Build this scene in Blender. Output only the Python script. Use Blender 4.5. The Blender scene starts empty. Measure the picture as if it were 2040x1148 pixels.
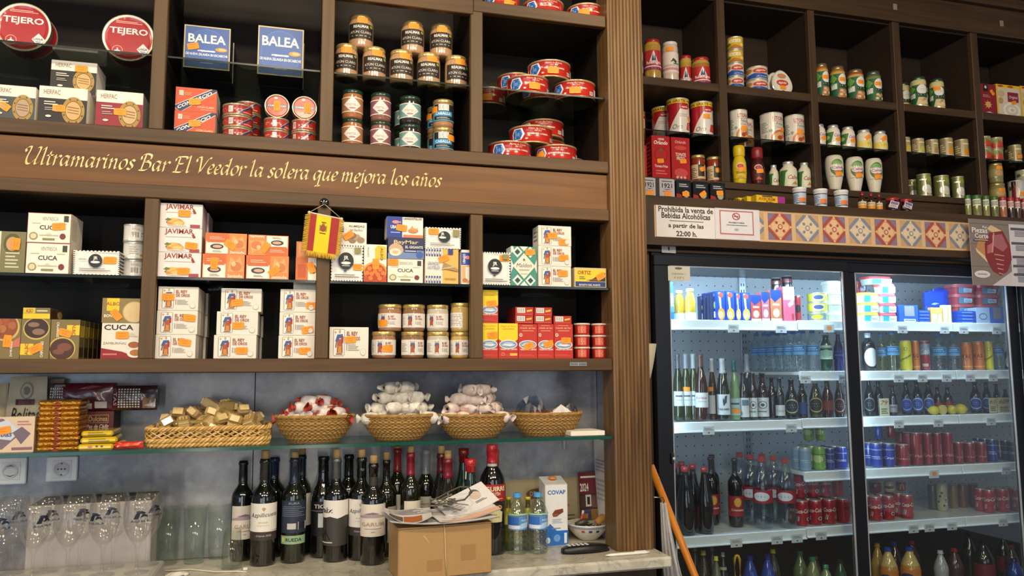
import bpy, math, random
from mathutils import Vector, Matrix
import numpy as np
rnd = random.Random(7)
SC = bpy.context.scene
COL = SC.collection
H = 1.5                                   # eye height; most heights below are written relative to it
# ------------------------------------------------------------------ camera
FPX = 1530.0
_yaw, _pit, _rol = map(math.radians, (15.6044, 6.0416, -0.27297))
_F = Vector((math.sin(_yaw)*math.cos(_pit), math.cos(_yaw)*math.cos(_pit), math.sin(_pit)))
_R0 = Vector((math.cos(_yaw), -math.sin(_yaw), 0)); _U0 = _R0.cross(_F)
_R = math.cos(_rol)*_R0 + math.sin(_rol)*_U0
_U = -math.sin(_rol)*_R0 + math.cos(_rol)*_U0
cd = bpy.data.cameras.new('camera'); cam = bpy.data.objects.new('camera', cd); COL.objects.link(cam)
cd.sensor_width = 36.0; cd.lens = 36.0*FPX/2040.0; cd.clip_start = 0.02; cd.clip_end = 60
cam.matrix_world = Matrix(((_R.x, _U.x, -_F.x, 0), (_R.y, _U.y, -_F.y, 0), (_R.z, _U.z, -_F.z, H), (0, 0, 0, 1)))
SC.camera = cam
# ------------------------------------------------------------------ light and exposure
SC.view_settings.view_transform = 'Standard'; SC.view_settings.look = 'None'
SC.view_settings.gamma = 1.0; SC.view_settings.exposure = -0.2
try: SC.view_settings.use_curve_mapping = False
except Exception: pass
SC.cycles.transparent_max_bounces = 32
SC.cycles.max_bounces = 8
wd = bpy.data.worlds.new('world'); SC.world = wd; wd.use_nodes = True
wd.node_tree.nodes['Background'].inputs[0].default_value = (0.62, 0.68, 0.80, 1)
wd.node_tree.nodes['Background'].inputs[1].default_value = 0.32
def area(name, loc, aim, sx, sy, power, col):
    l = bpy.data.lights.new(name, 'AREA'); l.shape = 'RECTANGLE'; l.size = sx; l.size_y = sy
    l.energy = power; l.color = col
    o = bpy.data.objects.new(name, l); COL.objects.link(o); o.location = loc
    d = Vector(aim) - Vector(loc); o.rotation_euler = d.to_track_quat('-Z', 'Y').to_euler()
    return o
WARM = (1.0, 0.83, 0.60)
for i, (x, y) in enumerate(((-1.95, 0.5), (-0.13, 0.58), (1.35, 0.6))):
    area('ceiling_lamp_light', (x, y, 3.18), (x+0.1, 2.4, 1.55), 0.36, 0.16, (30, 19, 22)[i], WARM)
for x in (-1.2, 0.3, 1.7):
    area('ceiling_lamp_light', (x, -1.2, 3.22), (x+0.2, 2.4, 1.3), 0.9, 0.3, 30, WARM)
for x in (-0.75, 0.15):
    area('streak_light', (x, -2.6, 1.55), (x+0.3, 2.4, 1.5), 0.13, 2.6, 19, (1.0, 0.93, 0.84))  # tall narrow lights added to put vertical highlights on tins and jars
area('window_daylight', (-2.4, -2.8, 1.3), (0.4, 2.5, 0.95), 1.8, 1.6, 30, (0.62, 0.78, 1.0))
area('window_daylight', (3.0, -2.8, 1.9), (2.4, 2.8, 1.5), 1.4, 1.6, 18, (0.72, 0.84, 1.0))
# the cool tubes inside the fridge
COOL = (0.58, 0.80, 1.0)
area('fridge_light', (1.86, 2.885, H+0.405), (1.90, 3.12, H+0.02), 0.78, 0.05, 8.5, COOL)
area('fridge_light', (2.72, 2.885, H+0.405), (2.76, 3.12, H+0.02), 0.74, 0.05, 8.0, COOL)
area('fridge_light', (1.472, 2.90, H-0.02), (2.0, 3.2, H-0.06), 0.03, 0.75, 2.3, COOL)
area('fridge_light', (2.40, 2.90, H-0.04), (2.9, 3.2, H-0.1), 0.03, 0.75, 2.1, COOL)

# ------------------------------------------------------------------ projection helpers (pixel of the 2040x1148 frame -> point on a plane at depth Y)
def ray(u, v):
    d = _F + _R*((u-1020.0)/FPX) - _U*((v-574.0)/FPX)
    return d/d.y
def PX(u, v, Y): return ray(u, v).x*Y
def PZ(u, v, Y): return ray(u, v).z*Y
def proj(x, y, z):
    q = Vector((x, y, z)); w = q.dot(_F)
    return 1020+FPX*q.dot(_R)/w, 574-FPX*q.dot(_U)/w
def depth_on(u, v, z): return z/ray(u, v).z

# ------------------------------------------------------------------ colours and materials
def lin(h):
    if not isinstance(h, str): return h
    h = h.lstrip('#')
    if len(h) == 3: h = ''.join(c*2 for c in h)
    o = []
    for i in (0, 2, 4):
        c = int(h[i:i+2], 16)/255.0
        o.append(c/12.92 if c <= 0.04045 else ((c+0.055)/1.055)**2.4)
    return tuple(o)
MATS = {}
def _new(name):
    m = bpy.data.materials.new(name); m.use_nodes = True
    nt = m.node_tree; b = nt.nodes['Principled BSDF']; MATS[name] = m
    return m, nt, b
def coloured(name, rough, metal=0.0, coat=0.0, noise=0.06, bump=0.0, scale=60.0, spec=0.5):
    """surface in the printed colour of each face, broken up by a little noise"""
    m, nt, b = _new(name)
    at = nt.nodes.new('ShaderNodeAttribute'); at.attribute_name = 'Col'
    tc = nt.nodes.new('ShaderNodeTexCoord'); nz = nt.nodes.new('ShaderNodeTexNoise'); nz.inputs['Scale'].default_value = scale
    nt.links.new(tc.outputs['Object'], nz.inputs['Vector'])
    mr = nt.nodes.new('ShaderNodeMapRange'); mr.inputs['To Min'].default_value = 1-noise; mr.inputs['To Max'].default_value = 1+noise
    nt.links.new(nz.outputs['Fac'], mr.inputs['Value'])
    vm = nt.nodes.new('ShaderNodeVectorMath'); vm.operation = 'SCALE'
    nt.links.new(at.outputs['Color'], vm.inputs[0]); nt.links.new(mr.outputs['Result'], vm.inputs['Scale'])
    nt.links.new(vm.outputs['Vector'], b.inputs['Base Color'])
    b.inputs['Roughness'].default_value = rough; b.inputs['Metallic'].default_value = metal
    b.inputs['Coat Weight'].default_value = coat; b.inputs['Coat Roughness'].default_value = 0.06
    b.inputs['Specular IOR Level'].default_value = spec
    if bump:
        bp = nt.nodes.new('ShaderNodeBump'); bp.inputs['Strength'].default_value = bump; bp.inputs['Distance'].default_value = 0.004
        nt.links.new(nz.outputs['Fac'], bp.inputs['Height']); nt.links.new(bp.outputs['Normal'], b.inputs['Normal'])
    return m
coloured('printed_card', 0.55)
coloured('gloss_print', 0.22, coat=0.5)
coloured('tin_metal', 0.28, metal=0.55, coat=0.4)
coloured('satin_print', 0.42)
coloured('plastic', 0.38)
coloured('glassy', 0.12, coat=1.0, noise=0.12, scale=90)
coloured('dark_glass', 0.06, coat=0.6, noise=0.02, spec=0.7)
coloured('foil', 0.26, metal=0.85, bump=0.9, scale=38, noise=0.15)
coloured('crinkle_paper', 0.6, bump=0.6, scale=55, noise=0.10)
coloured('wicker', 0.55, noise=0.28, scale=120)
coloured('matte', 0.75, noise=0.08)
coloured('gloss_paint', 0.22, noise=0.04, scale=9)
def clear(name, lo, hi, rough=0.02):
    """thin clear material: tinted see-through with a mirror-like film that strengthens at grazing angles"""
    m, nt, b = _new(name); nt.nodes.remove(b)
    out = nt.nodes['Material Output']; at = nt.nodes.new('ShaderNodeAttribute'); at.attribute_name = 'Col'
    tr = nt.nodes.new('ShaderNodeBsdfTransparent'); gl = nt.nodes.new('ShaderNodeBsdfGlossy'); gl.inputs['Roughness'].default_value = rough
    nt.links.new(at.outputs['Color'], tr.inputs['Color'])
    lw = nt.nodes.new('ShaderNodeLayerWeight'); lw.inputs['Blend'].default_value = 0.3
    mr = nt.nodes.new('ShaderNodeMapRange'); mr.inputs['To Min'].default_value = lo; mr.inputs['To Max'].default_value = hi
    nt.links.new(lw.outputs['Facing'], mr.inputs['Value'])
    mx = nt.nodes.new('ShaderNodeMixShader'); nt.links.new(mr.outputs['Result'], mx.inputs['Fac'])
    nt.links.new(tr.outputs[0], mx.inputs[1]); nt.links.new(gl.outputs[0], mx.inputs[2]); nt.links.new(mx.outputs[0], out.inputs['Surface'])
    return m
clear('clear_glass', 0.025, 0.36)
clear('pane_glass', 0.035, 0.5)
clear('clear_plastic', 0.08, 0.5, 0.08)
clear('film_plastic', 0.05, 0.3, 0.25)
def wood(name, dark, light, axis, rough=0.42, scale=1.0):
    m, nt, b = _new(name)
    tc = nt.nodes.new('ShaderNodeTexCoord'); mp = nt.nodes.new('ShaderNodeMapping')
    sc = {'x': (1.6, 30, 34), 'z': (32, 30, 1.5), 'y': (30, 1.6, 34)}[axis]
    mp.inputs['Scale'].default_value = tuple(s*scale for s in sc)
    nt.links.new(tc.outputs['Object'], mp.inputs['Vector'])
    n1 = nt.nodes.new('ShaderNodeTexNoise'); n1.inputs['Scale'].default_value = 1.6; n1.inputs['Detail'].default_value = 6; n1.inputs['Distortion'].default_value = 0.6
    n2 = nt.nodes.new('ShaderNodeTexNoise'); n2.inputs['Scale'].default_value = 1.3
    nt.links.new(mp.outputs[0], n1.inputs['Vector']); nt.links.new(tc.outputs['Object'], n2.inputs['Vector'])
    mx = nt.nodes.new('ShaderNodeMath'); mx.operation = 'MULTIPLY_ADD'; mx.inputs[1].default_value = 0.5
    nt.links.new(n2.outputs['Fac'], mx.inputs[0]); 
    h = nt.nodes.new('ShaderNodeMath'); h.operation = 'MULTIPLY'; h.inputs[1].default_value = 0.6; nt.links.new(n1.outputs['Fac'], h.inputs[0])
    nt.links.new(h.outputs[0], mx.inputs[2])
    cr = nt.nodes.new('ShaderNodeValToRGB'); cr.color_ramp.elements[0].position = 0.38; cr.color_ramp.elements[1].position = 0.72
    cr.color_ramp.elements[0].color = (*lin(dark), 1); cr.color_ramp.elements[1].color = (*lin(light), 1)
    nt.links.new(mx.outputs[0], cr.inputs[0]); nt.links.new(cr.outputs[0], b.inputs['Base Color'])
    b.inputs['Roughness'].default_value = rough; b.inputs['Specular IOR Level'].default_value = 0.35
    bp = nt.nodes.new('ShaderNodeBump'); bp.inputs['Strength'].default_value = 0.12; bp.inputs['Distance'].default_value = 0.002
    nt.links.new(n1.outputs['Fac'], bp.inputs['Height']); nt.links.new(bp.outputs['Normal'], b.inputs['Normal'])
    return m
wood('wood_rail', '#44301a', '#614527', 'x', 0.48); wood('wood_divider', '#46341e', '#634a2b', 'z', 0.48)
wood('wood_board', '#563514', '#7a4f22', 'x', scale=0.8); wood('wood_post', '#503820', '#866640', 'z', 0.36, scale=1.6)
wood('wood_dark_rail', '#392a1c', '#513d2b', 'x'); wood('wood_dark_post', '#392a1d', '#503d2c', 'z')
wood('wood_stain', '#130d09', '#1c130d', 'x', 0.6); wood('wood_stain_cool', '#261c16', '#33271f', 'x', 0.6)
wood('wood_stick', '#c07018', '#d8892c', 'z', 0.35)
def marble(name, a, c, vein, scale, rough, vf=0.1, p0=.3, p1=.7):
    m, nt, b = _new(name)
    tc = nt.nodes.new('ShaderNodeTexCoord')
    n1 = nt.nodes.new('ShaderNodeTexNoise'); n1.inputs['Scale'].default_value = scale; n1.inputs['Detail'].default_value = 8; n1.inputs['Roughness'].default_value = 0.65
    n2 = nt.nodes.new('ShaderNodeTexNoise'); n2.inputs['Scale'].default_value = scale*1.7; n2.inputs['Detail'].default_value = 5; n2.inputs['Distortion'].default_value = 1.2
    for n in (n1, n2): nt.links.new(tc.outputs['Object'], n.inputs['Vector'])
    cr = nt.nodes.new('ShaderNodeValToRGB'); e = cr.color_ramp.elements
    e[0].position = p0; e[1].position = p1; e[0].color = (*lin(a), 1); e[1].color = (*lin(c), 1)
    nt.links.new(n1.outputs['Fac'], cr.inputs[0])
    c2 = nt.nodes.new('ShaderNodeValToRGB'); f = c2.color_ramp.elements
    f[0].position = 0.47; f[0].color = (0, 0, 0, 1); f[1].position = 0.5; f[1].color = (1, 1, 1, 1)
    g = c2.color_ramp.elements.new(0.53); g.color = (0, 0, 0, 1)
    nt.links.new(n2.outputs['Fac'], c2.inputs[0])
    k = nt.nodes.new('ShaderNodeMath'); k.operation = 'MULTIPLY'; k.inputs[1].default_value = vf; nt.links.new(c2.outputs[0], k.inputs[0])
    mx = nt.nodes.new('ShaderNodeMix'); mx.data_type = 'RGBA'; mx.inputs['B'].default_value = (*lin(vein), 1)
    nt.links.new(k.outputs[0], mx.inputs['Factor']); nt.links.new(cr.outputs[0], mx.inputs['A'])
    nt.links.new(mx.outputs['Result'], b.inputs['Base Color']); b.inputs['Roughness'].default_value = rough
    return m
marble('marble_grey', '#7b7d86', '#b9b9bf', '#5d5f69', 5.5, 0.2, .12, .36, .64)
marble('marble_cream', '#a39e90', '#cbc6b8', '#6f6a5f', 6.0, 0.3, .4, .36, .62)
def plain(name, colr, rough, metal=0.0, noise=0.05, scale=20):
    m, nt, b = _new(name)
    tc = nt.nodes.new('ShaderNodeTexCoord'); nz = nt.nodes.new('ShaderNodeTexNoise'); nz.inputs['Scale'].default_value = scale
    nt.links.new(tc.outputs['Object'], nz.inputs['Vector'])
    cr = nt.nodes.new('ShaderNodeValToRGB'); c = lin(colr)
    cr.color_ramp.elements[0].color = (*[x*(1-noise) for x in c], 1); cr.color_ramp.elements[1].color = (*[min(1, x*(1+noise)) for x in c], 1)
    nt.links.new(nz.outputs['Fac'], cr.inputs[0]); nt.links.new(cr.outputs[0], b.inputs['Base Color'])
    b.inputs['Roughness'].default_value = rough; b.inputs['Metallic'].default_value = metal
    return m
plain('plaster', '#b9b2a6', 0.9); plain('floor_tile', '#6f675d', 0.5); plain('fridge_black', '#14161c', 0.35)
plain('fridge_white', '#dfe6ea', 0.4); plain('shelf_enamel', '#e6ecee', 0.3); plain('chrome', '#b9bcc0', 0.18, 1.0)
plain('glass_edge_green', '#0f4a3a', 0.15); plain('glass_edge_dark', '#1a2421', 0.15)

# ------------------------------------------------------------------ text outlines of the built-in font
_TX = {}
def text_tris(s, bold=False, ital=False):
    key = (s, bold, ital)
    if key in _TX: return _TX[key]
    cu = bpy.data.curves.new('lettering', 'FONT'); cu.body = s; cu.resolution_u = 2
    cu.shear = 0.25 if ital else 0.0; cu.offset = 0.022 if bold else 0.0
    ob = bpy.data.objects.new('lettering', cu); me = bpy.data.meshes.new_from_object(ob)
    vs = [(v.co.x, v.co.y) for v in me.vertices]; fs = [tuple(p.vertices) for p in me.polygons]
    bpy.data.meshes.remove(me); bpy.data.objects.remove(ob); bpy.data.curves.remove(cu)
    if not vs: vs, fs = [(0, 0), (1, 0), (1, 1)], []
    x0 = min(v[0] for v in vs); x1 = max(v[0] for v in vs); y0 = min(v[1] for v in vs); y1 = max(v[1] for v in vs)
    vs = [((x-x0)/max(x1-x0, 1e-6), (y-y0)/max(y1-y0, 1e-6)) for x, y in vs]
    _TX[key] = (vs, fs); return _TX[key]

# ------------------------------------------------------------------ mesh builder
class MB:
    def __init__(s): s.v = []; s.f = []; s.c = []; s.m = []; s.s = []
    def add(s, vs, fs, col, mat=0, smooth=False):
        o = len(s.v); s.v += [tuple(p) for p in vs]; c = lin(col) if not isinstance(col, list) else None
        for i, f in enumerate(fs):
            s.f.append(tuple(k+o for k in f)); s.c.append(c if c else lin(col[i])); s.m.append(mat); s.s.append(smooth)
    def box(s, x0, x1, y0, y1, z0, z1, col, mat=0, b=0.0015, cols=None):
        """box with chamfered edges; cols = (front, back, left, right, bottom, top)"""
        b = min(b, abs(x1-x0)*.3, abs(y1-y0)*.3, abs(z1-z0)*.3)
        X, Y, Z = (x0, x1), (y0, y1), (z0, z1); vs = []; ix = {}
        for i in (0, 1):
            for j in (0, 1):
                for k in (0, 1):
                    p = (X[i], Y[j], Z[k]); q = tuple(a+(b if t == 0 else -b) for a, t in zip(p, (i, j, k)))
                    for ax in range(3):
                        ix[(i, j, k, ax)] = len(vs); vs.append(tuple(p[n] if n == ax else q[n] for n in range(3)))
        F = []
        for j in (0, 1): F.append([ix[(i, j, k, 1)] for i, k in ((0, 0), (1, 0), (1, 1), (0, 1))])
        for i in (0, 1): F.append([ix[(i, j, k, 0)] for j, k in ((0, 0), (1, 0), (1, 1), (0, 1))])
        for k in (0, 1): F.append([ix[(i, j, k, 2)] for i, j in ((0, 0), (1, 0), (1, 1), (0, 1))])
        cl = list(cols) if cols else [col]*6
        for i in (0, 1):
            for j in (0, 1):
                F.append([ix[(i, j, 0, 0)], ix[(i, j, 0, 1)], ix[(i, j, 1, 1)], ix[(i, j, 1, 0)]]); cl.append(col)
                F.append([ix[(i, 0, j, 0)], ix[(i, 0, j, 2)], ix[(i, 1, j, 2)], ix[(i, 1, j, 0)]]); cl.append(col)
                F.append([ix[(0, i, j, 1)], ix[(0, i, j, 2)], ix[(1, i, j, 2)], ix[(1, i, j, 1)]]); cl.append(col)
                for k in (0, 1): F.append([ix[(i, j, k, a)] for a in range(3)]); cl.append(col)
        s.add(vs, F, cl, mat)
    def lathe(s, pr, n=28, col='#888', mats=None, cols=None, mat=0, sx=1.0, sy=1.0, smooth=True, cx=0, cy=0):
        """pr: (radius, height) from bottom to top; cols / mats per segment"""
        vs = []; rings = []
        for r, z in pr:
            if r <= 1e-6: rings.append([len(vs)]); vs.append((cx, cy, z))
            else:
                rings.append(list(range(len(vs), len(vs)+n)))
                vs += [(cx+sx*r*math.sin(2*math.pi*i/n), cy-sy*r*math.cos(2*math.pi*i/n), z) for i in range(n)]
        o = len(s.v); s.v += vs
        for g in range(len(pr)-1):
            a, b = rings[g], rings[g+1]; c = lin(cols[g] if cols else col); m = mats[g] if mats else mat
            for i in range(n):
                j = (i+1) % n
                if len(a) == 1 and len(b) == 1: continue
                if len(a) == 1: f = (a[0], b[j], b[i])
                elif len(b) == 1: f = (a[i], a[j], b[0])
                else: f = (a[i], a[j], b[j], b[i])
                s.f.append(tuple(k+o for k in f)); s.c.append(c); s.m.append(m); s.s.append(smooth)
    def tube(s, pts, r, n=6, col='#888', mat=0, closed=False, caps=True):
        P = [Vector(p) for p in pts]; N = len(P); vs = []; up = Vector((0, 0, 1))
        for i, p in enumerate(P):
            a = P[(i-1) % N] if closed or i > 0 else p; b = P[(i+1) % N] if closed or i < N-1 else p
            t = (b-a).normalized() if (b-a).length > 1e-9 else Vector((1, 0, 0))
            x = t.cross(up); x = x.normalized() if x.length > 1e-3 else Vector((1, 0, 0)); y = x.cross(t)
            rr = r[i] if isinstance(r, (list, tuple)) else r
            vs += [p + x*(rr*math.cos(2*math.pi*k/n)) + y*(rr*math.sin(2*math.pi*k/n)) for k in range(n)]
        fs = []
        for i in range(N if closed else N-1):
            for k in range(n):
                j = (i+1) % N; fs.append((i*n+k, i*n+(k+1) % n, j*n+(k+1) % n, j*n+k))
        if caps and not closed: fs += [tuple(range(n))[::-1], tuple(range((N-1)*n, N*n))]
        s.add(vs, fs, col, mat, True)
    # ---- printed shapes on a surface S(s, t, lift)
    def strip(s, S, samples, col, mat, l, clip=False):
        vs = []; 
        if clip: samples = [(min(1, max(0, a)), min(1, max(0, b)), min(1, max(0, c))) for a, b, c in samples]
        for a, t0, t1 in samples: vs += [S(a, t0, l), S(a, t1, l)]
        fs = [(2*i, 2*i+2, 2*i+3, 2*i+1) for i in range(len(samples)-1)]
        s.add(vs, fs, col, mat)
    def decal(s, S, ops, mat=0, l0=0.0004, dl=0.00013, curved=False):
        for i, op in enumerate(ops):
            l = l0+i*dl; k = op[0]
            if k == 'r':
                _, a, b, c, d, col = op; n = max(1, int(abs(c-a)*14)) if curved else 1
                s.strip(S, [(a+(c-a)*q/n, b, d) for q in range(n+1)], col, mat, l)
            elif k == 'e':
                _, cs, ct, rs, rt, col = op; n = 18
                s.strip(S, [(cs-rs*math.cos(math.pi*q/n), ct-rt*math.sin(math.pi*q/n), ct+rt*math.sin(math.pi*q/n)) for q in range(n+1)], col, mat, l, True)
            elif k == 'p':
                _, pts, col = op
                xs = [p[0] for p in pts]; a, b = min(xs), max(xs); n = max(2, int((b-a)*16))
                cut = sorted(set([a+(b-a)*q/n for q in range(n+1)] + xs)); sm = []
                for x in cut:
                    ts = []
                    for q in range(len(pts)):
                        (x0, y0), (x1, y1) = pts[q], pts[(q+1) % len(pts)]
                        if abs(x1-x0) < 1e-9:
                            if abs(x-x0) < 1e-9: ts += [y0, y1]
                        elif min(x0, x1)-1e-9 <= x <= max(x0, x1)+1e-9: ts.append(y0+(y1-y0)*(x-x0)/(x1-x0))
                    if ts: sm.append((x, min(ts), max(ts)))
                s.strip(S, sm, col, mat, l, True)
            elif k == 't':
                _, st, a, b, c, d, col = op[:7]; sty = op[7] if len(op) > 7 else ''
                vs, fs = text_tris(st, 'b' in sty, 'i' in sty)
                if 'v' in sty: vs = [(1-y, x) for x, y in vs]
                elif 'V' in sty: vs = [(y, 1-x) for x, y in vs]
                elif 'u' in sty: vs = [(1-x, 1-y) for x, y in vs]
                sh = op[8] if len(op) > 8 else 0.0          # rise across the width, for slanting titles
                s.add([S(a+x*(c-a), b+y*(d-b)+sh*x, l+0.0002) for x, y in vs], fs, col, mat)
            elif k == 'l':
                _, a, b, c, d, n, col = op
                for q in range(n):
                    t = b+(d-b)*(q+0.5)/n; hh = (d-b)/n*0.22; e = c-(c-a)*(0.0, .18, .08, .3)[q % 4]
                    m = max(1, int(abs(c-a)*10)) if curved else 1
                    s.strip(S, [(a+(e-a)*z/m, t-hh, t+hh) for z in range(m+1)], col, mat, l)
            elif k == 'c':
                _, a, b, c, d = op
                s.strip(S, [(a, b, d), (c, b, d)], '#e9e6de', mat, l)
                for q in range(9):
                    x = a+(c-a)*(q+0.8)/10.5; w = (c-a)*(0.02, .045, .03)[q % 3]
                    s.strip(S, [(x, b+(d-b)*.15, d-(d-b)*.1), (x+w, b+(d-b)*.15, d-(d-b)*.1)], '#1c1c1c', mat, l+0.0001)
    def build(s, name, mats, parent=None, loc=None, rz=0.0, rx=0.0, ry=0.0, M=None):
        me = bpy.data.meshes.new(name)
        vs = s.v if M is None else [tuple(M @ Vector(p)) for p in s.v]
        me.from_pydata(vs, [], s.f)
        if isinstance(mats, str): mats = [mats]
        for m in mats: me.materials.append(MATS[m])
        me.polygons.foreach_set('material_index', s.m); me.polygons.foreach_set('use_smooth', s.s)
        at = me.attributes.new('Col', 'FLOAT_COLOR', 'CORNER')
        flat = []
        for f, c in zip(s.f, s.c): flat += [c[0], c[1], c[2], 1.0]*len(f)
        at.data.foreach_set('color', flat)
        me.update()
        o = bpy.data.objects.new(name, me); COL.objects.link(o)
        if parent: o.parent = parent
        if loc: o.location = loc
        o.rotation_euler = (rx, ry, rz)
        return o
def tag(o, label, cat, group=None):
    o['label'] = label; o['category'] = cat
    if group: o['group'] = group
    return o
def thing(name, label, cat, loc, rz=0.0, group=None):
    o = bpy.data.objects.new(name, None); COL.objects.link(o); o.empty_display_size = 0.05
    o.location = loc; o.rotation_euler = (0, 0, rz); return tag(o, label, cat, group)
def structure(o): o['kind'] = 'structure'; return o
def _wh(f, w, h): f.w, f.h = w, h; return f
def Splane(w, h, x0=None, z0=0.0, y=0.0):
    x0 = -w/2 if x0 is None else x0
    return _wh(lambda s, t, l: (x0+s*w, y-l, z0+t*h), w, h)
def Sright(dep, h, x): return _wh(lambda s, t, l: (x+l, s*dep, t*h), dep, h)
def Sleft(dep, h, x): return _wh(lambda s, t, l: (x-l, (1-s)*dep, t*h), dep, h)
def Scyl(r, h, z0=0.0, rot=0.0, sy=1.0, cx=0.0, cy=0.0):
    def f(s, t, l):
        a = (s-0.5)*math.pi+rot
        return (cx+(r+l)*math.sin(a), cy-(r+l)*math.cos(a)*sy, z0+t*h)
    return _wh(f, math.pi*r, h)
def Scone(r0, r1, h, z0=0.0, rot=0.0):
    def f(s, t, l):
        a = (s-0.5)*math.pi+rot; r = r0+(r1-r0)*t+l
        return (r*math.sin(a), -r*math.cos(a), z0+t*h)
    return _wh(f, math.pi*(r0+r1)/2, h)
# ------------------------------------------------------------------ price stickers
def sticker(parent, S, s, t, rot=0.0, size=1.0, col='#f8961a', l=0.0024):
    a, b = 0.0155*size, 0.0098*size; mb = MB(); ca, sa = math.cos(rot), math.sin(rot); n = 6
    def Q(x, y, l): return S(s+(x*a*ca-y*b*sa)/S.w, t+(x*a*sa+y*b*ca)/S.h, l)
    vs = []
    for i in range(n+1):
        x = -1+2*i/n; hh = 1.0-(0.14 if i in (0, n) else 0.0)-0.05*(i % 2); vs += [Q(x, -hh, l), Q(x, hh, l)]
    mb.add(vs, [(2*i, 2*i+2, 2*i+3, 2*i+1) for i in range(n)], col)
    for yy, w in ((0.42, .62), (-0.25, .42)):
        mb.add([Q(-w, yy-.06, l+.0002), Q(w*.8, yy-.06, l+.0002), Q(w*.8, yy+.06, l+.0002), Q(-w, yy+.06, l+.0002)], [(0, 1, 2, 3)], '#c8741a')
    return mb.build('price_sticker', 'printed_card', parent)
# ------------------------------------------------------------------ heights (relative to the eye) and depths
YL, YR, YS = 2.20, 2.90, 2.75           # face of the oak unit, of the dark unit, of the sign board and fridge
ZG, ZT, ZB, ZC, ZD = 1.130, 0.864, 0.650, 0.496, 0.460
ZM, ZE, ZF, ZL, ZCT = 0.2505, 0.0317, -0.005, -0.2025, -0.542
XD = [(-0.4006, -0.3643), (0.0462, 0.0829), (0.4873, 0.5254)]
XP0, XP1 = 0.9315, 1.052
YBK, YW = 2.50, 2.46                    # back of the shelf bays, face of the marble
def bx(name, mat, x0, x1, y0, y1, z0, z1, parent=None, col='#888', b=0.002, mb=None):
    m = MB(); m.box(x0, x1, y0, y1, z0+H, z1+H, col, 0, b); return m.build(name, mat, parent)
# ---- room shell
structure(bx('floor', 'floor_tile', -4, 6, -4.5, 4.2, -H-0.1, -H))
structure(bx('ceiling', 'plaster', -4, 6, -4.5, 4.2, 1.95, 2.05))
structure(bx('wall_back', 'plaster', -4, 6, 3.62, 3.72, -H, 1.95))
m = MB()
for a, b in ((-2.6, -1.2), (-1.2, -0.1195), (-0.1185, 0.985)):
    m.box(a, b-0.001, YW, 2.56, ZCT+0.001+H, ZF-0.001+H, '#888', 0, 0.0008)
m.box(0.985, 0.997, YL+0.077, YW+.02, ZCT+0.001+H, ZF-0.001+H, '#888', 0, 0.0005)
structure(m.build('wall_backsplash', 'marble_grey'))
# ---- the oak wall unit
unit = thing('wall_shelf_unit', 'brown wooden wall shelf unit with gold lettered board above the marble backsplash', 'shelf unit', (0, YL, 0))
def ub(name, mat, x0, x1, y0, y1, z0, z1, b=0.002):
    m = MB(); m.box(x0, x1, y0-YL, y1-YL, z0+H, z1+H, '#888', 0, b); return m.build(name, mat, unit)
XL0 = -1.75
for x0, x1 in XD:
    ub('divider', 'wood_divider', x0, x1, YL, YL+0.022, ZB, 1.75); ub('divider', 'wood_divider', x0, x1, YL, YL+0.022, ZE, ZD)
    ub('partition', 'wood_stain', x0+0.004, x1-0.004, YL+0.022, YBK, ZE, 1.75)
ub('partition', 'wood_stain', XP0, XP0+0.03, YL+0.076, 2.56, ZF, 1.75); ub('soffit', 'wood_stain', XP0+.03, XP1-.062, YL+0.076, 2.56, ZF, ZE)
ub('rail', 'wood_rail', XL0, XP0, YL-0.004, YL+0.03, 0.612, ZB); ub('rail', 'wood_rail', XL0, XP0, YL-0.003, YL+0.03, ZD, ZC)
ub('rail', 'wood_rail', XL0, XP0, YL-0.005, YL+0.03, ZF, ZE)
ub('rail', 'wood_rail', XD[2][1]-0.03, XP0, YL-0.002, YL+0.02, 1.092, ZG); ub('rail', 'wood_rail', XL0, XD[2][1]-0.03, YL-0.002, YL+0.02, 1.082, 1.2)
board = ub('sign_board', 'wood_board', XL0, XP0, YL+0.006, YL+0.028, ZC-0.002, 0.6085)
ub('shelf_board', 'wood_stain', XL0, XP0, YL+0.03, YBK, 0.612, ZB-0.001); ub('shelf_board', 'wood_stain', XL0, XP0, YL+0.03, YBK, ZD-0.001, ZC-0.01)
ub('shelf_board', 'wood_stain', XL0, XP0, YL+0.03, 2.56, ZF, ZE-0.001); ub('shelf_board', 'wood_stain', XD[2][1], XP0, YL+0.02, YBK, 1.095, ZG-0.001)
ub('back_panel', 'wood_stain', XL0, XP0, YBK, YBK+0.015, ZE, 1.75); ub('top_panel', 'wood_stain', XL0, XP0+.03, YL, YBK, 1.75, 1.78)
m = MB(); w = XP1-XP0; N = 9; prof = [(XP0, 0.02), (XP0, -0.012)]
for i in range(N):
    a = XP0+0.006+(w-0.012)*i/N; g = (w-0.012)/N
    for q in range(7):
        t = q/6.0; prof.append((a+g*t, -0.014-0.0045*math.sin(math.pi*t)**0.7))
prof += [(XP1, -0.012), (XP1, 0.075), (XP0, 0.075)]
z0, z1 = ZCT+H+0.001, 1.75+H; n = len(prof)
m.add([(x, y, z) for z in (z0, z1) for x, y in prof], [(i, (i+1) % n, n+(i+1) % n, n+i) for i in range(n)]+[tuple(range(n))[::-1], tuple(range(n, 2*n))], '#888')
m.build('fluted_pillar', 'wood_post', unit)
ub('pillar_side', 'wood_dark_post', XP1-0.06, XP1-0.002, YL+0.075, 2.56, ZCT+0.001, 1.75)
m = MB(); S = Splane(0.0365*1.5, 0.0125, 0.792, 0.008+H, -0.005)
m.box(0.792, 0.847, -0.0075, -0.004, 0.008+H, 0.0205+H, '#8d8a80', 0, 0.001)
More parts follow.
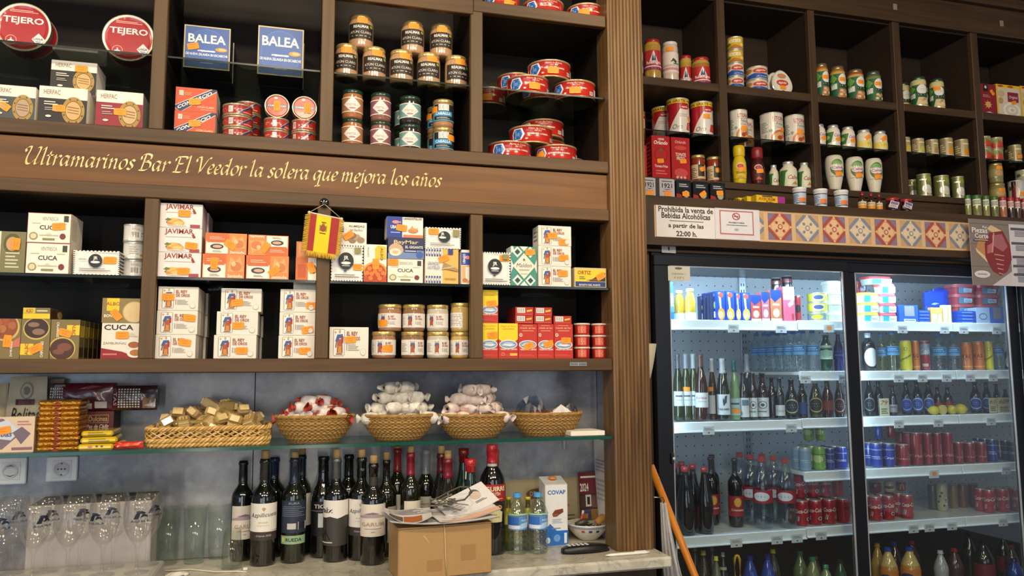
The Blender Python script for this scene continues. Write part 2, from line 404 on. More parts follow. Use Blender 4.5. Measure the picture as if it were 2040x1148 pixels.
m.decal(Splane(0.055, 0.0125, 0.792, 0.008+H, -0.0075), [('r', a, .25, a+.07, .75, '#5a5850') for a in (.06, .16, .27, .38, .55, .66, .76, .86)])
m.build('metal_tag', 'tin_metal', unit)
# ---- chancery lettering on the board, drawn with a broad nib
GL = {
 'a': (.92, [[(.62,.9),(.35,1),(.1,.75),(.05,.35),(.2,.03),(.42,.2),(.62,.75)], [(.66,1),(.6,.3),(.66,.04),(.88,.2)]]),
 'l': (.5, [[(-.02,1.45),(.2,1.68),(.16,.28),(.24,.03),(.46,.2)]]),
 't': (.55, [[(.2,1.35),(.15,.3),(.24,.03),(.48,.2)], [(-.06,.95),(.46,.99)]]),
 'r': (.64, [[(-.02,.82),(.12,.98),(.13,0)], [(.14,.55),(.36,.93),(.55,.98),(.62,.84)]]),
 'm': (1.32, [[(-.02,.82),(.12,.98),(.13,0)], [(.13,.5),(.36,.92),(.52,.95),(.57,.72),(.55,0)], [(.56,.5),(.78,.92),(.94,.95),(1,.72),(.98,.22),(1.05,.03),(1.26,.2)]]),
 'n': (.92, [[(-.02,.82),(.12,.98),(.13,0)], [(.13,.5),(.36,.92),(.54,.95),(.6,.72),(.58,.22),(.65,.03),(.86,.2)]]),
 'i': (.46, [[(-.02,.82),(.12,.98),(.11,.25),(.2,.03),(.42,.2)], [(.16,1.34),(.22,1.30)]]),
 'o': (.78, [[(.42,1),(.14,.8),(.05,.4),(.2,.03),(.46,.1),(.66,.5),(.6,.88),(.42,1)]]),
 's': (.64, [[(.54,.86),(.36,1),(.16,.86),(.22,.62),(.42,.4),(.42,.14),(.2,0),(0,.14)]]),
 'e': (.64, [[(.08,.42),(.42,.56),(.52,.84),(.34,1),(.12,.76),(.06,.35),(.22,.03),(.52,.2)]]),
 'd': (.94, [[(.62,.9),(.35,1),(.1,.75),(.05,.35),(.2,.03),(.42,.2),(.62,.75)], [(.55,1.5),(.72,1.68),(.64,.3),(.68,.04),(.9,.2)]]),
 'q': (.9, [[(.62,.9),(.35,1),(.1,.75),(.05,.35),(.2,.03),(.42,.2),(.62,.75)], [(.68,1),(.6,-.62)], [(.36,-.62),(.86,-.58)]]),
 'u': (.94, [[(-.02,.82),(.12,.98),(.08,.3),(.2,.03),(.42,.15),(.64,.75)], [(.68,.98),(.62,.26),(.68,.03),(.9,.2)]]),
 'j': (.44, [[(0,.82),(.18,.98),(.18,-.3),(.04,-.58),(-.24,-.56)], [(.24,1.34),(.3,1.3)]]),
 'U': (1.42, [[(.02,1.2),(-.08,1.45),(.1,1.66),(.36,1.62),(.2,.6),(.32,.06),(.66,.08),(1,.6)], [(.95,1.66),(1.2,1.6),(1,.3),(1.08,.03),(1.34,.22)]]),
 'B': (1.2, [[(.36,1.6),(.24,.04)], [(.04,1.1),(.02,1.45),(.4,1.68),(.88,1.55),(.84,1.1),(.36,.9)], [(.4,.9),(.9,.82),(.98,.36),(.6,.02),(.04,.02)]]),
 'E': (1.12, [[(.4,1.58),(.24,.04)], [(.04,1.15),(.06,1.48),(.42,1.6),(.98,1.62),(1.04,1.42)], [(.32,.86),(.78,.9)], [(.0,.02),(.7,.02),(.94,.26)]]),
 'V': (1.16, [[(0,1.2),(-.06,1.48),(.14,1.66),(.34,1.55),(.46,.04)], [(.46,.04),(.98,1.4),(1.16,1.66),(1.3,1.6)]]),
}
GL['\u00f1'] = (.92, GL['n'][1]+[[(.1,1.28),(.28,1.42),(.46,1.3),(.66,1.44)]])
def spline(p, k=7):
    out = []
    for i in range(len(p)-1):
        a = p[max(i-1, 0)]; b = p[i]; c = p[i+1]; d = p[min(i+2, len(p)-1)]
        for q in range(k):
            t = q/k; t2 = t*t; t3 = t2*t
            out.append(tuple(0.5*(2*b[n]+(c[n]-a[n])*t+(2*a[n]-5*b[n]+4*c[n]-d[n])*t2+(3*b[n]-a[n]-3*c[n]+d[n])*t3) for n in (0, 1)))
    return out+[p[-1]]
m = MB(); txt = 'Ultramarinos Bar El Veedor la solera que mejora los a\u00f1os'
nib = (math.cos(math.radians(42))*.118, math.sin(math.radians(42))*.118)
strokes = []; cx = 0.0
for ch in txt:
    if ch == ' ': cx += .42; continue
    adv, st = GL[ch]
    for p in st: strokes.append([(x+cx+0.22*y, y) for x, y in spline(p)])
    cx += adv+.03
xa, xb = PX(44, 325, YL), PX(881, 370, YL); za = 0.0
zb0, zb1 = PZ(62, 326, YL), PZ(860, 371, YL); sc = (xb-xa)/(cx+.1)
for p in strokes:
    for z_, th in ((0.0, 1.0),):
        vs = []
        for x, y in p:
            X_ = xa+x*sc; bz = zb0+(zb1-zb0)*(x/cx)
            vs += [(X_-nib[0]*sc, 0.0048, bz+(y-nib[1])*sc*1.04+H), (X_+nib[0]*sc, 0.0048, bz+(y+nib[1])*sc*1.04+H)]
        m.add(vs, [(2*i, 2*i+1, 2*i+3, 2*i+2) for i in range(len(p)-1)], '#e3c983')
lt = m.build('lettering', 'gloss_print', board); lt['label'] = 'gold slanted lettering across the brown board'
# ---- glass shelves
def glass_shelf(label, x0, x1, y0, y1, z, th, edge, group=None):
    m = MB(); m.box(x0, x1, 0, y1-y0, z-th, z, '#e4efe9' if edge == 'glass_edge_green' else '#c9d2cf', 0, 0.0006)
    m.m[0] = 1
    o = m.build('glass_shelf', ['pane_glass', edge], None, (0, y0, H)); return tag(o, label, 'glass shelf', group)
bays = [(XL0, XD[0][0]), (XD[0][1], XD[1][0]), (XD[1][1], XD[2][0]), (XD[2][1], XP0)]
nm = ('round red tins', 'blue square cartons', 'black labelled tuna jars', 'large red fish tins')
nm2 = ('white cans next to the cream cartons', 'white cartons stacked three high with almonds', 'upright octopus carton and cream cartons', 'green and white salt box')
for i, (a, b) in enumerate(bays):
    glass_shelf('clear glass shelf holding the '+nm[i], a+.001, b-.001, YL+0.015, YBK-0.005, ZT, 0.006, 'glass_edge_dark')
    glass_shelf('dark edged glass shelf holding the '+nm2[i], a+.001, b-.001, YL+0.004, YBK-0.005, ZM, 0.008, 'glass_edge_dark')
glass_shelf('long green edged glass shelf carrying the wicker baskets', -1.7, XP0-0.001, YL+0.002, YW-0.004, ZL, 0.010, 'glass_edge_green')
def bracket(x, y, z, label):
    m = MB(); m.box(-0.006, 0.006, -0.012, 0.012, -0.016, 0, '#d7dadc', 0, 0.002); m.box(-0.003, 0.003, 0.002, 0.012, -0.05, -0.016, '#d7dadc', 0, .001)
    tag(m.build('shelf_bracket', 'tin_metal', None, (x, y, z+H)), label, 'bracket')
bracket(0.86, YW-0.02, ZL-0.011, 'white metal bracket under the green edged glass shelf by the pillar')
# ---- marble counter
m = MB(); m.box(-2.6, 1.062, 2.085, 2.56, ZCT-0.032+H, ZCT+H, '#888', 0, 0.006)
tag(m.build('counter', 'marble_cream'), 'cream marble counter top carrying the wine bottles and glasses', 'counter')
m = MB(); m.box(-2.6, 1.035, 2.14, 2.56, 0.001, ZCT-0.033+H, '#3a2c20', 0, 0.003)
tag(m.build('counter_cabinet', 'wood_dark_post'), 'dark wooden cabinet under the marble counter', 'cabinet')
# ------------------------------------------------------------------ the dark shelf unit on the other side of the pillar
dk = thing('wall_shelf_unit', 'dark wooden grid of shelves above the drinks fridge', 'shelf unit', (0, YR, 0))
def db(name, mat, x0, x1, y0, y1, z0, z1, b=0.002):
    m = MB(); m.box(x0, x1, y0-YR, y1-YR, z0+H, z1+H, '#888', 0, b); return m.build(name, mat, dk)
XV = [(1.302, 1.340), (1.7609, 1.8003), (2.233, 2.2695), (2.7048, 2.7446), (3.170, 3.2115), (3.63, 3.67)]
YRB = 3.225; XR0, XR1 = 1.30, 4.6
for x0, x1 in XV:
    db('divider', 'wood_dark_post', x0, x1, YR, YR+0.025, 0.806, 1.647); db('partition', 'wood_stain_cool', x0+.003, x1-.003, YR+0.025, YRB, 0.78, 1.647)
for i in range(5):
    a, b = XV[i][1], XV[i+1][0]
    db('shelf_board', 'wood_dark_rail', a, b, YR+0.001, YRB, 1.209, 1.246)
db('shelf_board', 'wood_dark_rail', XR0, XR1, YR-0.002, YRB, 0.777, 0.806)
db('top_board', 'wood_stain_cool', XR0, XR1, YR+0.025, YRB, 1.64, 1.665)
db('header', 'wood_dark_rail', XR0, XR1, YR-0.006, YR+0.025, 1.647, 1.79); db('cornice', 'wood_dark_rail', XR0, XR1, YR-0.03, YR+0.02, 1.79, 1.84); db('cornice', 'wood_dark_rail', XR0, XR1, YR-0.065, YR+0.02, 1.84, 1.95)
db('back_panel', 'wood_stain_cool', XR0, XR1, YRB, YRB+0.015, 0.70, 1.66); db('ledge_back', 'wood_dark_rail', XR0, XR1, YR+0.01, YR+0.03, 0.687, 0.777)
for u, v in ((1781, 15), (1993, 48)):
    x, z = PX(u, v, YR), PZ(u, v, YR); m = MB(); m.box(x-.011, x+.011, -0.0085, -0.006, z-.015+H, z+.015+H, '#8b8076', 0, .001); m.build('clip', 'plastic', dk)
for i, w in enumerate(('white and red cans', 'ready meal cans', 'mayonnaise jars', 'olive cans', 'small preserve cans')):
    glass_shelf('short glass shelf in the dark unit under the '+w, XV[i][1]+.001, XV[i+1][0]-.001, YR+0.012, YRB-0.08, 1.0175, 0.006, 'glass_edge_dark')
# ---- sign frame with the tile strip
sg = thing('sign_box', 'long brown framed board with patterned tile stickers above the fridge', 'sign board', (0, YS, 0))
def sb(name, mat, x0, x1, y0, y1, z0, z1, b=0.002, par=None):
    m = MB(); m.box(x0, x1, y0-YS, y1-YS, z0+H, z1+H, '#888', 0, b); return m.build(name, mat, par or sg)
SX0 = 1.318; SXI = 1.3565
sb('ledge_board', 'wood_dark_rail', SX0, XR1, YS+0.02, YR-0.003, 0.668, 0.6875)
zA, zB, zC, zD = 0.6875, 0.654, 0.5206, 0.489
def prism(name, mat, pts, y0, y1):
    m = MB(); n = len(pts)
    m.add([(x, y-YS, z+H) for y in (y0, y1) for x, z in pts], [tuple(range(n))[::-1], tuple(range(n, 2*n))]+[(i, (i+1) % n, n+(i+1) % n, n+i) for i in range(n)], '#888')
    return m.build(name, mat, sg)
prism('frame_rail', 'wood_dark_rail', [(SX0, zA), (SXI, zB), (XR1, zB), (XR1, zA)], YS-0.004, YS+0.02)
prism('frame_rail', 'wood_dark_rail', [(SX0, zD), (XR1, zD), (XR1, zC), (SXI, zC)], YS-0.004, YS+0.02)
prism('frame_stile', 'wood_dark_post', [(SX0, zD), (SXI, zC), (SXI, zB), (SX0, zA)], YS-0.004, YS+0.02)
m = MB(); m.box(SXI-.005, XR1, 0.0045, 0.012, zC-.004+H, zB+.004+H, '#e3bd8c', 0, .0005)
def tile(S, red):
    a, b, c, d = ('#ad544a', '#8d7d98', '#e0a47c', '#ecc496') if red else ('#868ea2', '#d0a878', '#decbb2', '#ead2b0')
    op = [('r', 0, 0, 1, 1, a)]
    for s_, t_ in ((0, 0), (1, 0), (0, 1), (1, 1)):
        op.append(('p', [(s_, t_), (s_+(.34 if s_ == 0 else -.34), t_), (s_, t_+(.34 if t_ == 0 else -.34))], b))
    op += [('p', [(.5, .02), (.98, .5), (.5, .98), (.02, .5)], c), ('p', [(.5, .12), (.88, .5), (.5, .88), (.12, .5)], a)]
    for s_, t_ in ((.5, .7), (.5, .3), (.3, .5), (.7, .5)): op.append(('e', s_, t_, .17, .17, d))
    for s_, t_ in ((.5, .95), (.5, .05), (.05, .5), (.95, .5)): op.append(('p', [(s_-.06, t_), (s_, t_-.05), (s_+.06, t_), (s_, t_+.05)], d))
    for s_, t_ in ((.35, .35), (.65, .35), (.35, .65), (.65, .65)): op.append(('e', s_, t_, .055, .055, a))
    op += [('e', .5, .5, .1, .1, a), ('e', .5, .5, .065, .065, d)]
    return op
tw = PX(1578.5, 460, YS)-PX(1531.5, 455, YS); pitch = (PX(1845, 475, YS)-PX(1531.5, 455, YS))/6.0; xt = PX(1531.5, 455, YS)
for i in range(-1, 11):
    m.decal(Splane(tw, tw*1.0, xt+i*pitch, (zB+zC)/2-tw/2+H+0.001, 0.0045), tile(None, i % 2 == 0), 0)
m.build('tile_panel', 'printed_card', sg)
# ---- notices
def sheet(name, label, cat, uL, uR, vT, vB, Y, col, ops, mat='printed_card', th=0.0012, grp=None):
    vm = (vT+vB)/2; x0, x1 = PX(uL, vm, Y), PX(uR, vm, Y); um = (uL+uR)/2; z0, z1 = PZ(um, vB, Y), PZ(um, vT, Y)
    m = MB(); m.box(0, x1-x0, -th, 0, 0, z1-z0, col, 0, 0.0002); m.decal(Splane(x1-x0, z1-z0, 0, 0, -th), ops)
    return tag(m.build(name, mat, None, (x0, Y, z0+H)), label, cat, grp)
sheet('notice', 'white paper notice with black text on alcohol sales after 22:00', 'notice', 1307, 1424, 412, 474, YS+.0012, '#efe9e6', [
 ('t', 'Prohibida la venta de', .04, .80, .97, .98, '#33302e', 'b', -.0), ('t', 'Bebidas Alcoh\u00f3licas', .09, .60, .92, .79, '#33302e', 'b'), ('l', .22, .50, .8, .55, 1, '#6a6562'),
 ('t', 'a partir de las', .2, .27, .80, .45, '#33302e', 'b'), ('t', '22:00 h.', .33, .04, .68, .21, '#33302e', 'b')])
sheet('notice', 'white no smoking notice with thin red border on the tile board', 'notice', 1424.5, 1513, 414, 478, YS+.0012, '#e9e4ea', [
 ('r', .10, .15, .86, .90, '#c4746c'), ('r', .125, .19, .835, .86, '#ece7ec'), ('e', .47, .72, .09, .115, '#b5544c'), ('e', .47, .72, .065, .085, '#ece7ec'),
 ('r', .42, .705, .52, .735, '#4a4a4a'), ('p', [(.41, .78), (.425, .80), (.53, .66), (.515, .64)], '#b5544c'), ('t', 'PROHIBIDO FUMAR', .30, .50, .65, .545, '#444', 'b'), ('l', .25, .42, .71, .47, 1, '#777'), ('e', .47, .31, .05, .04, '#b9b4ba')])
# ---- ham poster
ham = [('r', 0, 0, 1, 1, '#8d8078')]+[('r', 0, t, 1, t+.006, '#5d524c') for t in (.28, .62, .93)]
ham += [('p', [(.30, 0), (.62, .22), (.66, 0)], '#d8d2d6'), ('p', [(.62, .0), (.62, .95), (1, .95), (1, 0)], '#ded9df'),
 ('p', [(.27, .86), (.34, .92), (.50, .84), (.40, .78)], '#e6c79b'), ('p', [(.08, .55), (.14, .72), (.30, .72), (.36, .5), (.22, .38)], '#c88f58'), ('p', [(.07, .56), (.09, .50), (.25, .34), (.24, .42)], '#e9cfa6'),
 ('p', [(.30, .80), (.52, .84), (.62, .62), (.63, .40), (.55, .22), (.44, .15), (.32, .22), (.22, .42), (.22, .62)], '#8f3130'),
 ('p', [(.34, .76), (.50, .79), (.58, .60), (.50, .52), (.36, .60)], '#b06a70'), ('p', [(.26, .60), (.36, .66), (.33, .50), (.25, .48)], '#c4726a')]
for i in range(5): ham.append(('p', [(.36+.012*i, .48-.07*i), (.52-.01*i, .46-.07*i), (.51-.01*i, .45-.07*i), (.36+.012*i, .465-.07*i)], '#d8a79c'))
ham += [('p', [(.36, .80), (.38, .80), (.34, .50), (.32, .50)], '#d9a8a0'), ('e', .15, .165, .12, .055, '#eee9e8'), ('e', .15, .165, .10, .043, '#e2dcda'), ('l', .08, .15, .22, .18, 1, '#8c8482'),
 ('t', 'Por', .20, .86, .27, .90, '#f4eee8', 'b'), ('t', 'Piezas', .03, .79, .27, .87, '#f4eee8', 'b'), ('t', 'Corte', .07, .71, .28, .78, '#f4eee8', 'b'), ('r', .05, .665, .28, .695, '#4d443f'), ('l', .06, .67, .27, .69, 1, '#e9e2da')]
for t in (.86, .64, .43, .29, .16): ham += [('r', .64, t, 1, t+.035, '#5c5a62'), ('l', .70, t-.10, .96, t-.01, 4, '#8e8a92')]
xp0, xp1, yp = PX(1933, 500, 2.70), PX(1933, 500, 2.70)+.36, 2.70
zp0, zp1 = PZ(1941, 568, yp), PZ(1934, 436, yp)
m = MB(); m.box(0, .36, -.0015, 0, 0, zp1-zp0, '#cfcace', 0, .0003); m.decal(Splane(.36, zp1-zp0, 0, 0, -.0015), ham)
tag(m.build('poster', 'gloss_print', None, (xp0, yp, zp0+H)), 'laminated poster of a cured ham hanging over the fridge door', 'poster')
# ------------------------------------------------------------------ goods: builders
def box_fit(uL, uR, vT, zb, Y):
    um = (uL+uR)/2
    x = ray(um, vT).x*Y; w = Vector((x, Y, zb)); vb = 574-FPX*w.dot(_U)/w.dot(_F); vm = (vT+vb)/2
    x0, x1 = PX(uL, vm, Y), PX(uR, vm, Y)
    return (x0+x1)/2, x1-x0, PZ(um, vT, Y)-zb
def carton(name, label, cat, uL, uR, vT, zb, Y, dep, base, ops, grp=None, st=(), rt=(), lf=(), tp=None, mat='printed_card', rz=0.0, h=None, cols=None, ss=1.0):
    xc, w, hh = box_fit(uL, uR, vT, zb, Y); h = hh if h is None else h
    w -= 0.0012; h -= 0.0004; m = MB()
    m.box(-w/2, w/2, 0, dep, 0, h, base, 0, 0.0012, cols)
    S = Splane(w, h); m.decal(S, ops)
    if rt: m.decal(Sright(dep, h, w/2), rt)
    if lf: m.decal(Sleft(dep, h, -w/2), lf)
    o = tag(m.build(name, mat, None, (xc, Y, zb+H+.0004), rz), label, cat, grp)
    for q in st: sticker(o, S, *q, size=ss)
    return zb+h+0.0004, o, w, h
def copy_one(o, dx=0, dy=0, dz=0, label=None, drop=False, rz=0):
    c = o.copy(); COL.objects.link(c); c.location = (o.location.x+dx, o.location.y+dy, o.location.z+dz); c.rotation_euler.z += rz
    if label: c['label'] = label
    if not drop:
        for k in o.children:
            d = k.copy(); COL.objects.link(d); d.parent = c; d.matrix_parent_inverse = k.matrix_parent_inverse
            for g in k.children:
                e = g.copy(); COL.objects.link(e); e.parent = d
    return c
def cyl_fit(uL, uR, vT, zb, Y):
    um = (uL+uR)/2; w = Vector((ray(um, vT).x*Y, Y, zb)); vb = 574-FPX*w.dot(_U)/w.dot(_F); vm = (vT+vb)/2
    a, b = math.atan(ray(uL, vm).x), math.atan(ray(uR, vm).x); hf, md = (b-a)/2, (a+b)/2
    D = Y/(math.cos(md)-math.sin(hf)); r = D*math.sin(hf); yc = D*math.cos(md)
    ht = PZ(um, vT, yc-r if zb > -0.05 else yc+r*0.8)-zb
    return D*math.sin(md), yc, r*0.985, md, ht
RIM = '#b7ab8a'
def tin(name, label, cat, uL, uR, vT, zb, Y, col, ops, grp=None, st=(), rot=0.0, rim=RIM, h=None, face=True, ss=1.0, lid=None):
    xc, yc, r, md, hh = cyl_fit(uL, uR, vT, zb, Y); h = (hh if h is None else h)-0.0004; m = MB()
    pr = [(0, 0.002), (r*.9, 0.002), (r*.93, 0), (r, 0.0005), (r, .0035), (r*.975, .005), (r*.975, h-.005), (r, h-.0035), (r, h-.0005), (r*.95, h), (r*.92, h-.002), (0, h-.002)]
    m.lathe(pr, 36, cols=[rim]*5+[col]+[rim]*2+[lid or rim]*3, mats=[1]*5+[0]+[1]*2+([0] if lid else [1])*3)
    S = Scyl(r*.976, h-.011, .0055, rot); m.decal(S, ops, 0, curved=True)
    o = tag(m.build(name, ['gloss_print', 'tin_metal'], None, (xc, yc, zb+H+.0004), -md if face else 0), label, cat, grp)
    for q in st: sticker(o, S, *q, size=ss)
    return zb+h+.0004, o, r
def disc_tin(name, label, cat, uc, vc, rpx, zb, Y, dep, col, ops, grp=None, st=(), rim='#cfc6ac', tilt=0.0):
    """a round tin standing on its edge, its lid facing the room"""
    x = PX(uc, vc, Y); r = (PX(uc+rpx, vc, Y)-PX(uc-rpx, vc, Y))/2; m = MB()
    pr = [(0, 0.0015), (r*.90, 0.0015), (r*.93, 0), (r, 0.001), (r, .004), (r*.965, .006), (r*.965, dep-.006), (r, dep-.004), (r, dep-.0005), (r*.95, dep), (r*.90, dep-.0025), (r*.7, dep-.0025), (r*.68, dep-.0035), (r*.45, dep-.0035), (r*.43, dep-.0025), (0, dep-.0025)]
    m.lathe(pr, 44, cols=[rim]*5+[col]+[rim]*4+[col]*5, mats=[1]*5+[0]+[1]*4+[0]*5)
    R = Matrix.Rotation(math.radians(90), 4, 'X')       # the axis turns to face the room
    m.v = [tuple(R @ Vector(p)) for p in m.v]
    m.v = [(a, b+dep, c) for a, b, c in m.v]
    S = Splane(2*r, 2*r, -r, -r, 0.0022); m.decal(S, ops, 0, l0=0.0004)
    m.v = [(a, b, c+r) for a, b, c in m.v]
    o = tag(m.build(name, ['gloss_print', 'tin_metal'], None, (x, Y, zb+H+.0004), 0, tilt), label, cat, grp)
    S2 = Splane(2*r, 2*r, -r, 0, 0.0022)
    for q in st: sticker(o, S2, *q)
    return o, r
def patch(S, t0, t1, s0, s1, col, n=18):
    m = MB(); m.strip(S, [(s0+(s1-s0)*q/n, t0, t1) for q in range(n+1)], col, 0, 0.0006); return m
def jar(name, label, cat, uL, uR, vT, zb, Y, body, lid, band, ops, t0=.18, t1=.72, grp=None, st=(), rot=0.0, lidh=.013, h=None, neck=.88, sh=.80, mat='glassy', s0=0.02, s1=.98, ss=1.0, lidmat='tin_metal', band2=None):
    xc, yc, r, md, hh = cyl_fit(uL, uR, vT, zb, Y); h = (hh if h is None else h)-.0004
    t = thing(name, label, cat, (xc, yc, zb+H+.0004), -md, grp); m = MB(); hb = h-lidh*0.8
    m.lathe([(0, .002), (r*.82, 0), (r*.95, .003), (r*.985, .009), (r*.985, h*sh-.008), (r*.95, h*sh), (r*neck*.97, h*sh+(hb-h*sh)*.6), (r*neck*.95, hb), (0, hb)], 28, body, cols=None)
    if band2: m.c = [lin(band2) if abs(sum(m.v[k][2] for k in f)/len(f)) > h*t1 else c for f, c in zip(m.f, m.c)]
    m.build('jar_body', mat, t); m = MB()
    m.lathe([(0, h-lidh), (r*neck, h-lidh), (r*neck*1.02, h-lidh+.001), (r*neck*1.02, h-.002), (r*neck*.97, h), (r*neck*.7, h), (r*neck*.68, h-.001), (0, h-.001)], 28, lid); m.build('lid', lidmat, t)
    S = Scyl(r*.986, h*(t1-t0), h*t0, rot)
    if band or ops:
        m = patch(S, 0, 1, s0, s1, band) if band else MB(); m.decal(S, ops, 0, l0=.0009, curved=True); m.build('label', 'printed_card', t)
    S3 = Scyl(r*.986, h, 0, rot)
    for q in st: sticker(t, S3, *q, size=ss)
    return zb+h+.0004, t, r
def can(name, label, cat, uL, uR, vT, zb, Y, col, ops, grp=None, st=(), rot=0.0, h=None, top='#c3c6c9', mat='gloss_print'):
    xc, yc, r, md, hh = cyl_fit(uL, uR, vT, zb, Y); h = (hh if h is None else h); m = MB()
    pr = [(0, .004), (r*.6, .003), (r*.72, 0), (r*.82, .002), (r, .011), (r, h-.014), (r*.9, h-.004), (r*.84, h-.002), (r*.84, h), (r*.78, h), (r*.76, h-.003), (0, h-.003)]
    m.lathe(pr, 28, cols=[top]*3+[col]*2+[col]+[top]*5, mats=[1]*3+[0]*3+[1]*5)
    S = Scyl(r, h-.027, .012, rot); m.decal(S, ops, 0, curved=True)
    m.box(-.008, .008, -.013, .006, h-.003, h-.002, top, 1, .0003)
    o = tag(m.build(name, [mat, 'tin_metal'], None, (xc, yc, zb+H+.0004), -md), label, cat, grp)
    for q in st: sticker(o, S, *q)
    return zb+h+.0004, o, r
BT = []
def relax(L, y0, y1, n=80):
    """slide neighbours along their sight lines until none touch"""
    P = [[o.location.x/o.location.y, o.location.y, r, o.location.y] for o, r in L]
    for _ in range(n):
        for i in range(len(P)):
            for j in range(i):
                a, b = (P[i], P[j]) if P[i][1] < P[j][1] else (P[j], P[i])
                d = math.hypot(a[0]*a[1]-b[0]*b[1], a[1]-b[1]); m = a[2]+b[2]+.0015
                if d < m: a[1] = max(y0+a[2], a[1]-(m-d)*.6); b[1] = min(y1-b[2], b[1]+(m-d)*.6)
    for (o, r), p in zip(L, P):
        k = p[1]/p[3]; o.location.x = p[0]*p[1]; o.location.y = p[1]; o.scale = (k, k, k)
BORD = [(0, .012), (.80, 0), (.97, .006), (1, .02), (1, .60), (.985, .635), (.90, .675), (.72, .71), (.52, .74), (.41, .77), (.375, .80), (.36, .955), (.41, .96), (.41, .985), (.36, .99), (.36, 1.0), (0, 1.0)]
BURG = [(0, .012), (.80, 0), (.97, .006), (1, .02), (1, .44), (.97, .5), (.86, .59), (.70, .67), (.54, .74), (.43, .79), (.38, .84), (.36, .955), (.41, .96), (.41, .985), (.36, .99), (.36, 1), (0, 1)]
BEER = [(0, .012), (.82, 0), (.98, .01), (1, .03), (1, .52), (.96, .58), (.82, .65), (.62, .72), (.48, .79), (.42, .86), (.40, .97), (.44, .975), (.44, .985), (.42, 1), (0, 1)]
WATER = [(0, .02), (.7, 0), (.9, .01), (1, .04), (1, .12), (.93, .135), (1, .15), (1, .21), (.94, .225), (1, .24), (1, .30), (.94, .315), (1, .33), (1, .40), (.95, .41), (.95, .64), (1, .65), (1, .68), (.93, .72), (.78, .78), (.58, .84), (.42, .88), (.36, .91), (.36, .93), (.44, .935), (.44, .945), (.36, .95), (.36, 1), (0, 1)]
SODA = [(0, .02), (.6, 0), (.85, .01), (1, .05), (1, .16), (.96, .2), (.96, .55), (1, .58), (1, .62), (.92, .69), (.74, .77), (.52, .85), (.36, .90), (.32, .92), (.32, .94), (.42, .945), (.42, .95), (.32, .955), (.32, 1), (0, 1)]
def bottle(name, label, cat, uL, uR, vT, zb, Y, prof, glass, mat='dark_glass', cap=None, cork=None, lab=None, grp=None, rot=0.0, h=None, lab2=None, neck=None, capname='capsule', capmat='gloss_print', st=(), rfac=1.0, n=28, tilt=0.0, topcol=None):
    """cap: (colour, from-height fraction); lab / lab2 / neck: (t0, t1, s0, s1, colour, ops); cork: length"""
    xc, yc, r, md, hh = cyl_fit(uL, uR, vT, zb, Y); r *= rfac; h = hh if h is None else h
    t = thing(name, label, cat, (xc, yc, zb+H+.0004), -md, grp); m = MB()
    m.lathe([(a*r, b*h) for a, b in prof], n, glass)
    if topcol: m.c = [lin(topcol[0]) if sum(m.v[k][2] for k in f)/len(f) > h*topcol[1] else c for f, c in zip(m.f, m.c)]
    m.build('bottle_body', mat, t); BT.append((t, r))
    if cap:
        m = MB(); z0 = cap[1]*h; e = .0012
        pts = [(a*r+e, b*h) for a, b in prof if b*h > z0+.001 and a > 0]
        def rad(z):
            for (a, b), (c, d) in zip(prof, prof[1:]):
                if b*h <= z <= d*h and d > b: return (a+(c-a)*(z/h-b)/(d-b))*r
            return prof[-2][0]*r
        m.lathe([(rad(z0)+.0002, z0), (rad(z0)+e, z0+.0005)]+pts[:-1]+[(pts[-1][0], h+e)]+([(0, h+e)] if not cork else [(pts[-1][0]-.004, h+e)]), n, cap[0]); m.build(capname, capmat, t)
    if cork:
        m = MB(); rc = prof[-2][0]*r*.86; m.lathe([(0, h-.002), (rc, h-.002), (rc*1.02, h+cork*.5), (rc, h+cork-.001), (rc*.9, h+cork), (0, h+cork)], 18, '#b08a5c'); m.build('cork', 'matte', t)
    for lb in (lab, lab2, neck):
        if not lb: continue
        t0, t1, s0, s1, c, ops = lb
        def rr(z):
            best = r
            for (a, b), (c_, d) in zip(prof, prof[1:]):
                if b <= z <= d and d > b: return (a+(c_-a)*(z-b)/(d-b))*r
            return best
        S = Scone(max(rr(t0), rr((t0+t1)/2)-.5*(rr(t1)-rr(t0)))+.0003, rr(t1)+.0003, h*(t1-t0), h*t0, rot); m = patch(S, 0, 1, s0, s1, c)
        S_ = lambda s, tt, l, S=S, a=s0, b=s1: S(a+s*(b-a), tt, l)
        m.decal(S_, ops, 0, l0=.0009, curved=True); m.build('label', 'printed_card', t)
    S3 = Scyl(r, h, 0, rot)
    for q in st: sticker(t, S3, *q)
    return zb+h, t, r
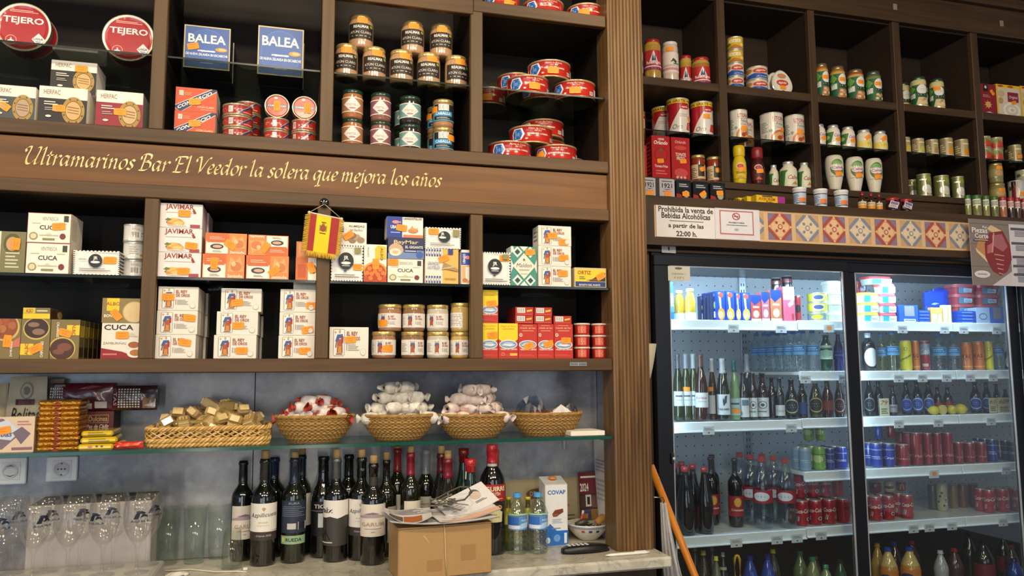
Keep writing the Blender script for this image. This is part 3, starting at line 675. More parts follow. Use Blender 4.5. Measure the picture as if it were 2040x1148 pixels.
# ------------------------------------------------------------------ printed designs (fractions of the face)
def herpac(bg, pic):
    o = [('r', 0, 0, 1, .69, bg), ('t', 'HERPAC', .10, .79, .44, .91, '#8f6f50'), ('e', .72, .40, .235, .36, '#a8853c'), ('e', .72, .40, .17, .26, '#6d5726'), ('e', .72, .40, .155, .235, pic)]
    for k in range(8): o.append(('e', .72+.20*math.cos(k*.785+.4), .40+.31*math.sin(k*.785+.4), .014, .022, '#4a3a18'))
    for k in range(3): o.append(('p', [(.60, .35+.07*k), (.84, .32+.07*k), (.84, .335+.07*k), (.60, .365+.07*k)], '#8f6f3f'))
    return o+[('l', .12, .50, .40, .62, 2, '#d9d2c4'), ('l', .14, .36, .36, .46, 2, '#aaa396'), ('e', .22, .22, .06, .03, '#d9d2c4')]
TEJ = [('e', .5, .5, .40, .40, '#a81f2c'), ('l', .25, .80, .75, .86, 2, '#e6b9a6'), ('t', 'TEJERO', .14, .54, .86, .71, '#f3e9e4', 'b'),
       ('p', [(.78, .40), (.90, .27), (.78, .14), (.66, .27)], '#e9e3dc'), ('t', 'USISA', .695, .255, .865, .30, '#333f66', 'b'), ('r', .73, .215, .83, .23, '#4a6aa0'), ('r', .75, .19, .81, .203, '#4a6aa0'),
       ('e', .30, .22, .10, .10, '#d9a59a'), ('e', .30, .22, .088, .088, '#a81f2c'), ('e', .30, .20, .06, .02, '#f0e6e0'), ('p', [(.27, .19), (.30, .28), (.33, .19)], '#f0e6e0')]
def balea():
    return [('r', 0, 0, 1, 1, '#c9b479'), ('r', .025, .025, .975, .975, '#1d4f9c'), ('e', .5, .47, .44, .46, '#3a6db4'), ('e', .5, .47, .425, .445, '#2358a6'), ('t', 'BALEA', .09, .60, .90, .80, '#f4efe2', 'b', -.0),
            ('l', .30, .385, .68, .445, 1, '#dfe5ee'), ('t', 'MEJILLONES', .32, .385, .66, .435, '#eef2f6', 'b'), ('t', 'DE NUEVA ZELANDA EN ESCABECHE', .05, .30, .95, .355, '#e6ecf4', 'b'),
            ('e', .81, .47, .13, .05, '#e08a2c'), ('e', .83, .475, .08, .025, '#f2c27a'), ('l', .36, .12, .64, .15, 1, '#cfd9e6')]
def consorcio(k):
    return [('r', 0, 0, 1, 1, '#c8502a'), ('p', [(0, .10), (0, .24), (.86, 1), (1, 1), (1, .90), (.17, 0), (.10, 0)], '#e9e2da'), ('p', [(0, .12), (0, .22), (.90, 1), (1, 1), (1, .93), (.16, 0), (.1, 0)], '#27305e'),
            ('t', 'CONSORCIO', .06, .06, .88, .22, '#f6f2ea', 'b', .70), ('t', 'AT\u00daN CLARO', .53, .17, .95, .27, '#f0c8a8', 'b'), ('l', .62, .08, .95, .13, 1, '#e8b090'), ('c', .09, .66, .19, .86), ('l', .21, .66, .40, .80, 3, '#e39a70')]
def rey(extra=0):
    return [('p', [(.12, .08), (.37, .08), (.39, .12), (.39, .90), (.37, .94), (.12, .94), (.10, .90), (.10, .12)], '#8f8a82'), ('r', .115, .10, .375, .92, '#efe9e0'),
            ('e', .155, .83, .022, .04, '#c9a040'), ('e', .265, .845, .028, .05, '#b9a58a'), ('p', [(.24, .88), (.265, .94), (.29, .88)], '#c9a040'),
            ('p', [(.19, .18), (.21, .62), (.33, .62), (.345, .18)], '#a8532e'), ('p', [(.22, .16), (.23, .40), (.30, .40), (.31, .16)], '#c98a3c'), ('p', [(.15, .55), (.20, .76), (.34, .78), (.35, .60), (.26, .66), (.20, .52)], '#3c5f9c'),
            ('p', [(.30, .50), (.31, .74), (.36, .70), (.355, .48)], '#a0302a'), ('p', [(.15, .36), (.17, .55), (.20, .5), (.18, .34)], '#7a6a5a'), ('r', .17, .13, .34, .16, '#6a5a4a'),
            ('t', 'EL REY', .44, .73, .72, .86, '#9c4a34', 'b'), ('t', 'DE OROS', .44, .58, .78, .70, '#9c4a34', 'b'), ('r', .435, .25, .445, .48, '#4a4641'), ('l', .47, .25, .76, .47, 4, '#b3aca2'), ('e', .86, .22, .07, .12, '#c9c2b8'), ('e', .86, .22, .062, .105, '#e6e0d6')]
def cuca(top, big=.0):
    return [('r', 0, 0, 1, 1, '#9c4a40'), ('r', .012, .018, .988, .982, '#efe8d8'), ('t', top, .33, .75, .70, .87, '#8a8478'), ('t', 'CUCA', .28, .44, .72, .59, '#2e2a22', 'b'), ('l', .10, .62, .30, .68, 1, '#b9ab80'), ('l', .70, .62, .9, .68, 1, '#b9ab80'),
            ('r', .83, .72, .94, .93, '#3b3f3a'), ('e', .15, .22, .10, .13, '#a08a50'), ('e', .15, .22, .07, .09, '#d8cfb0'), ('e', .82, .23, .07, .10, '#7c2f33'), ('r', .36, .09, .64, .16, '#8a8a5a'), ('l', .28, .22, .72, .30, 1, '#c9c09c'), ('p', [(.42, .28), (.5, .36), (.58, .28)], '#d6d0b0')]
def jrb(sq=False):
    o = [('r', 0, 0, 1, 1, '#1a1a1a'), ('r', .025, .03, .975, .97, '#ece9e4')]; n = 12
    for k in range(n):
        a = (k+.3)/n
        o += [('r', a, .93, a+.045, 1, '#ece9e4'), ('r', a, 0, a+.045, .07, '#ece9e4'), ('r', 0, a, .04, a+.045, '#ece9e4'), ('r', .96, a, 1, a+.045, '#ece9e4')]
    if sq: o += [('e', .46, .56, .24, .235, '#1c2226'), ('t', 'JR', .38, .56, .54, .70, '#f0eeea', 'b'), ('e', .46, .50, .15, .04, '#f0eeea'), ('l', .34, .40, .58, .45, 1, '#cfcac2'), ('r', .72, .78, .92, .94, '#8d8a55'), ('l', .12, .09, .88, .20, 2, '#77736c'), ('e', .44, .28, .05, .025, '#444')]
    else: o += [('e', .48, .58, .15, .28, '#1c2226'), ('t', 'JR', .43, .58, .53, .76, '#f0eeea', 'b'), ('e', .48, .52, .10, .05, '#f0eeea'), ('l', .12, .60, .28, .66, 1, '#77736c'), ('l', .14, .14, .82, .28, 2, '#8a867e')]
    return o
def javimar():
    return [('t', 'JAVIMAR', .14, .70, .80, .97, '#94392b', 'b'), ('p', [(.76, .72), (.80, .80), (.86, .62), (.80, .58)], '#94392b'), ('l', .16, .60, .78, .66, 1, '#b9aca6'), ('e', .37, .22, .20, .17, '#c98f3a'), ('e', .33, .30, .13, .10, '#e0b45c'), ('e', .44, .20, .15, .12, '#d9a44a'), ('e', .44, .19, .11, .07, '#e9c27a'), ('e', .42, .09, .22, .03, '#d6c8be'),
            ('p', [(.14, .32), (.20, .40), (.30, .34), (.22, .27)], '#5f7a4a'), ('r', .72, .02, .95, .15, '#a8404a'), ('e', .18, .22, .012, .02, '#333')]
def santona(flip=False):
    o = [('r', .0, 0, 1, 1, '#d9702e'), ('r', .02, .03, .55, .60, '#efe6d8'), ('r', .04, .55, .52, .96, '#cf6a3a'), ('l', .10, .68, .46, .84, 2, '#eab896'), ('e', .28, .36, .16, .13, '#3f3a38'), ('e', .29, .36, .11, .07, '#cfa890'), ('l', .18, .08, .40, .18, 2, '#8a8078'),
         ('r', .57, 0, 1, 1, '#e08a4a'), ('p', [(.60, .28), (.66, .9), (.78, .72), (.9, .92), (.97, .3)], '#eaa56a'), ('e', .80, .50, .13, .20, '#d07a44'), ('e', .74, .6, .05, .1, '#f0c090'), ('t', 'Santo\u00f1a', .60, .04, .96, .17, '#f6e6d4', 'b')]
    if flip:
        g = []
        for q in o:
            if q[0] in 'rl': g.append((q[0], 1-q[3], 1-q[4], 1-q[1], 1-q[2])+q[5:])
            elif q[0] == 'e': g.append(('e', 1-q[1], 1-q[2])+q[3:])
            elif q[0] == 'p': g.append(('p', [(1-a, 1-b) for a, b in q[1]], q[2]))
            else: g.append(('t', q[1], 1-q[4], 1-q[5], 1-q[2], 1-q[3], q[6], 'bu'))
        return g
    return o
def virgen():
    return [('p', [(.18, .12), (.16, .55), (.20, .92), (.34, .92), (.38, .5), (.33, .12)], '#dfe6ec'), ('p', [(.20, .16), (.185, .55), (.22, .86), (.32, .86), (.355, .5), (.31, .16)], '#2f66b0'), ('r', .25, .38, .30, .62, '#7fa6d8'), ('r', .23, .68, .32, .73, '#b9d0ea'), ('r', .22, .28, .32, .32, '#9cc0e6'),
            ('t', 'Filetes de Caballa', .44, .82, .70, .93, '#f0d8b0', 'i'), ('t', 'del Sur', .52, .68, .64, .79, '#f0d8b0', 'i'), ('t', 'VIRGEN DEL CARMEN', .42, .45, .74, .56, '#f2e2cc', 'b'), ('c', .80, .1, .87, .36), ('r', .90, .12, .97, .60, '#d8d0cc'), ('e', .41, .16, .02, .06, '#e6d0c0')]
def virgen_card(yellow):
    o = [('r', 0, 0, 1, 1, '#c02c20'), ('e', .5, .40, .47, .13, '#dfe4e6'), ('e', .5, .40, .43, .105, '#7f9cc0'), ('p', [(.12, .38), (.4, .43), (.88, .39), (.6, .35)], '#e6e9ea'), ('e', .5, .43, .25, .03, '#b9c6d6'), ('t', 'VIRGEN DEL CARMEN', .08, .235, .95, .285, '#f4dcc8', 'b'), ('l', .05, .06, .85, .12, 2, '#d8605a')]
    if yellow: o[1:1] = [('r', 0, .55, 1, 1, '#f2cf1c'), ('p', [(0, .55), (1, .55), (.8, .47), (.2, .47)], '#f2cf1c'), ('t', 'Filetes de Melva', .12, .90, .88, .94, '#b98a1c', 'i'), ('t', 'Canutera', .2, .82, .8, .88, '#b98a1c', 'i')]
    else: o += [('t', 'Caballa del Sur', .08, .86, .92, .91, '#f0d0a0', 'i'), ('l', .2, .94, .75, .97, 1, '#e8b090'), ('l', .2, .78, .8, .82, 1, '#e8b090'), ('e', .13, .68, .08, .05, '#efe6d8'), ('e', .13, .68, .05, .03, '#b06a50')]
    return o
def realmar():
    return [('r', .14, 0, .86, 1, '#2a211c'), ('t', 'REALMAR', .30, .70, .70, .88, '#efe6da', 'b'), ('t', 'AT\u00daN CLARO', .20, .34, .78, .54, '#e6dccf'), ('l', .26, .14, .74, .22, 1, '#d8ccba'), ('e', .78, .86, .05, .09, '#8a9a3a')]
def diamond(c, w='#e6dcd4'):
    return [('r', 0, 0, 1, 1, c), ('r', 0, .0, 1, .06, w), ('r', 0, .94, 1, 1, w), ('p', [(.22, .5), (.5, 1.02), (.78, .5), (.5, -.02)], w), ('l', .42, .64, .58, .78, 1, '#5a4a44'), ('l', .34, .40, .66, .56, 2, '#c07a74'), ('e', .5, .26, .10, .06, '#a8847c')]
def tinlabel_rey():
    return [('r', .30, .08, .52, .92, '#b9b2a8'), ('r', .31, .10, .51, .90, '#efe9e0'), ('p', [(.36, .16), (.37, .62), (.45, .62), (.46, .16)], '#a8532e'), ('p', [(.34, .55), (.37, .78), (.46, .78), (.46, .6), (.4, .62)], '#3c5f9c'), ('e', .41, .82, .025, .05, '#b9a58a'), ('r', .44, .42, .47, .72, '#a0302a'),
            ('t', 'EL REY', .56, .70, .72, .84, '#9c4a34', 'b'), ('t', 'DE OROS', .56, .54, .76, .66, '#9c4a34', 'b'), ('r', .56, .2, .567, .46, '#4a4641'), ('l', .59, .18, .75, .44, 3, '#b3aca2'), ('l', .06, .2, .26, .8, 6, '#b9b3aa')]
# ================================================================== goods on the oak unit: upper bays
YT = YL+0.034
PB = ZB                                   # top of the board under the upper bays
g = 'pale tuna cartons with a round gold tin picture'
h1, o1, _, _ = carton('tuna_carton', 'pale carton with dark grey green panel, cut by the photo edge', 'carton', -19, 71, 170, PB, YT, .10, '#e8e0d4', herpac('#3c4846', '#b09478'), g, [(.30, .42, -.6)], rt=[('r', 0, 0, 1, .05, '#d8d0c4')])
carton('tuna_carton', 'pale carton with black panel beside the crimson one', 'carton', 75.5, 174, 173.5, PB, YT, .10, '#e8e0d4', herpac('#1b1a19', '#d0a66a'), g, [(.43, .44, 0)])
carton('tuna_carton', 'pale carton with crimson panel and gold tin picture', 'carton', 190, 285, 182, PB, YT, .10, '#e8e0d4', herpac('#8e1a2e', '#c9a878'), g, [(.52, .46, 0)])
carton('tuna_carton', 'pale carton with black panel stacked on top of two others', 'carton', 100, 193, 122, h1+.001, YT+.035, .10, '#e8e0d4', herpac('#1b1a19', '#d0a66a'), g, [(.66, .78, 0)])
YG1 = depth_on(150, 97, ZT)
disc_tin('fish_tin', 'large round red tin standing on edge, cut by the photo edge', 'tin', 47, 36, 57, ZT, YL+.085, .065, '#b02530', TEJ, 'large round red tins on edge')
disc_tin('fish_tin', 'large round red tin standing on edge beside the divider', 'tin', 257, 55, 53, ZT, YL+.085, .065, '#b02530', TEJ, 'large round red tins on edge')
# blue square cartons
yb = YL+.09
for i, (a, b, t, lab) in enumerate(((365.5, 459, 53, 'blue square mussel carton with a round dish outline and orange sticker'), (513, 605, 55, 'blue square mussel carton without sticker on the glass shelf'))):
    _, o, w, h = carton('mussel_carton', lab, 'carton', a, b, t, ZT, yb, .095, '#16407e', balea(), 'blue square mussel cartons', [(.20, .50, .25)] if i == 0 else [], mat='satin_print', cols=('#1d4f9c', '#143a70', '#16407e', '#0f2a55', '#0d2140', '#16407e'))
    copy_one(o, .002, .099, 0, 'dark blue carton standing behind the '+('stickered' if i == 0 else 'plain')+' blue square carton', True)
# orange cartons and red tins
h1, _, _, _ = carton('tuna_carton', 'orange tuna carton with slanting navy band, lower of two', 'carton', 346.5, 429, 223, PB, YT, .10, '#b9b2a4', consorcio(0), 'orange cartons with navy band', [(.50, .50, .08)], cols=('#c8502a', '#b9b2a4', '#b9b2a4', '#c9c2b2', '#b9b2a4', '#d8d2c4'))
carton('tuna_carton', 'orange tuna carton with slanting navy band, upper of two', 'carton', 349, 432, 176, h1, YT, .10, '#b9b2a4', consorcio(0), 'orange cartons with navy band', [(.47, .42, .15)], cols=('#c8502a', '#b9b2a4', '#b9b2a4', '#c9c2b2', '#b9b2a4', '#d8d2c4'))
def contin(): return [('c', .30, .12, .40, .88), ('p', [(.48, 0), (.56, 0), (.86, 1), (.78, 1)], '#2b3468'), ('p', [(.47, 0), (.48, 0), (.78, 1), (.77, 1)], '#e9e2da'), ('l', .08, .3, .26, .7, 2, '#d98a80'), ('l', .62, .08, .85, .3, 1, '#e3a59a')]
gt = 'small red banded tins in stacks'
z = PB; ht = .0345
for k in range(3):
    z, o, _ = tin('fish_tin', 'red tin with navy band, %s of the front stack of three' % ('bottom', 'middle', 'top')[k], 'tin', 443-k*.5, 505-k*.5, 230, z, YT, '#a83226', contin(), gt, h=ht)
z = PB
for k in range(4):
    z, o, _ = tin('fish_tin', 'red tin with navy band, %s of the taller stack behind' % ('lowest', 'second', 'third', 'top')[k], 'tin', 467, 521, 240, z, YT+.10, '#9c2c22', contin(), gt, h=.0365, rot=-.35)
for a, b, nm_ in ((525, 577, 'middle'), (580, 632, 'divider side')):
    z = PB; dy = .004 if a < 560 else 0
    for k in range(2): z, o, r = tin('fish_tin', 'red tin with navy band, %s of the pair on the %s' % (('lower', 'upper')[k], nm_), 'tin', a, b, 240, z, YT+dy, '#b03a2a', contin(), gt, h=.0365, rot=.3 if a < 560 else -.4)
    dsc = [('e', .5, .5, .42, .42, '#b83a2a'), ('e', .5, .5, .33, .33, '#d0705a'), ('e', .5, .5, .31, .31, '#b03226'), ('r', .06, .44, .94, .57, '#27305e'), ('t', 'CONSORCIO', .14, .465, .86, .545, '#efe9e0', 'b'), ('e', .45, .84, .07, .05, '#e6d8cc'), ('l', .35, .22, .65, .32, 2, '#e0a090')]
    disc_tin('fish_tin', 'red tin on edge showing its lid, on the %s pair' % nm_, 'tin', (a+b)/2+1, 206, 25, z, YT+.012, .034, '#b03226', dsc, gt, [(.5 if a < 560 else .62, .5, 1.57)])
# ---- jars on the glass shelf
gj = 'squat tuna jars with black labels'
rowf = ((666, 714, 82), (721, 770, 88), (775, 824, 94.5), (830, 878, 99), (885, 932, 105))
zt = 0
for i, (a, b, t) in enumerate(rowf):
    zt, o, _ = jar('tuna_jar', 'tuna jar with black label, %s from the divider in the lower row' % ('first', 'second', 'third', 'fourth', 'fifth')[i], 'jar', a, b, t, ZT, YL+.042, '#bc9470', '#cdb070', None, realmar(), .24, .70, gj, [(.52+.03*i % .1, .78, 0)], rot=(-.05, .1, .05, -.05, .25)[i], lidh=.013, h=.1045, neck=.90, sh=.83)
for i, (a, b, t, w) in enumerate(((694, 745, 22, 'first and second'), (798, 846, 34, 'third and fourth'), (855.5, 902, 39.5, 'fourth and fifth'))):
    jar('tuna_jar', 'tuna jar with black label standing on the %s jars' % w, 'jar', a, b, t, zt+.0005, YL+.06, '#bc9470', '#cdb070', None, realmar(), .24, .70, gj, [(.53, .79, 0)], lidh=.013, h=.1045, neck=.90, sh=.83)
for i, (a, b, c, bd, nm_, ld) in enumerate(((681, 723.5, '#a86a3c', '#a8744c', 'orange brown', '#1d3a2c'), (738, 779, '#8a5a4c', '#8a5560', 'mauve', '#1d3a2c'), (795.5, 838.5, '#2a2420', '#6f9a98', 'teal', '#1d3a2c'), (861.6, 904, '#b0805c', '#1b1c1e', 'black and blue', '#b9a468'))):
    z = PB
    for k in range(2):
        ops = diamond(bd) if i < 3 else [('r', 0, 0, 1, 1, '#1b1c1e'), ('r', .12, 0, .2, 1, '#6fa8bc'), ('r', .2, .30, .80, .58, '#3a8fc0'), ('t', 'CABALLA', .26, .36, .74, .52, '#d6e8f2', 'b'), ('r', .36, .62, .68, 1.0, '#c9d2d2'), ('l', .38, .66, .66, .96, 3, '#8a9494'), ('r', .0, .0, 1, .08, '#4a90b0'), ('l', .3, .12, .7, .24, 2, '#a8b0b4')]
        z, o, r = jar('fish_jar', 'small jar with %s diamond label, %s of its pair' % (nm_, ('lower', 'upper')[k]) if i < 3 else 'small jar with black and blue label and gold lid, %s of its pair' % ('lower', 'upper')[k], 'jar', a, b, 175+3*i, z, YT+(0, .004, .008, .012)[i], c, ld, bd, ops, .20, .72 if i < 3 else .80, 'small two jar stacks', [(.18, .62, 0)] if (i == 3 and k) else ([(.80, .62, 0)] if i == 3 else []), lidh=.012, h=.0875, neck=.97, sh=.86, lidmat='gloss_paint' if i < 3 else 'tin_metal')
        if i >= 2: copy_one(o, -.006, 2*r+.004, 0, 'small jar behind the %s jar of the %s' % (('lower', 'upper')[k], ('teal pair', 'black and blue pair')[i-2]))
# ---- large red fish tins
gv = 'large red fish tins with blue shield'
def vt(lab, a, b, t, z, Y, rot=0.0, h=None, st=((.56, .33, 0),)):
    return tin('fish_tin', lab, 'tin', a, b, t, z, Y, '#b5261e', virgen(), gv, st, rot, h=h, rim='#cdbb8a', ss=1.15)
hv = .0575
zz, _, r_ = vt('large red tin on the glass shelf, in front of the narrow one', 1007.5, 1094.5, 136, ZT, YL+.022, .15, hv)
vt('large red tin on the glass shelf by the pillar', 1101, 1187, 144, ZT, YL+.022, -.15, hv)
vt('large red tin crowning the pile on the glass shelf', 1050, 1137.5, 101, zz, YL+.022, .0, hv)
z2, _, _ = vt('large red tin far back on the glass shelf, half behind the divider', 938, 1009, 165, ZT, YL+.155, -.3, hv)
vt('large red tin on the second tier behind the front tin', 989, 1066, 131, z2, YL+.155, .15, hv, ())
z1, _, r_ = vt('large red tin on the lower board next to the divider', 971, 1059, 271, PB, YT, .2, hv, ())
vt('large red tin on the lower board with the sticker on its shield', 1064, 1150, 277, PB, YT, -.05, hv, ((.26, .42, .5),))
vt('large red tin bridging the two on the lower board', 1012.5, 1101.5, 235, z1, YT+.004, .1, hv, ())
q1, _, _ = vt('large red tin at the back of the lower board, nearest the pillar', 1085, 1166, 290, PB, YT+.135, -.3, hv, ())
q2, _, _ = vt('large red tin behind the bridging tin, second tier', 1046, 1126, 250, q1, YT+.135, -.3, hv, ())
vt('large red tin topping the pile on the lower board', 1038, 1124, 211, q2, YT+.10, -.15, hv, ())
for a, b, lab, st in ((957, 1036, 'large red tin above the rail, half hidden by the divider', ((.62, .3, 0),)), (1040, 1124, 'large red tin above the rail, between its two neighbours', ()), (1128, 1203, 'large red tin above the rail, touching the pillar', ((.45, .4, 0),))):
    vt(lab, a, b, -28, ZG, YL+.03, .1, hv, st)
# ================================================================== lower bays, on the glass
YM = YL+.018
OL = [('r', 0, 0, 1, 1, '#7a7650'), ('r', 0, 0, .36, 1, '#e6e0d2'), ('e', .66, .70, .23, .25, '#58542f'), ('e', .66, .70, .16, .17, '#c99a6a'), ('t', 'HERPAC', .10, .12, .22, .60, '#9a8a6a', 'v'), ('l', .50, .10, .86, .52, 5, '#cdc9a8')]
carton('tuna_carton', 'olive and white carton cut by the photo edge, on the dark glass', 'carton', -28, 50.5, 461, ZM, YM, .10, '#8a8560', OL, None, [(.76, .70, 1.5)])
cu = [('r', 0, 0, 1, 1, '#e2dac8'), ('r', .1, .15, .5, .85, '#cfc6b2')]
z, o, w, h = carton('tuna_carton', 'cream tuna carton with dark capitals, lower of the pair', 'carton', 51, 139, 484.5, ZM, YM, .11, '#e6decb', cuca('VENTRESCA'), 'cream tuna cartons', (), rt=cu)
copy_one(o, .004, .113, 0, 'cream tuna carton behind the lower of the pair', True)
carton('tuna_carton', 'cream tuna carton with dark capitals, upper of the pair with sticker', 'carton', 54, 142, 425, z, YM, .11, '#e6decb', cuca('VENTRESCA'), 'cream tuna cartons', [(.72, .56, .1)], rt=cu)
strip_ = [('r', 0, k/7.0, 1, k/7.0+.07, '#1a1a1a') for k in range(7)]
carton('fish_carton', 'flat white carton with black stamp edge and round black emblem', 'carton', 146, 239, 500, ZM, YM, .07, '#e6e2dc', jrb(), None, [(.79, .62, 0)], rt=strip_)
z = ZM
for k in range(3):
    z, o, _ = tin('fish_tin', 'plain white can, %s of the stack by the divider' % ('bottom', 'middle', 'top')[k], 'can', 244, 288, 500, z, YM+.03, '#dcdad4', [('c', .40, .1, .68, .62), ('t', 'AT\u00daN', .42, .72, .66, .88, '#b09a3a'), ('l', .72, .2, .9, .6, 2, '#a8a8a4')] if k != 1 else [('l', .36, .2, .66, .85, 4, '#b3b0aa'), ('e', .74, .2, .05, .08, '#c9a83a')], 'stack of white cans', h=.0487, rim='#d8d6cf')
# lower board
YE = YL+.03
def albo(rotname, food1, food2, flip=False):
    o = [('r', 0, 0, 1, 1, '#7d6e42')]
    if flip: o += [('e', .42, .26, .46, .30, '#c9b060'), ('e', .42, .25, .42, .27, food1), ('e', .5, .30, .25, .10, food2), ('e', .3, .18, .2, .07, food2), ('r', .55, .60, 1, .86, '#e6c62c'), ('t', 'ALBO', .74, .58, .86, .90, '#a8562c', 'bV'), ('t', rotname, .20, .55, .29, .93, '#efe9da', 'bV')]
    else: o += [('e', .52, .76, .46, .28, '#c9b060'), ('e', .52, .77, .42, .25, food1), ('e', .6, .68, .22, .08, food2), ('e', .42, .86, .2, .06, food2), ('r', .0, .1, .45, .38, '#e6c62c'), ('t', 'ALBO', .16, .10, .28, .40, '#a8562c', 'bv'), ('t', rotname, .70, .04, .80, .44, '#efe9da', 'bv')]
    return o
bz = [('r', 0, 0, 1, 1, '#7d6e42'), ('e', .40, .78, .55, .34, '#c9b060'), ('e', .36, .80, .52, .31, '#8a4a2c')]+[('e', x, y, .15, .10, c) for x, y, c in ((.12, .9, '#a85c38'), (.42, .92, '#9c5230'), (.66, .82, '#a8623c'), (.3, .74, '#b06a40'), (.55, .66, '#8f4a2c'), (.1, .68, '#a05a36'))]+[('p', [(.6, .38), (1, .55), (1, .3), (.7, .28)], '#c9705a'), ('t', 'ZAMBURI\u00d1AS', .62, .05, .72, .44, '#efe9da', 'bv'), ('r', 0, .08, .2, .34, '#e6c62c')]
carton('seafood_carton', 'brown carton with scallop picture, cut by the photo edge', 'carton', -12, 41, 635, ZE, YE, .05, '#6a5d36', bz, None, [(.52, .44, 1.5)])
z3, o, w3, _ = carton('seafood_carton', 'brown carton with dark squid picture standing upright', 'carton', 41, 99.5, 636, ZE, YE, .055, '#6a5d36', albo('CHIPIRONES', '#3a2620', '#8a6a58'), None, [(.55, .26, .5)])
carton('seafood_carton', 'yellow and brown carton lying on the upright squid carton', 'carton', 45.5, 100.5, 613.5, z3+.0005, YE, .11, '#5a4a2c', [('r', 0, 0, 1, .48, '#e6c62c'), ('r', 0, .5, .45, 1, '#d8bc3a'), ('t', 'ALBO', .10, .55, .36, .9, '#a8562c', 'b'), ('r', .45, .5, 1, 1, '#7d6e42'), ('l', .5, .6, .9, .85, 1, '#d9d2b8')], None, (), rt=[('e', .3, .5, .25, .4, '#4a3024'), ('e', .75, .5, .2, .35, '#c9a86a')])
_, o, w, h = carton('seafood_carton', 'brown carton with squid dish and sideways lettering, front of its row', 'carton', 100, 158.5, 637, ZE, YE, .045, '#6a5d36', albo('CALAMARES', '#4a2a1e', '#7a4a34', True), 'brown cartons in a row', [(.50, .66, -.3)], rt=[('r', .1, .05, .9, .3, '#3a2a1c'), ('r', .1, .55, .9, .85, '#b99a3a')])
for k in range(5): copy_one(o, .0005*k, .047*(k+1), 0, 'brown carton %s behind the front squid carton, only its edge showing' % ('first', 'second', 'third', 'fourth', 'fifth')[k], True)
zc_, o, w, h = carton('seafood_carton', 'white and red carton with scallop plates under the tan carton', 'carton', 201, 279, 643.6, ZE, YE, .06, '#e6ded0', [('p', [(0, 0), (0, .30), (.55, .20), (1, .02), (1, 0)], '#8f2028'), ('t', 'CUCA', .06, .80, .82, .95, '#2e2a22', 'b'), ('t', 'ZAMBURI\u00d1AS', .05, .40, .65, .48, '#8a8478'), ('e', .84, .38, .19, .12, '#e9e2d4'), ('e', .85, .39, .15, .09, '#a8623a'), ('e', .88, .16, .20, .13, '#f0eae0'), ('e', .90, .17, .15, .09, '#b8753a'), ('p', [(.6, .62), (.78, .74), (.95, .62)], '#cdc9a8'), ('r', .06, .10, .42, .15, '#c9706a')], None, [(.54, .66, 0)])
carton('seafood_carton', 'tan carton with pale disc lying on the white and red one', 'carton', 203, 279, 594.5, zc_, YE, .06, '#8a7a4c', [('r', 0, 0, 1, 1, '#8a7848'), ('r', .12, .48, .45, 1, '#e6c62c'), ('t', 'ALBO', .10, .70, .47, .84, '#a8562c', 'b'), ('e', .86, .44, .32, .44, '#b9a468'), ('e', .87, .44, .30, .41, '#d8bc8a'), ('t', 'BONITO', .06, .22, .44, .34, '#efe9da', 'b')], None, [(.38, .32, -.9)])
# bay two
z = ZM
for k in range(3):
    z, o, w, h = carton('almond_carton', 'white carton with red capitals and almonds, %s of three' % ('bottom', 'middle', 'top')[k], 'carton', 313.5+k*.5, 401+k*.6, 505, z, YM, .11, '#e6dfdc', javimar(), 'white almond cartons', [((.60, .24, 0), (.76, .28, -.1), (.58, .60, .0))[k]], h=.0672)
    if k == 2: copy_one(o, .004, .112, 0, 'white carton behind the top almond carton', True)
os_ = [('r', 0, 0, 1, 1, '#d07038'), ('r', .2, .2, .8, .8, '#b85a2c')]
za, o, w, h = carton('mussel_carton', 'orange and cream mussel carton next to the almond stack, lower', 'carton', 402.5, 487.5, 507, ZM, YM, .11, '#cf7038', santona(), 'orange mussel cartons', [(.28, .62, 1.57)], rt=os_)
carton('mussel_carton', 'orange and cream mussel carton next to the almond stack, upper', 'carton', 408.5, 492, 465, za, YM, .11, '#cf7038', santona(), 'orange mussel cartons', [(.60, .46, -.6)], rt=os_)
za, o, w, h = carton('mussel_carton', 'orange and cream mussel carton under the upside down one', 'carton', 489.5, 575.5, 510, ZM, YM, .11, '#cf7038', santona(), 'orange mussel cartons', [(.66, .36, .7)], rt=os_)
carton('mussel_carton', 'orange mussel carton stacked upside down', 'carton', 494, 575, 469, za, YM, .11, '#cf7038', santona(True), 'orange mussel cartons', [(.42, .40, 1.0)], rt=os_)
za, o, w, h = carton('mussel_carton', 'cream and orange carton turned sideways under the flag', 'carton', 588.5, 634, 513.5, ZM, YM, .11, '#cf7038', [('r', 0, 0, 1, 1, '#efe6d8'), ('r', 0, 0, .55, 1, '#d0703a'), ('r', .1, .12, .45, .7, '#c0582c'), ('e', .8, .5, .12, .2, '#3f3a38')], 'orange mussel cartons', [(.70, .56, -1.2)])
carton('mussel_carton', 'orange carton half behind the flag', 'carton', 590, 636, 482, za, YM+.004, .11, '#cf7038', [('r', 0, 0, 1, 1, '#dd8a50'), ('r', .1, .1, .6, .9, '#e6a070')], 'orange mussel cartons')
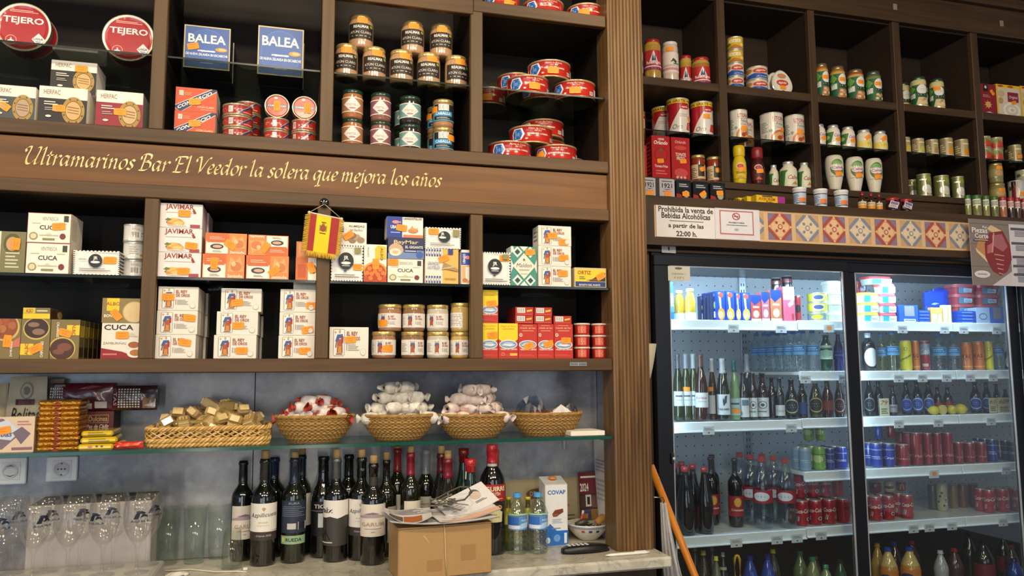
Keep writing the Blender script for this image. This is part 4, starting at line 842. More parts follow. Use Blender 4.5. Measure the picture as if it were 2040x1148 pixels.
# white king cartons
gk = 'white cartons with a playing card king'
XS = (((308, 390), (310, 393), (312, 394)), ((425, 511), (430, 513.5), (438, 520)), ((554, 627.5), (555.5, 628.5), (556.5, 629.5)))
stk = (((.73, .68, -.15), (.80, .70, -.1), (.25, .56, 0)), ((.66, .34, 0), (.52, .40, 0), (.40, .38, .12)), ((.72, .34, 0), (.78, .24, .15), (.88, .30, 0)))
nms = ('stack below the almonds', 'middle stack', 'stack below the flag')
for j in range(3):
    z = ZE
    for k in range(3):
        a, b = XS[j][k]
        z, o, w, h = carton('anchovy_carton', 'white carton with card king, %s of the %s' % (('bottom', 'middle', 'top')[k], nms[j]), 'carton', a, b, 673, z, YE+(.004*k if j == 1 else 0), .055, '#e6dfd2', rey(), gk, [stk[j][k]], h=.0648, rt=[('r', .0, 0, .04, 1, '#cfc8ba')])
        for d in range(0 if j == 2 else (3 if k < 2 or j == 0 else 1)):
            c = copy_one(o, .0003*(d+1)+(.006 if d > 1 else 0), .0575*(d+1), 0, 'white carton, row %s behind the %s king carton of the %s' % (('two', 'three', 'four')[d], ('bottom', 'middle', 'top')[k], nms[j]), True)
carton('anchovy_carton', 'plain white carton lying on the king stack, no print facing out', 'carton', 584, 631, 567, z+.0005, YE+.03, .10, '#e2dbd0', [], None, h=.024)
# bay three, on the glass
zq, o, w, h = carton('fish_carton', 'large square white carton with black stamp edge beside the flag', 'carton', 659, 723.5, 489, ZM, YM, .06, '#e6e2dc', jrb(True), 'white cartons with black stamp edge', [(.86, .40, 0)], rt=strip_)
carton('clam_carton', 'white carton with clams picture behind the flag', 'carton', 671, 731, 443, zq+.0005, YM+.004, .06, '#e6e2d8', [('t', 'ALMEJAS', .38, .76, .92, .88, '#7a6a5a', 'b'), ('t', 'del Pac\u00edfico', .42, .62, .86, .72, '#7a6a5a', 'i'), ('r', -.0, .56, .22, .80, '#2c3a4a'), ('t', 'DANI', .02, .60, .2, .75, '#e8e4da', 'b')]+[('e', x, y, .13, .13, c) for x, y, c in ((.34, .32, '#a88a68'), (.52, .22, '#94765a'), (.66, .36, '#b3977a'), (.8, .24, '#9c8064'), (.52, .42, '#8a6c50'))], None, [(.38, .42, .6)])
carton('octopus_carton', 'upright yellow and red octopus carton with sideways letters', 'carton', 724.5, 770.5, 487.5, ZM, YM, .05, '#e6d8b0', [('r', 0, .42, 1, 1, '#efe9dc'), ('r', 0, 0, 1, .30, '#c4491f'), ('e', .5, .30, .52, .24, '#d9a03a'), ('e', .5, .27, .46, .22, '#b8431c')]+[('e', x, y, .10, .06, '#e07a34') for x, y in ((.25, .36), (.5, .40), (.72, .34), (.35, .22), (.62, .2), (.15, .24), (.85, .24), (.5, .28), (.3, .1), (.7, .1))]+[('p', [(.50, .62), (.48, .9), (.62, .98), (.95, .95), (.98, .62)], '#e6bf2c'), ('t', 'ALBO', .72, .58, .84, .92, '#8a5a1c', 'bV'), ('t', 'PULPO', .14, .66, .22, .92, '#8a8478', 'V')], None, [(.52, .48, 1.57)])
zc_, o, w, h = carton('cockle_carton', 'cream cockle carton with dark capitals under the blue one', 'carton', 771.5, 843.5, 516, ZM, YM, .06, '#e6decb', cuca('BERBERECHOS'), None, [(.15, .84, 0)])
zc_, o, w, h = carton('cockle_carton', 'dark blue cockle carton with open shell picture', 'carton', 772.5, 845, 474, zc_, YM, .06, '#2c3658', [('r', 0, 0, 1, 1, '#27305a'), ('p', [(0, 0), (0, .25), (.45, .45), (1, .40), (1, 0)], '#6f8ab8'), ('t', 'BayMar', .16, .66, .84, .88, '#cfc08a', 'b'), ('t', 'EL GIGANTE', .48, .50, .97, .62, '#e6e2d8', 'b'), ('r', .44, .30, .80, .44, '#1d2650'), ('l', .47, .32, .78, .42, 1, '#cfd6e6'), ('e', .22, .42, .20, .30, '#c9a888'), ('e', .20, .30, .16, .18, '#efdcc4'), ('e', .2, .30, .08, .08, '#d8b48a'), ('e', .88, .2, .10, .16, '#3c5fa8')])
carton('seafood_carton', 'blue and white carton with small fish logo, topmost of its stack', 'carton', 770.5, 843.5, 432.5, zc_, YM, .06, '#e8e4dc', [('r', 0, 0, .42, 1, '#1f3f94'), ('e', .24, .74, .10, .08, '#e08a94'), ('p', [(.32, .74), (.38, .80), (.38, .68)], '#e08a94'), ('t', 'UBAGO', .10, .42, .38, .58, '#eef0f4', 'b'), ('l', .10, .2, .36, .28, 1, '#b9c4e0'), ('t', 'LANGOSTILLOS', .45, .87, .96, .97, '#4a4640', 'b'), ('e', .72, .34, .14, .12, '#c9824a'), ('p', [(.62, .4), (.7, .6), (.74, .4), (.86, .5), (.78, .3)], '#d89a5a'), ('r', .45, 0, 1, .14, '#cf7a4a')], None, [(.40, .46, -.1)], lf=[('r', 0, 0, 1, 1, '#d8d4cc')])
hn, o, w, h = carton('razor_clam_carton', 'cream and yellow carton with blue pattern and razor clams', 'carton', 846.5, 913.5, 496, ZM, YM, .06, '#e9e2d0', [('r', .52, 0, 1, 1, '#e6b45c')]+[('r', .02+.08*k, a, .07+.08*k, b, '#3a4f9c') for k in range(6) for a, b in ((.02, .22), (.78, .98))]+[('p', [(.02+.08*k, .12), (.045+.08*k, .17), (.07+.08*k, .12), (.045+.08*k, .06)], '#e9e2d0') for k in range(6)]+[('p', [(.02+.08*k, .88), (.045+.08*k, .93), (.07+.08*k, .88), (.045+.08*k, .82)], '#e9e2d0') for k in range(6)]+[('t', 'GRANDES', .07, .53, .42, .62, '#5a7ab0', 'i'), ('t', 'HOTELES', .07, .41, .44, .50, '#5a7ab0', 'i'), ('r', .68, .84, .83, 1, '#2c3f80'), ('p', [(.50, .44), (.98, .36), (1, .42), (.56, .62)], '#a88a5c'), ('p', [(.48, .40), (.9, .48), (.9, .53), (.5, .44)], '#c9b08a'), ('t', 'NAVAJAS', .58, .11, .92, .17, '#8a6a3a', 'b')], None, [(.55, .72, .4)])
carton('fish_carton', 'white carton with black stamp edge on the razor clam carton', 'carton', 846, 918, 454, hn, YM+.002, .06, '#e6e2dc', [q if q[0] != 'e' or q[5] != '#1c2226' else ('e', .53, .56, .17, .26, '#1c2226') for q in jrb()]+[('r', .77, .60, .95, .90, '#8d8a55')], 'white cartons with black stamp edge', [(.24, .80, 0)])
carton('seafood_carton', 'narrow upright blue, white and orange carton by the divider', 'carton', 918.5, 944, 498, ZM, YM, .09, '#e6ded2', [('r', 0, .56, 1, .92, '#24409a'), ('e', .5, .78, .25, .05, '#e08a94'), ('t', 'UBAGO', .12, .60, .32, .88, '#e8ecf4', 'bv'), ('r', .06, .05, .94, .54, '#e0a878'), ('r', .35, .12, .75, .5, '#efe6da'), ('e', .3, .12, .2, .06, '#b8763a')])
# bay three, on the board
carton('anchovy_carton', 'large white carton with card king standing alone', 'carton', 655.5, 734.5, 652, ZE, YE, .07, '#e8e0d2', rey(), gk, [(.54, .60, .05)])
zlow = 0
low = ((740, 789, .30, ((.62, .36, 0),)), (798, 845, .65, ()), (849.5, 895, .55, ()), (896.5, 937, .35, ()))
upj = ((753, 801, -.35, ((.40, .30, 0),)), (801.5, 847, -.05, ()), (849.5, 894, -.3, ()), (897, 937, 9, ()))
cont = ('#a87a5c', '#8f6a4c', '#c9bfa8', '#c9a860')
for i in range(4):
    a, b, rt_, st = low[i]
    zlow, o, r = jar('anchovy_jar', 'jar with white card king label, %s from the lone carton, lower row' % ('first', 'second', 'third', 'fourth')[i], 'jar', a, b, 660, ZE, YE+(.012, .008, .004, .012)[i], cont[i], '#c9ad68', '#e6e0d6', tinlabel_rey(), .14, .70, 'jars with white labels and gold lids', st, rt_-.35, lidh=.012, h=.0795, neck=.97, sh=.84)
    a, b, rt_, st = upj[i]
    ops = tinlabel_rey() if rt_ < 5 else [('l', .12, .1, .66, .9, 7, '#a8a298')]
    _, o, r = jar('anchovy_jar', 'jar with white label and gold lid, %s in the upper row' % ('first', 'second', 'third', 'fourth and tallest')[i], 'jar', a, b, 606, zlow+.0005, YE+(.016, .008, .004, .012)[i], cont[i], '#c9ad68', '#e6e0d6', ops, .14, .66, 'jars with white labels and gold lids', st, rt_ if rt_ < 5 else -.15, lidh=.012, h=.0795 if i < 3 else .087, neck=.97, sh=.84, s1=.98 if i < 3 else .62)
# bay four, on the glass
carton('fish_carton', 'square white carton with black stamp edge beside the green salt box', 'carton', 958, 1016.5, 503, ZM, YM, .06, '#e6e2dc', jrb(True), 'white cartons with black stamp edge', [(.80, .82, 0)], rt=strip_, lf=strip_)
def dia(cx, cy, a, b, c): return ('p', [(cx-a, cy), (cx, cy+b), (cx+a, cy), (cx, cy-b)], c)
mal = [('r', 0, 0, 1, 1, '#3f8f80')]+[dia(x, y, .20, .145, '#dfe8e0') for x, y in ((.25, .86), (.75, .86), (.25, .14), (.75, .14))]+[('p', [(0, .32), (0, .68), (.10, .5)], '#dfe8e0'), ('p', [(1, .32), (1, .68), (.90, .5)], '#dfe8e0'), ('p', [(.34, 1), (.66, 1), (.5, .88)], '#dfe8e0'), ('p', [(.34, 0), (.66, 0), (.5, .12)], '#dfe8e0'), ('p', [(.0, .82), (0, 1), (.08, 1), (.12, .9)], '#dfe8e0')]
mal += [dia(.25, .86, .11, .075, '#2a4a48'), dia(.25, .14, .11, .075, '#2a4a48'), dia(.75, .14, .11, .075, '#2a4a48'), dia(.75, .86, .11, .075, '#2a4a48'), dia(.5, .5, .44, .33, '#e9e0cc'), ('t', 'Maldon', .20, .47, .80, .57, '#3a4a46', 'i'), ('l', .30, .37, .70, .43, 1, '#a89a80'), dia(.5, .66, .05, .04, '#5a6a64'), ('l', .36, .28, .64, .32, 1, '#b3a68c')]
carton('salt_box', 'green and white diamond patterned salt box', 'box', 1017.5, 1069.5, 491.5, ZM, YM, .055, '#cfd8d0', mal, None, [(.74, .86, .1)])
z = ZM
for k in range(3):
    z, o, w, h = carton('anchovy_carton', 'white carton with card king, %s of the stack beside the salt box' % ('bottom', 'middle', 'top')[k], 'carton', 1072.5, 1139+k*.3-.6, 531, z, YM, .06, '#e6dfd2', rey(), gk, [((.74, .66, .05), (.76, .42, .1), (.75, .20, .0))[k]]+([(.42, .50, .1)] if k == 2 else []), h=.0632, lf=[('l', .2, .2, .8, .8, 3, '#9c8a7c')])
carton('tuna_carton', 'yellow and blue carton with painted fish by the pillar', 'carton', 1144, 1208, 534, ZM, YM, .07, '#c9b488', [('r', .0, 0, 1, 1, '#cdbb94'), ('r', .03, .02, .97, .92, '#e6c92c'), ('r', .03, .04, .97, .30, '#2a3f7a'), ('t', 'ORTIZ', .10, .66, .52, .85, '#a8321f', 'b'), ('p', [(.45, .32), (.9, .80), (.97, .75), (.97, .32)], '#2f3a34'), ('p', [(.35, .36), (.75, .50), (.85, .36)], '#8a4a2c'), ('l', .15, .40, .34, .58, 2, '#6a6a4a'), ('t', 'BONITO DEL NORTE', .14, .08, .80, .18, '#d8dcea', 'b')], None, [(.82, .58, .5)], lf=[('r', .1, .1, .9, .9, '#b9a67c')])
# bay four, on the board
gy = 'yellow and red fish cartons'; gr = 'red fish cartons standing in front'
zy, o, w, h = carton('fish_carton', 'yellow and red upright carton beside the divider, lower of two', 'carton', 957, 992.5, 644, ZE, YE, .05, '#a8241c', virgen_card(True), gy, [(.68, .66, .1)])
carton('fish_carton', 'yellow and red upright carton beside the divider, upper of two', 'carton', 957.5, 992.6, 578, zy, YE, .05, '#a8241c', virgen_card(True), gy, [(.62, .58, .1)])
carton('fish_carton', 'yellow and red upright carton next to the red ones', 'carton', 993, 1032, 644.5, ZE, YE, .05, '#a8241c', virgen_card(True)+[('r', .58, .08, .96, .15, '#e6b93a'), ('e', .22, .12, .09, .05, '#e07a5a'), ('e', .22, .12, .05, .028, '#c02c20')], gy)
zr = 0
for i, (a, b, s_) in enumerate(((1032.3, 1070.5, (.55, .36, .4)), (1071, 1103.5, (.66, .42, .3)), (1104, 1141.5, (.62, .52, 0)))):
    zr, o, w, h = carton('fish_carton', 'red upright carton with an oval sea picture, %s from the yellow cartons' % ('first', 'second', 'third')[i], 'carton', a, b, 646, ZE, YE, .05, '#a8241c', virgen_card(False), gr, [s_])
end = [('r', 0, 0, 1, 1, '#b5271f'), ('c', .10, .30, .54, .92), ('p', [(.62, .40), (.92, .52), (.92, .74), (.62, .62)], '#e6bf3a'), ('l', .1, .06, .9, .2, 1, '#d86a5a')]
glf = 'red cartons lying on the upright ones'
tops = ((1026, 1062.5), (1064, 1099.5), (1102.5, 1138.5)); zz2 = zr+.0005
for i, (a, b) in enumerate(tops):
    z4, o, w, h = carton('fish_carton', 'red carton lying end on, %s of the first layer' % ('first', 'second', 'third')[i], 'carton', a, b, 630, zr+.0005, YE+.003, .10, '#a8241c', end, glf, h=.0248, lf=[('r', 0, 0, 1, 1, '#7a1a18')])
for i, (a, b) in enumerate(tops[:2]):
    carton('fish_carton', 'red carton lying end on, %s of the top layer' % ('first', 'second')[i], 'carton', a+.5, b+.5, 612, z4+.0003, YE+.006, .10, '#a8241c', end, glf, h=.0252, lf=[('r', 0, 0, 1, 1, '#7a1a18')])
gtb = 'red tubs in two columns'
for c, (a, b) in enumerate(((1142.5, 1176.5), (1177.5, 1210.5))):
    z = ZE
    for k in range(3):
        xc, yc, r, md, hh = cyl_fit(a, b, 690, z, YE+.004+.004*c); hh = .0366; m = MB(); r = min(r, .0262)
        m.lathe([(0, .001), (r*.86, 0), (r*.90, .002), (r*.93, hh-.006), (r*.93, hh-.0055)], 30, '#b32a22'); m.decal(Scone(r*.90, r*.935, hh-.008, .002), [('r', .32, .1, .68, .9, '#d86a52'), ('l', .36, .2, .64, .8, 3, '#efb090'), ('r', .12, .2, .2, .8, '#8f1f1a')], 0, curved=True)
        m.lathe([(r*.93, hh-.006), (r, hh-.0055), (r, hh-.001), (r*.97, hh-.0004), (r*.9, hh-.0008), (0, hh-.0008)], 30, '#e6d3bf')
        tag(m.build('pate_tub', 'gloss_print', None, (xc, yc, z+H), -md), 'small red tub with cream rim, %s in the %s' % (('bottom', 'middle', 'top')[k], ('column by the red cartons', 'column by the pillar')[c]), 'tub', gtb); z += hh+.0003
# ---- hanging flag
fx, fz, fy = PX(646, 408, YL), PZ(646, 408, YL), YL-.012
fl = thing('flag_pennant', 'small red and yellow pennant with gold fringe hanging from a hook', 'flag', (fx, fy, fz+H))
def fp(u, v, dy=0.0): return (PX(u, v, YL)-fx, dy, PZ(u, v, YL)-fz)
m = MB(); m.lathe([(0, -.004), (.012, -.004), (.013, 0), (.011, .003), (0, .004)], 20, '#7a6a58'); m.v = [(x, -z+.002, y+.004) for x, y, z in m.v]; m.tube([(0, -.004, .004), (0, -.010, -.002), (0, -.008, -.006)], .0015, 6, '#b9b2a8'); m.build('suction_hook', 'clear_plastic', fl)
a, b = fp(616, 425), fp(680, 438)
m = MB(); m.tube([a, b], .0022, 8, '#e6dcc2')
for p in (a, b): m.lathe([(0, -.0045), (.0035, -.003), (.0046, 0), (.0035, .003), (0, .0045)], 12, '#e2cf9c', cx=p[0], cy=p[1]); n_ = 12*4; m.v[-(12*3+2):] = [(x, y, z+p[2]) for x, y, z in m.v[-(12*3+2):]]
m.build('rod', 'plastic', fl)
m = MB(); m.tube([a, (0, -.006, -.002), b], .0010, 5, '#c9b890'); m.build('cord', 'matte', fl)
C4 = [fp(619, 427), fp(676, 438.5), fp(668, 509), fp(611, 500)]
def SF(s, t, l):
    x = [(1-s)*(1-t)*C4[3][n]+s*(1-t)*C4[2][n]+s*t*C4[1][n]+(1-s)*t*C4[0][n] for n in range(3)]
    return (x[0], -.0015-l+.0025*math.sin(s*5+t*4)*(1-t), x[2])
m = MB(); NN = 14
for i in range(NN):
    for j in range(NN):
        s0_, s1_, t0_, t1_ = i/NN, (i+1)/NN, j/NN, (j+1)/NN; sm = (s0_+s1_)/2
        m.add([SF(s0_, t0_, 0), SF(s1_, t0_, 0), SF(s1_, t1_, 0), SF(s0_, t1_, 0)], [(0, 1, 2, 3)], '#a02a24' if sm < .25 or sm > .72 else '#f0c818', 0, True)
m.decal(SF, [('e', .47, .66, .10, .09, '#7a4a30'), ('e', .47, .66, .06, .06, '#a8402c'), ('e', .47, .76, .05, .03, '#8a6a2c'), ('r', .35, .58, .385, .74, '#8a7a5a'), ('r', .56, .58, .595, .74, '#8a7a5a'), ('l', .36, .50, .58, .54, 1, '#3a3020'), ('l', .40, .80, .56, .84, 1, '#3a3020')], 0, l0=.0012)
m.build('cloth', 'matte', fl)
m = MB(); rnd.seed(3)
def fr(p, d, n, L):
    for i in range(n):
        q = rnd.random()*.4-.2; b_ = SF(*p(i/(n-1.0)), 0); e = (b_[0]+d[0]*L+(q*L*.5 if d[1] else 0), b_[1]-.001-rnd.random()*.002, b_[2]+(d[1]*L)+(-.3*L+q*L*.6 if d[0] else q*.1*L))
        m.tube([b_, tuple((b_[k]+e[k])/2+(rnd.random()-.5)*.001 for k in range(3)), e], .0008, 4, ('#d8ac28', '#c0921e', '#e6c250')[i % 3])
fr(lambda t: (t, 0), (0, -1), 60, .016); fr(lambda t: (0, t), (-1, 0), 60, .015); fr(lambda t: (1, t), (1, 0), 60, .012)
m.build('fringe', 'matte', fl)
# ================================================================== on the long green edged glass shelf
rnd.seed(11)
def Yb(u, v, z): return depth_on(u, v, z)
YS2 = YL+.03
def bag(name, label, cat, uL, uR, vT, vB, Y, dep, col, ops, mat='gloss_print', grp=None, lean=0.0, bulge=.5, zb=None, topw=1.0, rz=0.0):
    vm = (vT+vB)/2; um = (uL+uR)/2; x0, x1 = PX(uL, vm, Y), PX(uR, vm, Y); zb = PZ(um, vB, Y) if zb is None else zb
    w, h = x1-x0, PZ(um, vT, Y)-zb; m = MB(); N = 10
    def S(s, t, l):
        b = math.sin(math.pi*min(1, max(0, s)))**.6*math.sin(math.pi*min(1, max(0, t)))**.5
        k = 1-(1-topw)*t
        return ((s-.5)*w*k, -dep*bulge*.5*b-l+lean*t*h+.0015*math.sin(s*17+t*9), t*h)
    def B(s, t, l):
        p = S(s, t, 0); b = math.sin(math.pi*s)**.6*math.sin(math.pi*t)**.5
        return (p[0], p[1]+dep*bulge*b+.004, p[2])
    for f, fl_ in ((S, 0), (B, 1)):
        vs = [f(i/N, j/N, 0) for j in range(N+1) for i in range(N+1)]
        fs = [(j*(N+1)+i, j*(N+1)+i+1, (j+1)*(N+1)+i+1, (j+1)*(N+1)+i) for j in range(N) for i in range(N)]
        m.add(vs, fs if not fl_ else [q[::-1] for q in fs], col, 0, True)
    ring = [(i/N, 0) for i in range(N)]+[(1, j/N) for j in range(N)]+[(1-i/N, 1) for i in range(N)]+[(0, 1-j/N) for j in range(N)]
    for a, b in zip(ring, ring[1:]+ring[:1]): m.add([S(*a, 0), S(*b, 0), B(*b, 0), B(*a, 0)], [(3, 2, 1, 0)], col, 0, True)
    m.decal(S, ops, 0, l0=.0025, curved=True)
    return tag(m.build(name, mat, None, ((x0+x1)/2, Y+dep*bulge*.5, zb+H+.0005), rz), label, cat, grp)
bag('biscuit_bag', 'cream paper bag cut by the photo edge behind the chocolate pack', 'bag', -30, 13, 765, 845, YS2+.15, .03, '#b9ab88', [('l', .6, .2, .95, .4, 2, '#5a4a30')], 'printed_card', zb=ZL)
bag('biscuit_bag', 'grey and cream bag with cursive dark lettering and a maroon band', 'bag', 8, 95, 751, 848, YS2+.13, .045, '#bdb49c', [('e', .5, .80, .17, .12, '#8a8478'), ('e', .5, .80, .14, .10, '#b9b2a0'), ('e', .5, .80, .10, .06, '#7a746a'), ('r', .24, .60, .72, .68, '#5a2028'), ('t', 'Bolitas', .14, .36, .86, .56, '#26221e', 'i'), ('t', 'de', .42, .26, .54, .35, '#26221e', 'i'), ('t', 'Coco', .24, .08, .72, .26, '#26221e', 'i')], 'printed_card', zb=ZL, topw=.86)
carton('biscuit_box', 'small pale beige box behind the checkered pack', 'box', 92, 125, 755, ZL, YS2+.20, .03, '#a89c80', [])
ZPK = PZ(195, 820, YS2+.135)+.001
chk = [('r', .01, .05, .24, .95, '#2c2426')]+[('r', .02+.036*i, .08+.1*j, .042+.036*i, .14+.1*j, '#c9c0b6') for i in range(6) for j in range(8)]
bag('biscuit_pack', 'maroon pack with dark checkered end lying behind the gold bars', 'pack', 95, 230, 764, 818, YS2+.13, .05, '#5a2029', chk+[('r', .42, .08, .66, .28, '#9a9a9c'), ('r', .70, .10, .88, .34, '#b3b3b5'), ('p', [(.45, .80), (.65, .92), (.80, .88), (.6, .78)], '#8a4a50'), ('p', [(.68, .52), (.76, .62), (.80, .5)], '#b06a6c')], zb=ZPK)
bag('biscuit_pack', 'maroon pack with checkered clear wrapper next to the basket of gold sweets', 'pack', 222, 312, 769, 816, YS2+.125, .05, '#3f2326', [('r', .02, .1, .10, .9, '#5a2029'), ('t', 'TAS', .03, .2, .11, .75, '#c9b0a8', 'bV')]+[('r', .14+.065*i, .12+.10*j, .18+.065*i, .18+.10*j, '#cfc8c0') for i in range(8) for j in range(8)]+[('r', .70, .1, .98, .5, '#8a6a50'), ('p', [(.72, .2), (.98, .35), (.98, .15)], '#bdbdc0')], zb=ZPK)
carton('chocolate_pack', 'flat beige and brown chocolate pack cut by the photo edge', 'pack', -48, 68.5, 831, ZL, YS2, .03, '#c8a878', [('r', 0, 0, 1, 1, '#cfb184'), ('p', [(0, .95), (.45, .95), (.75, .50), (.45, .08), (0, .30)], '#6a3a28'), ('p', [(.30, .80), (.52, .92), (.76, .60), (.6, .34), (.3, .40)], '#bcc3c6'), ('p', [(.62, .55), (.78, .72), (.94, .52), (.78, .22)], '#5f3426'), ('t', 'bas', .42, .44, .62, .60, '#3a2450', 'bi'), ('r', .62, .06, .98, .14, '#7a3a2c'), ('l', .70, .74, .94, .90, 2, '#a85a30')], None, [(.47, .62, .2)], mat='gloss_print')
z = ZL; gb = 'stack of gold foil wrapped bars'
for k in range(10):
    xc, w, _ = box_fit(70+rnd.random()*3, 155+rnd.random()*3, 860, ZL, YS2); m = MB(); hh = .0128
    m.box(-w/2, w/2, 0, .085, 0, hh*.97, '#b8822c', 0, .004)
    for q in range(7):
        x = -w/2+w*(q+.5)/7; m.tube([(x-.006, -.0008, hh*(.3+.4*rnd.random())), (x+.006, -.0012, hh*(.3+.4*rnd.random()))], .0016, 5, '#d8a848')
    m.decal(Splane(w, hh), [('r', .38, .05, .52, .95, '#8a3a1c')])
    if k == 9: m.box(-w/2, w/2, .002, .083, hh, hh+.001, '#7a5420', 0, .0003)
    tag(m.build('chocolate_bar', 'foil', None, (xc, YS2+rnd.random()*.003, z+H), (rnd.random()-.5)*.05), 'gold foil bar, %s from the top of the gold stack' % ('tenth', 'ninth', 'eighth', 'seventh', 'sixth', 'fifth', 'fourth', 'third', 'second', 'first')[k], 'chocolate bar', gb); z += hh
carton('nougat_box', 'dark maroon box with gold framed lettering behind the yellow packs', 'box', 163, 226, 820, ZL, YS2+.135, .088, '#3c1a1e', [('r', 0, 0, 1, 1, '#5c2229'), ('r', .16, .66, .84, .90, '#a8823c'), ('r', .18, .68, .82, .88, '#5c2229'), ('t', 'Dulcinea', .20, .71, .80, .86, '#d8b878'), ('t', 'Pan de C\u00e1diz', .14, .50, .86, .62, '#e6cfc0', 'bi'), ('t', 'Calidad Suprema', .18, .40, .82, .47, '#d8b0a0', 'i')], tp=None)
z = ZL
for k, (a, b, hh, dy, c) in enumerate(((154, 226, .0165, -.004, '#e6c218'), (160, 233, .017, .0, '#e0bf1c'), (160, 224, .016, .004, '#d8b81c'))):
    xc, w, _ = box_fit(a, b, 880, z, YS2); m = MB()
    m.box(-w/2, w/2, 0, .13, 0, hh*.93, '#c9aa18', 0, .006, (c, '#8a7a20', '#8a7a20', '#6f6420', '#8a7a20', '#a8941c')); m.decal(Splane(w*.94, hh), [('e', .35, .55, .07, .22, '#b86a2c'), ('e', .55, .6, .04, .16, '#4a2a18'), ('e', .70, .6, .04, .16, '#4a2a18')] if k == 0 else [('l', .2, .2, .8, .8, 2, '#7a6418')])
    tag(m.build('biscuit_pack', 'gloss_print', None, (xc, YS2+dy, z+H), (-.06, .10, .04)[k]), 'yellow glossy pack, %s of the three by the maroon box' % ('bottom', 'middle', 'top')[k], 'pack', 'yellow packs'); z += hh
bag('biscuit_pack', 'bright red flat pack between the yellow packs and the rectangular basket', 'pack', 226, 284, 881, 899, YS2+.004, .03, '#c9301c', [('p', [(.1, .3), (.9, .5), (.9, .8), (.2, .7)], '#e0604a')], zb=ZL)
# ---- baskets
def oval_basket(lab, uL, uR, vR, uB0, uB1, first=None):
    yc = YS2+.082; xc = (PX(uL, vR, yc)+PX(uR, vR, yc))/2; rx = (PX(uR, vR, yc)-PX(uL, vR, yc))/2; hz = PZ((uL+uR)/2, vR, yc)-ZL; rb = (PX(uB1, vR, yc)-PX(uB0, vR, yc))/2
    rx *= .985
    if first is not None:
        o = copy_one(first[0], label=lab); o.location = (xc, yc, ZL+H); o.scale = (rx/first[1], 1, hz/first[2]); return o, rx, hz, xc, yc
    t = thing('wicker_basket', lab, 'basket', (xc, yc, ZL+H), 0, 'oval wicker baskets'); m = MB(); ry = .078; n = 34; rows = 15
    def rad(tt): return (rb+(rx-.004-rb)*(1-(1-tt)**1.9))
    for k in range(rows):
        tt = (k+.5)/rows; z = hz*tt*.97; a = rad(tt); b = a*ry/rx; pts = []
        for i in range(n*4):
            th = 2*math.pi*i/(n*4); w_ = .0016*math.cos(n*th/1.0*.5*2+k*math.pi)
            pts.append(((a+w_)*math.sin(th), -(b+w_)*math.cos(th), z))
        m.tube(pts, hz/rows*.50, 5, ('#a8803f', '#937038', '#b8925a')[k % 3], closed=True)
    for i in range(n):
        th = 2*math.pi*i/n; m.tube([(rad(q/6)*math.sin(th), -rad(q/6)*ry/rx*math.cos(th), hz*q/6*.97) for q in range(7)], .0020, 5, '#8a5c26')
    m.lathe([(0, .002)]+[(rad(q/8)-.003, hz*q/8*.97+.002) for q in range(9)], 40, '#6a4720', sy=ry/rx); m.build('basket_body', 'wicker', t)
    m = MB()
    for ph in (0, math.pi/2, math.pi, 3*math.pi/2):
        m.tube([((rx-.003+.0034*math.cos(ph+th*22))*math.sin(th), -(ry-.003+.0034*math.cos(ph+th*22))*math.cos(th), hz+.0034*math.sin(ph+th*22)) for th in (2*math.pi*i/180 for i in range(180))], .0026, 5, ('#b0884a', '#a07a40')[int(ph) % 2], closed=True)
    m.build('rim', 'wicker', t); m = MB()
    for ph in (0, math.pi): m.tube([((rb+.0025*math.cos(ph+th*16))*math.sin(th), -(rb*ry/rx+.0025*math.cos(ph+th*16))*math.cos(th), .0035+.0022*math.sin(ph+th*16)) for th in (2*math.pi*i/120 for i in range(120))], .0024, 5, '#a8742f', closed=True)
    m.build('foot_ring', 'wicker', t)
    return t, rx, hz, xc, yc
spec = (('oval wicker basket of red and white wrapped sweets', 546, 707, 829, 583, 674), ('oval wicker basket heaped with plain white wrapped rolls', 720, 868, 827, 752, 826), ('oval wicker basket of pinkish white wrapped rolls', 870, 1016, 826, 901, 988), ('oval wicker basket with crumpled film and folded paper, nearest the pillar', 1017, 1158, 823, 1052, 1131))
bk = []
for q in spec: bk.append(oval_basket(*q, first=bk[0] if bk else None))
# rolled sweets in twisted paper
def roll_mesh(cols, band=None):
    m = MB(); L, r = .030, .0135; n = 16; pr = []
    for x, rr in ((-2.0, .9), (-1.75, .62), (-1.45, .25), (-1.25, .55), (-1.0, .88), (-.5, 1.02), (0, 1.04), (.5, 1.0), (1.0, .88), (1.25, .5), (1.45, .25), (1.75, .66), (2.0, .95)):
        pr.append((x*L*.62, rr*r))
    vs = []
    for i, (x, rr) in enumerate(pr):
        for k in range(n):
            w_ = rr*(1+.05*math.sin(5*k*2*math.pi/n+i)+(.18*math.sin(3*k*2*math.pi/n+i) if i in (0, 1, 11, 12) else 0)); a = 2*math.pi*k/n
            vs.append((x, w_*math.cos(a)*(.55 if i in (0, 12) else 1), w_*math.sin(a)))
    fs = []; cl = []
    for i in range(len(pr)-1):
        for k in range(n):
            fs.append((i*n+k, i*n+(k+1) % n, (i+1)*n+(k+1) % n, (i+1)*n+k)); cl.append(cols[2] if i in (0, 1, 2, 9, 10, 11) else cols[(i+k//3) % 2])
    m.add(vs, fs, cl, 0, True)
    m.add([(-.012, -.0139, -.004), (.012, -.0139, -.004), (.012, -.0142, .004), (-.012, -.0142, .004)], [(0, 1, 2, 3)], cols[3], 0)
    return m
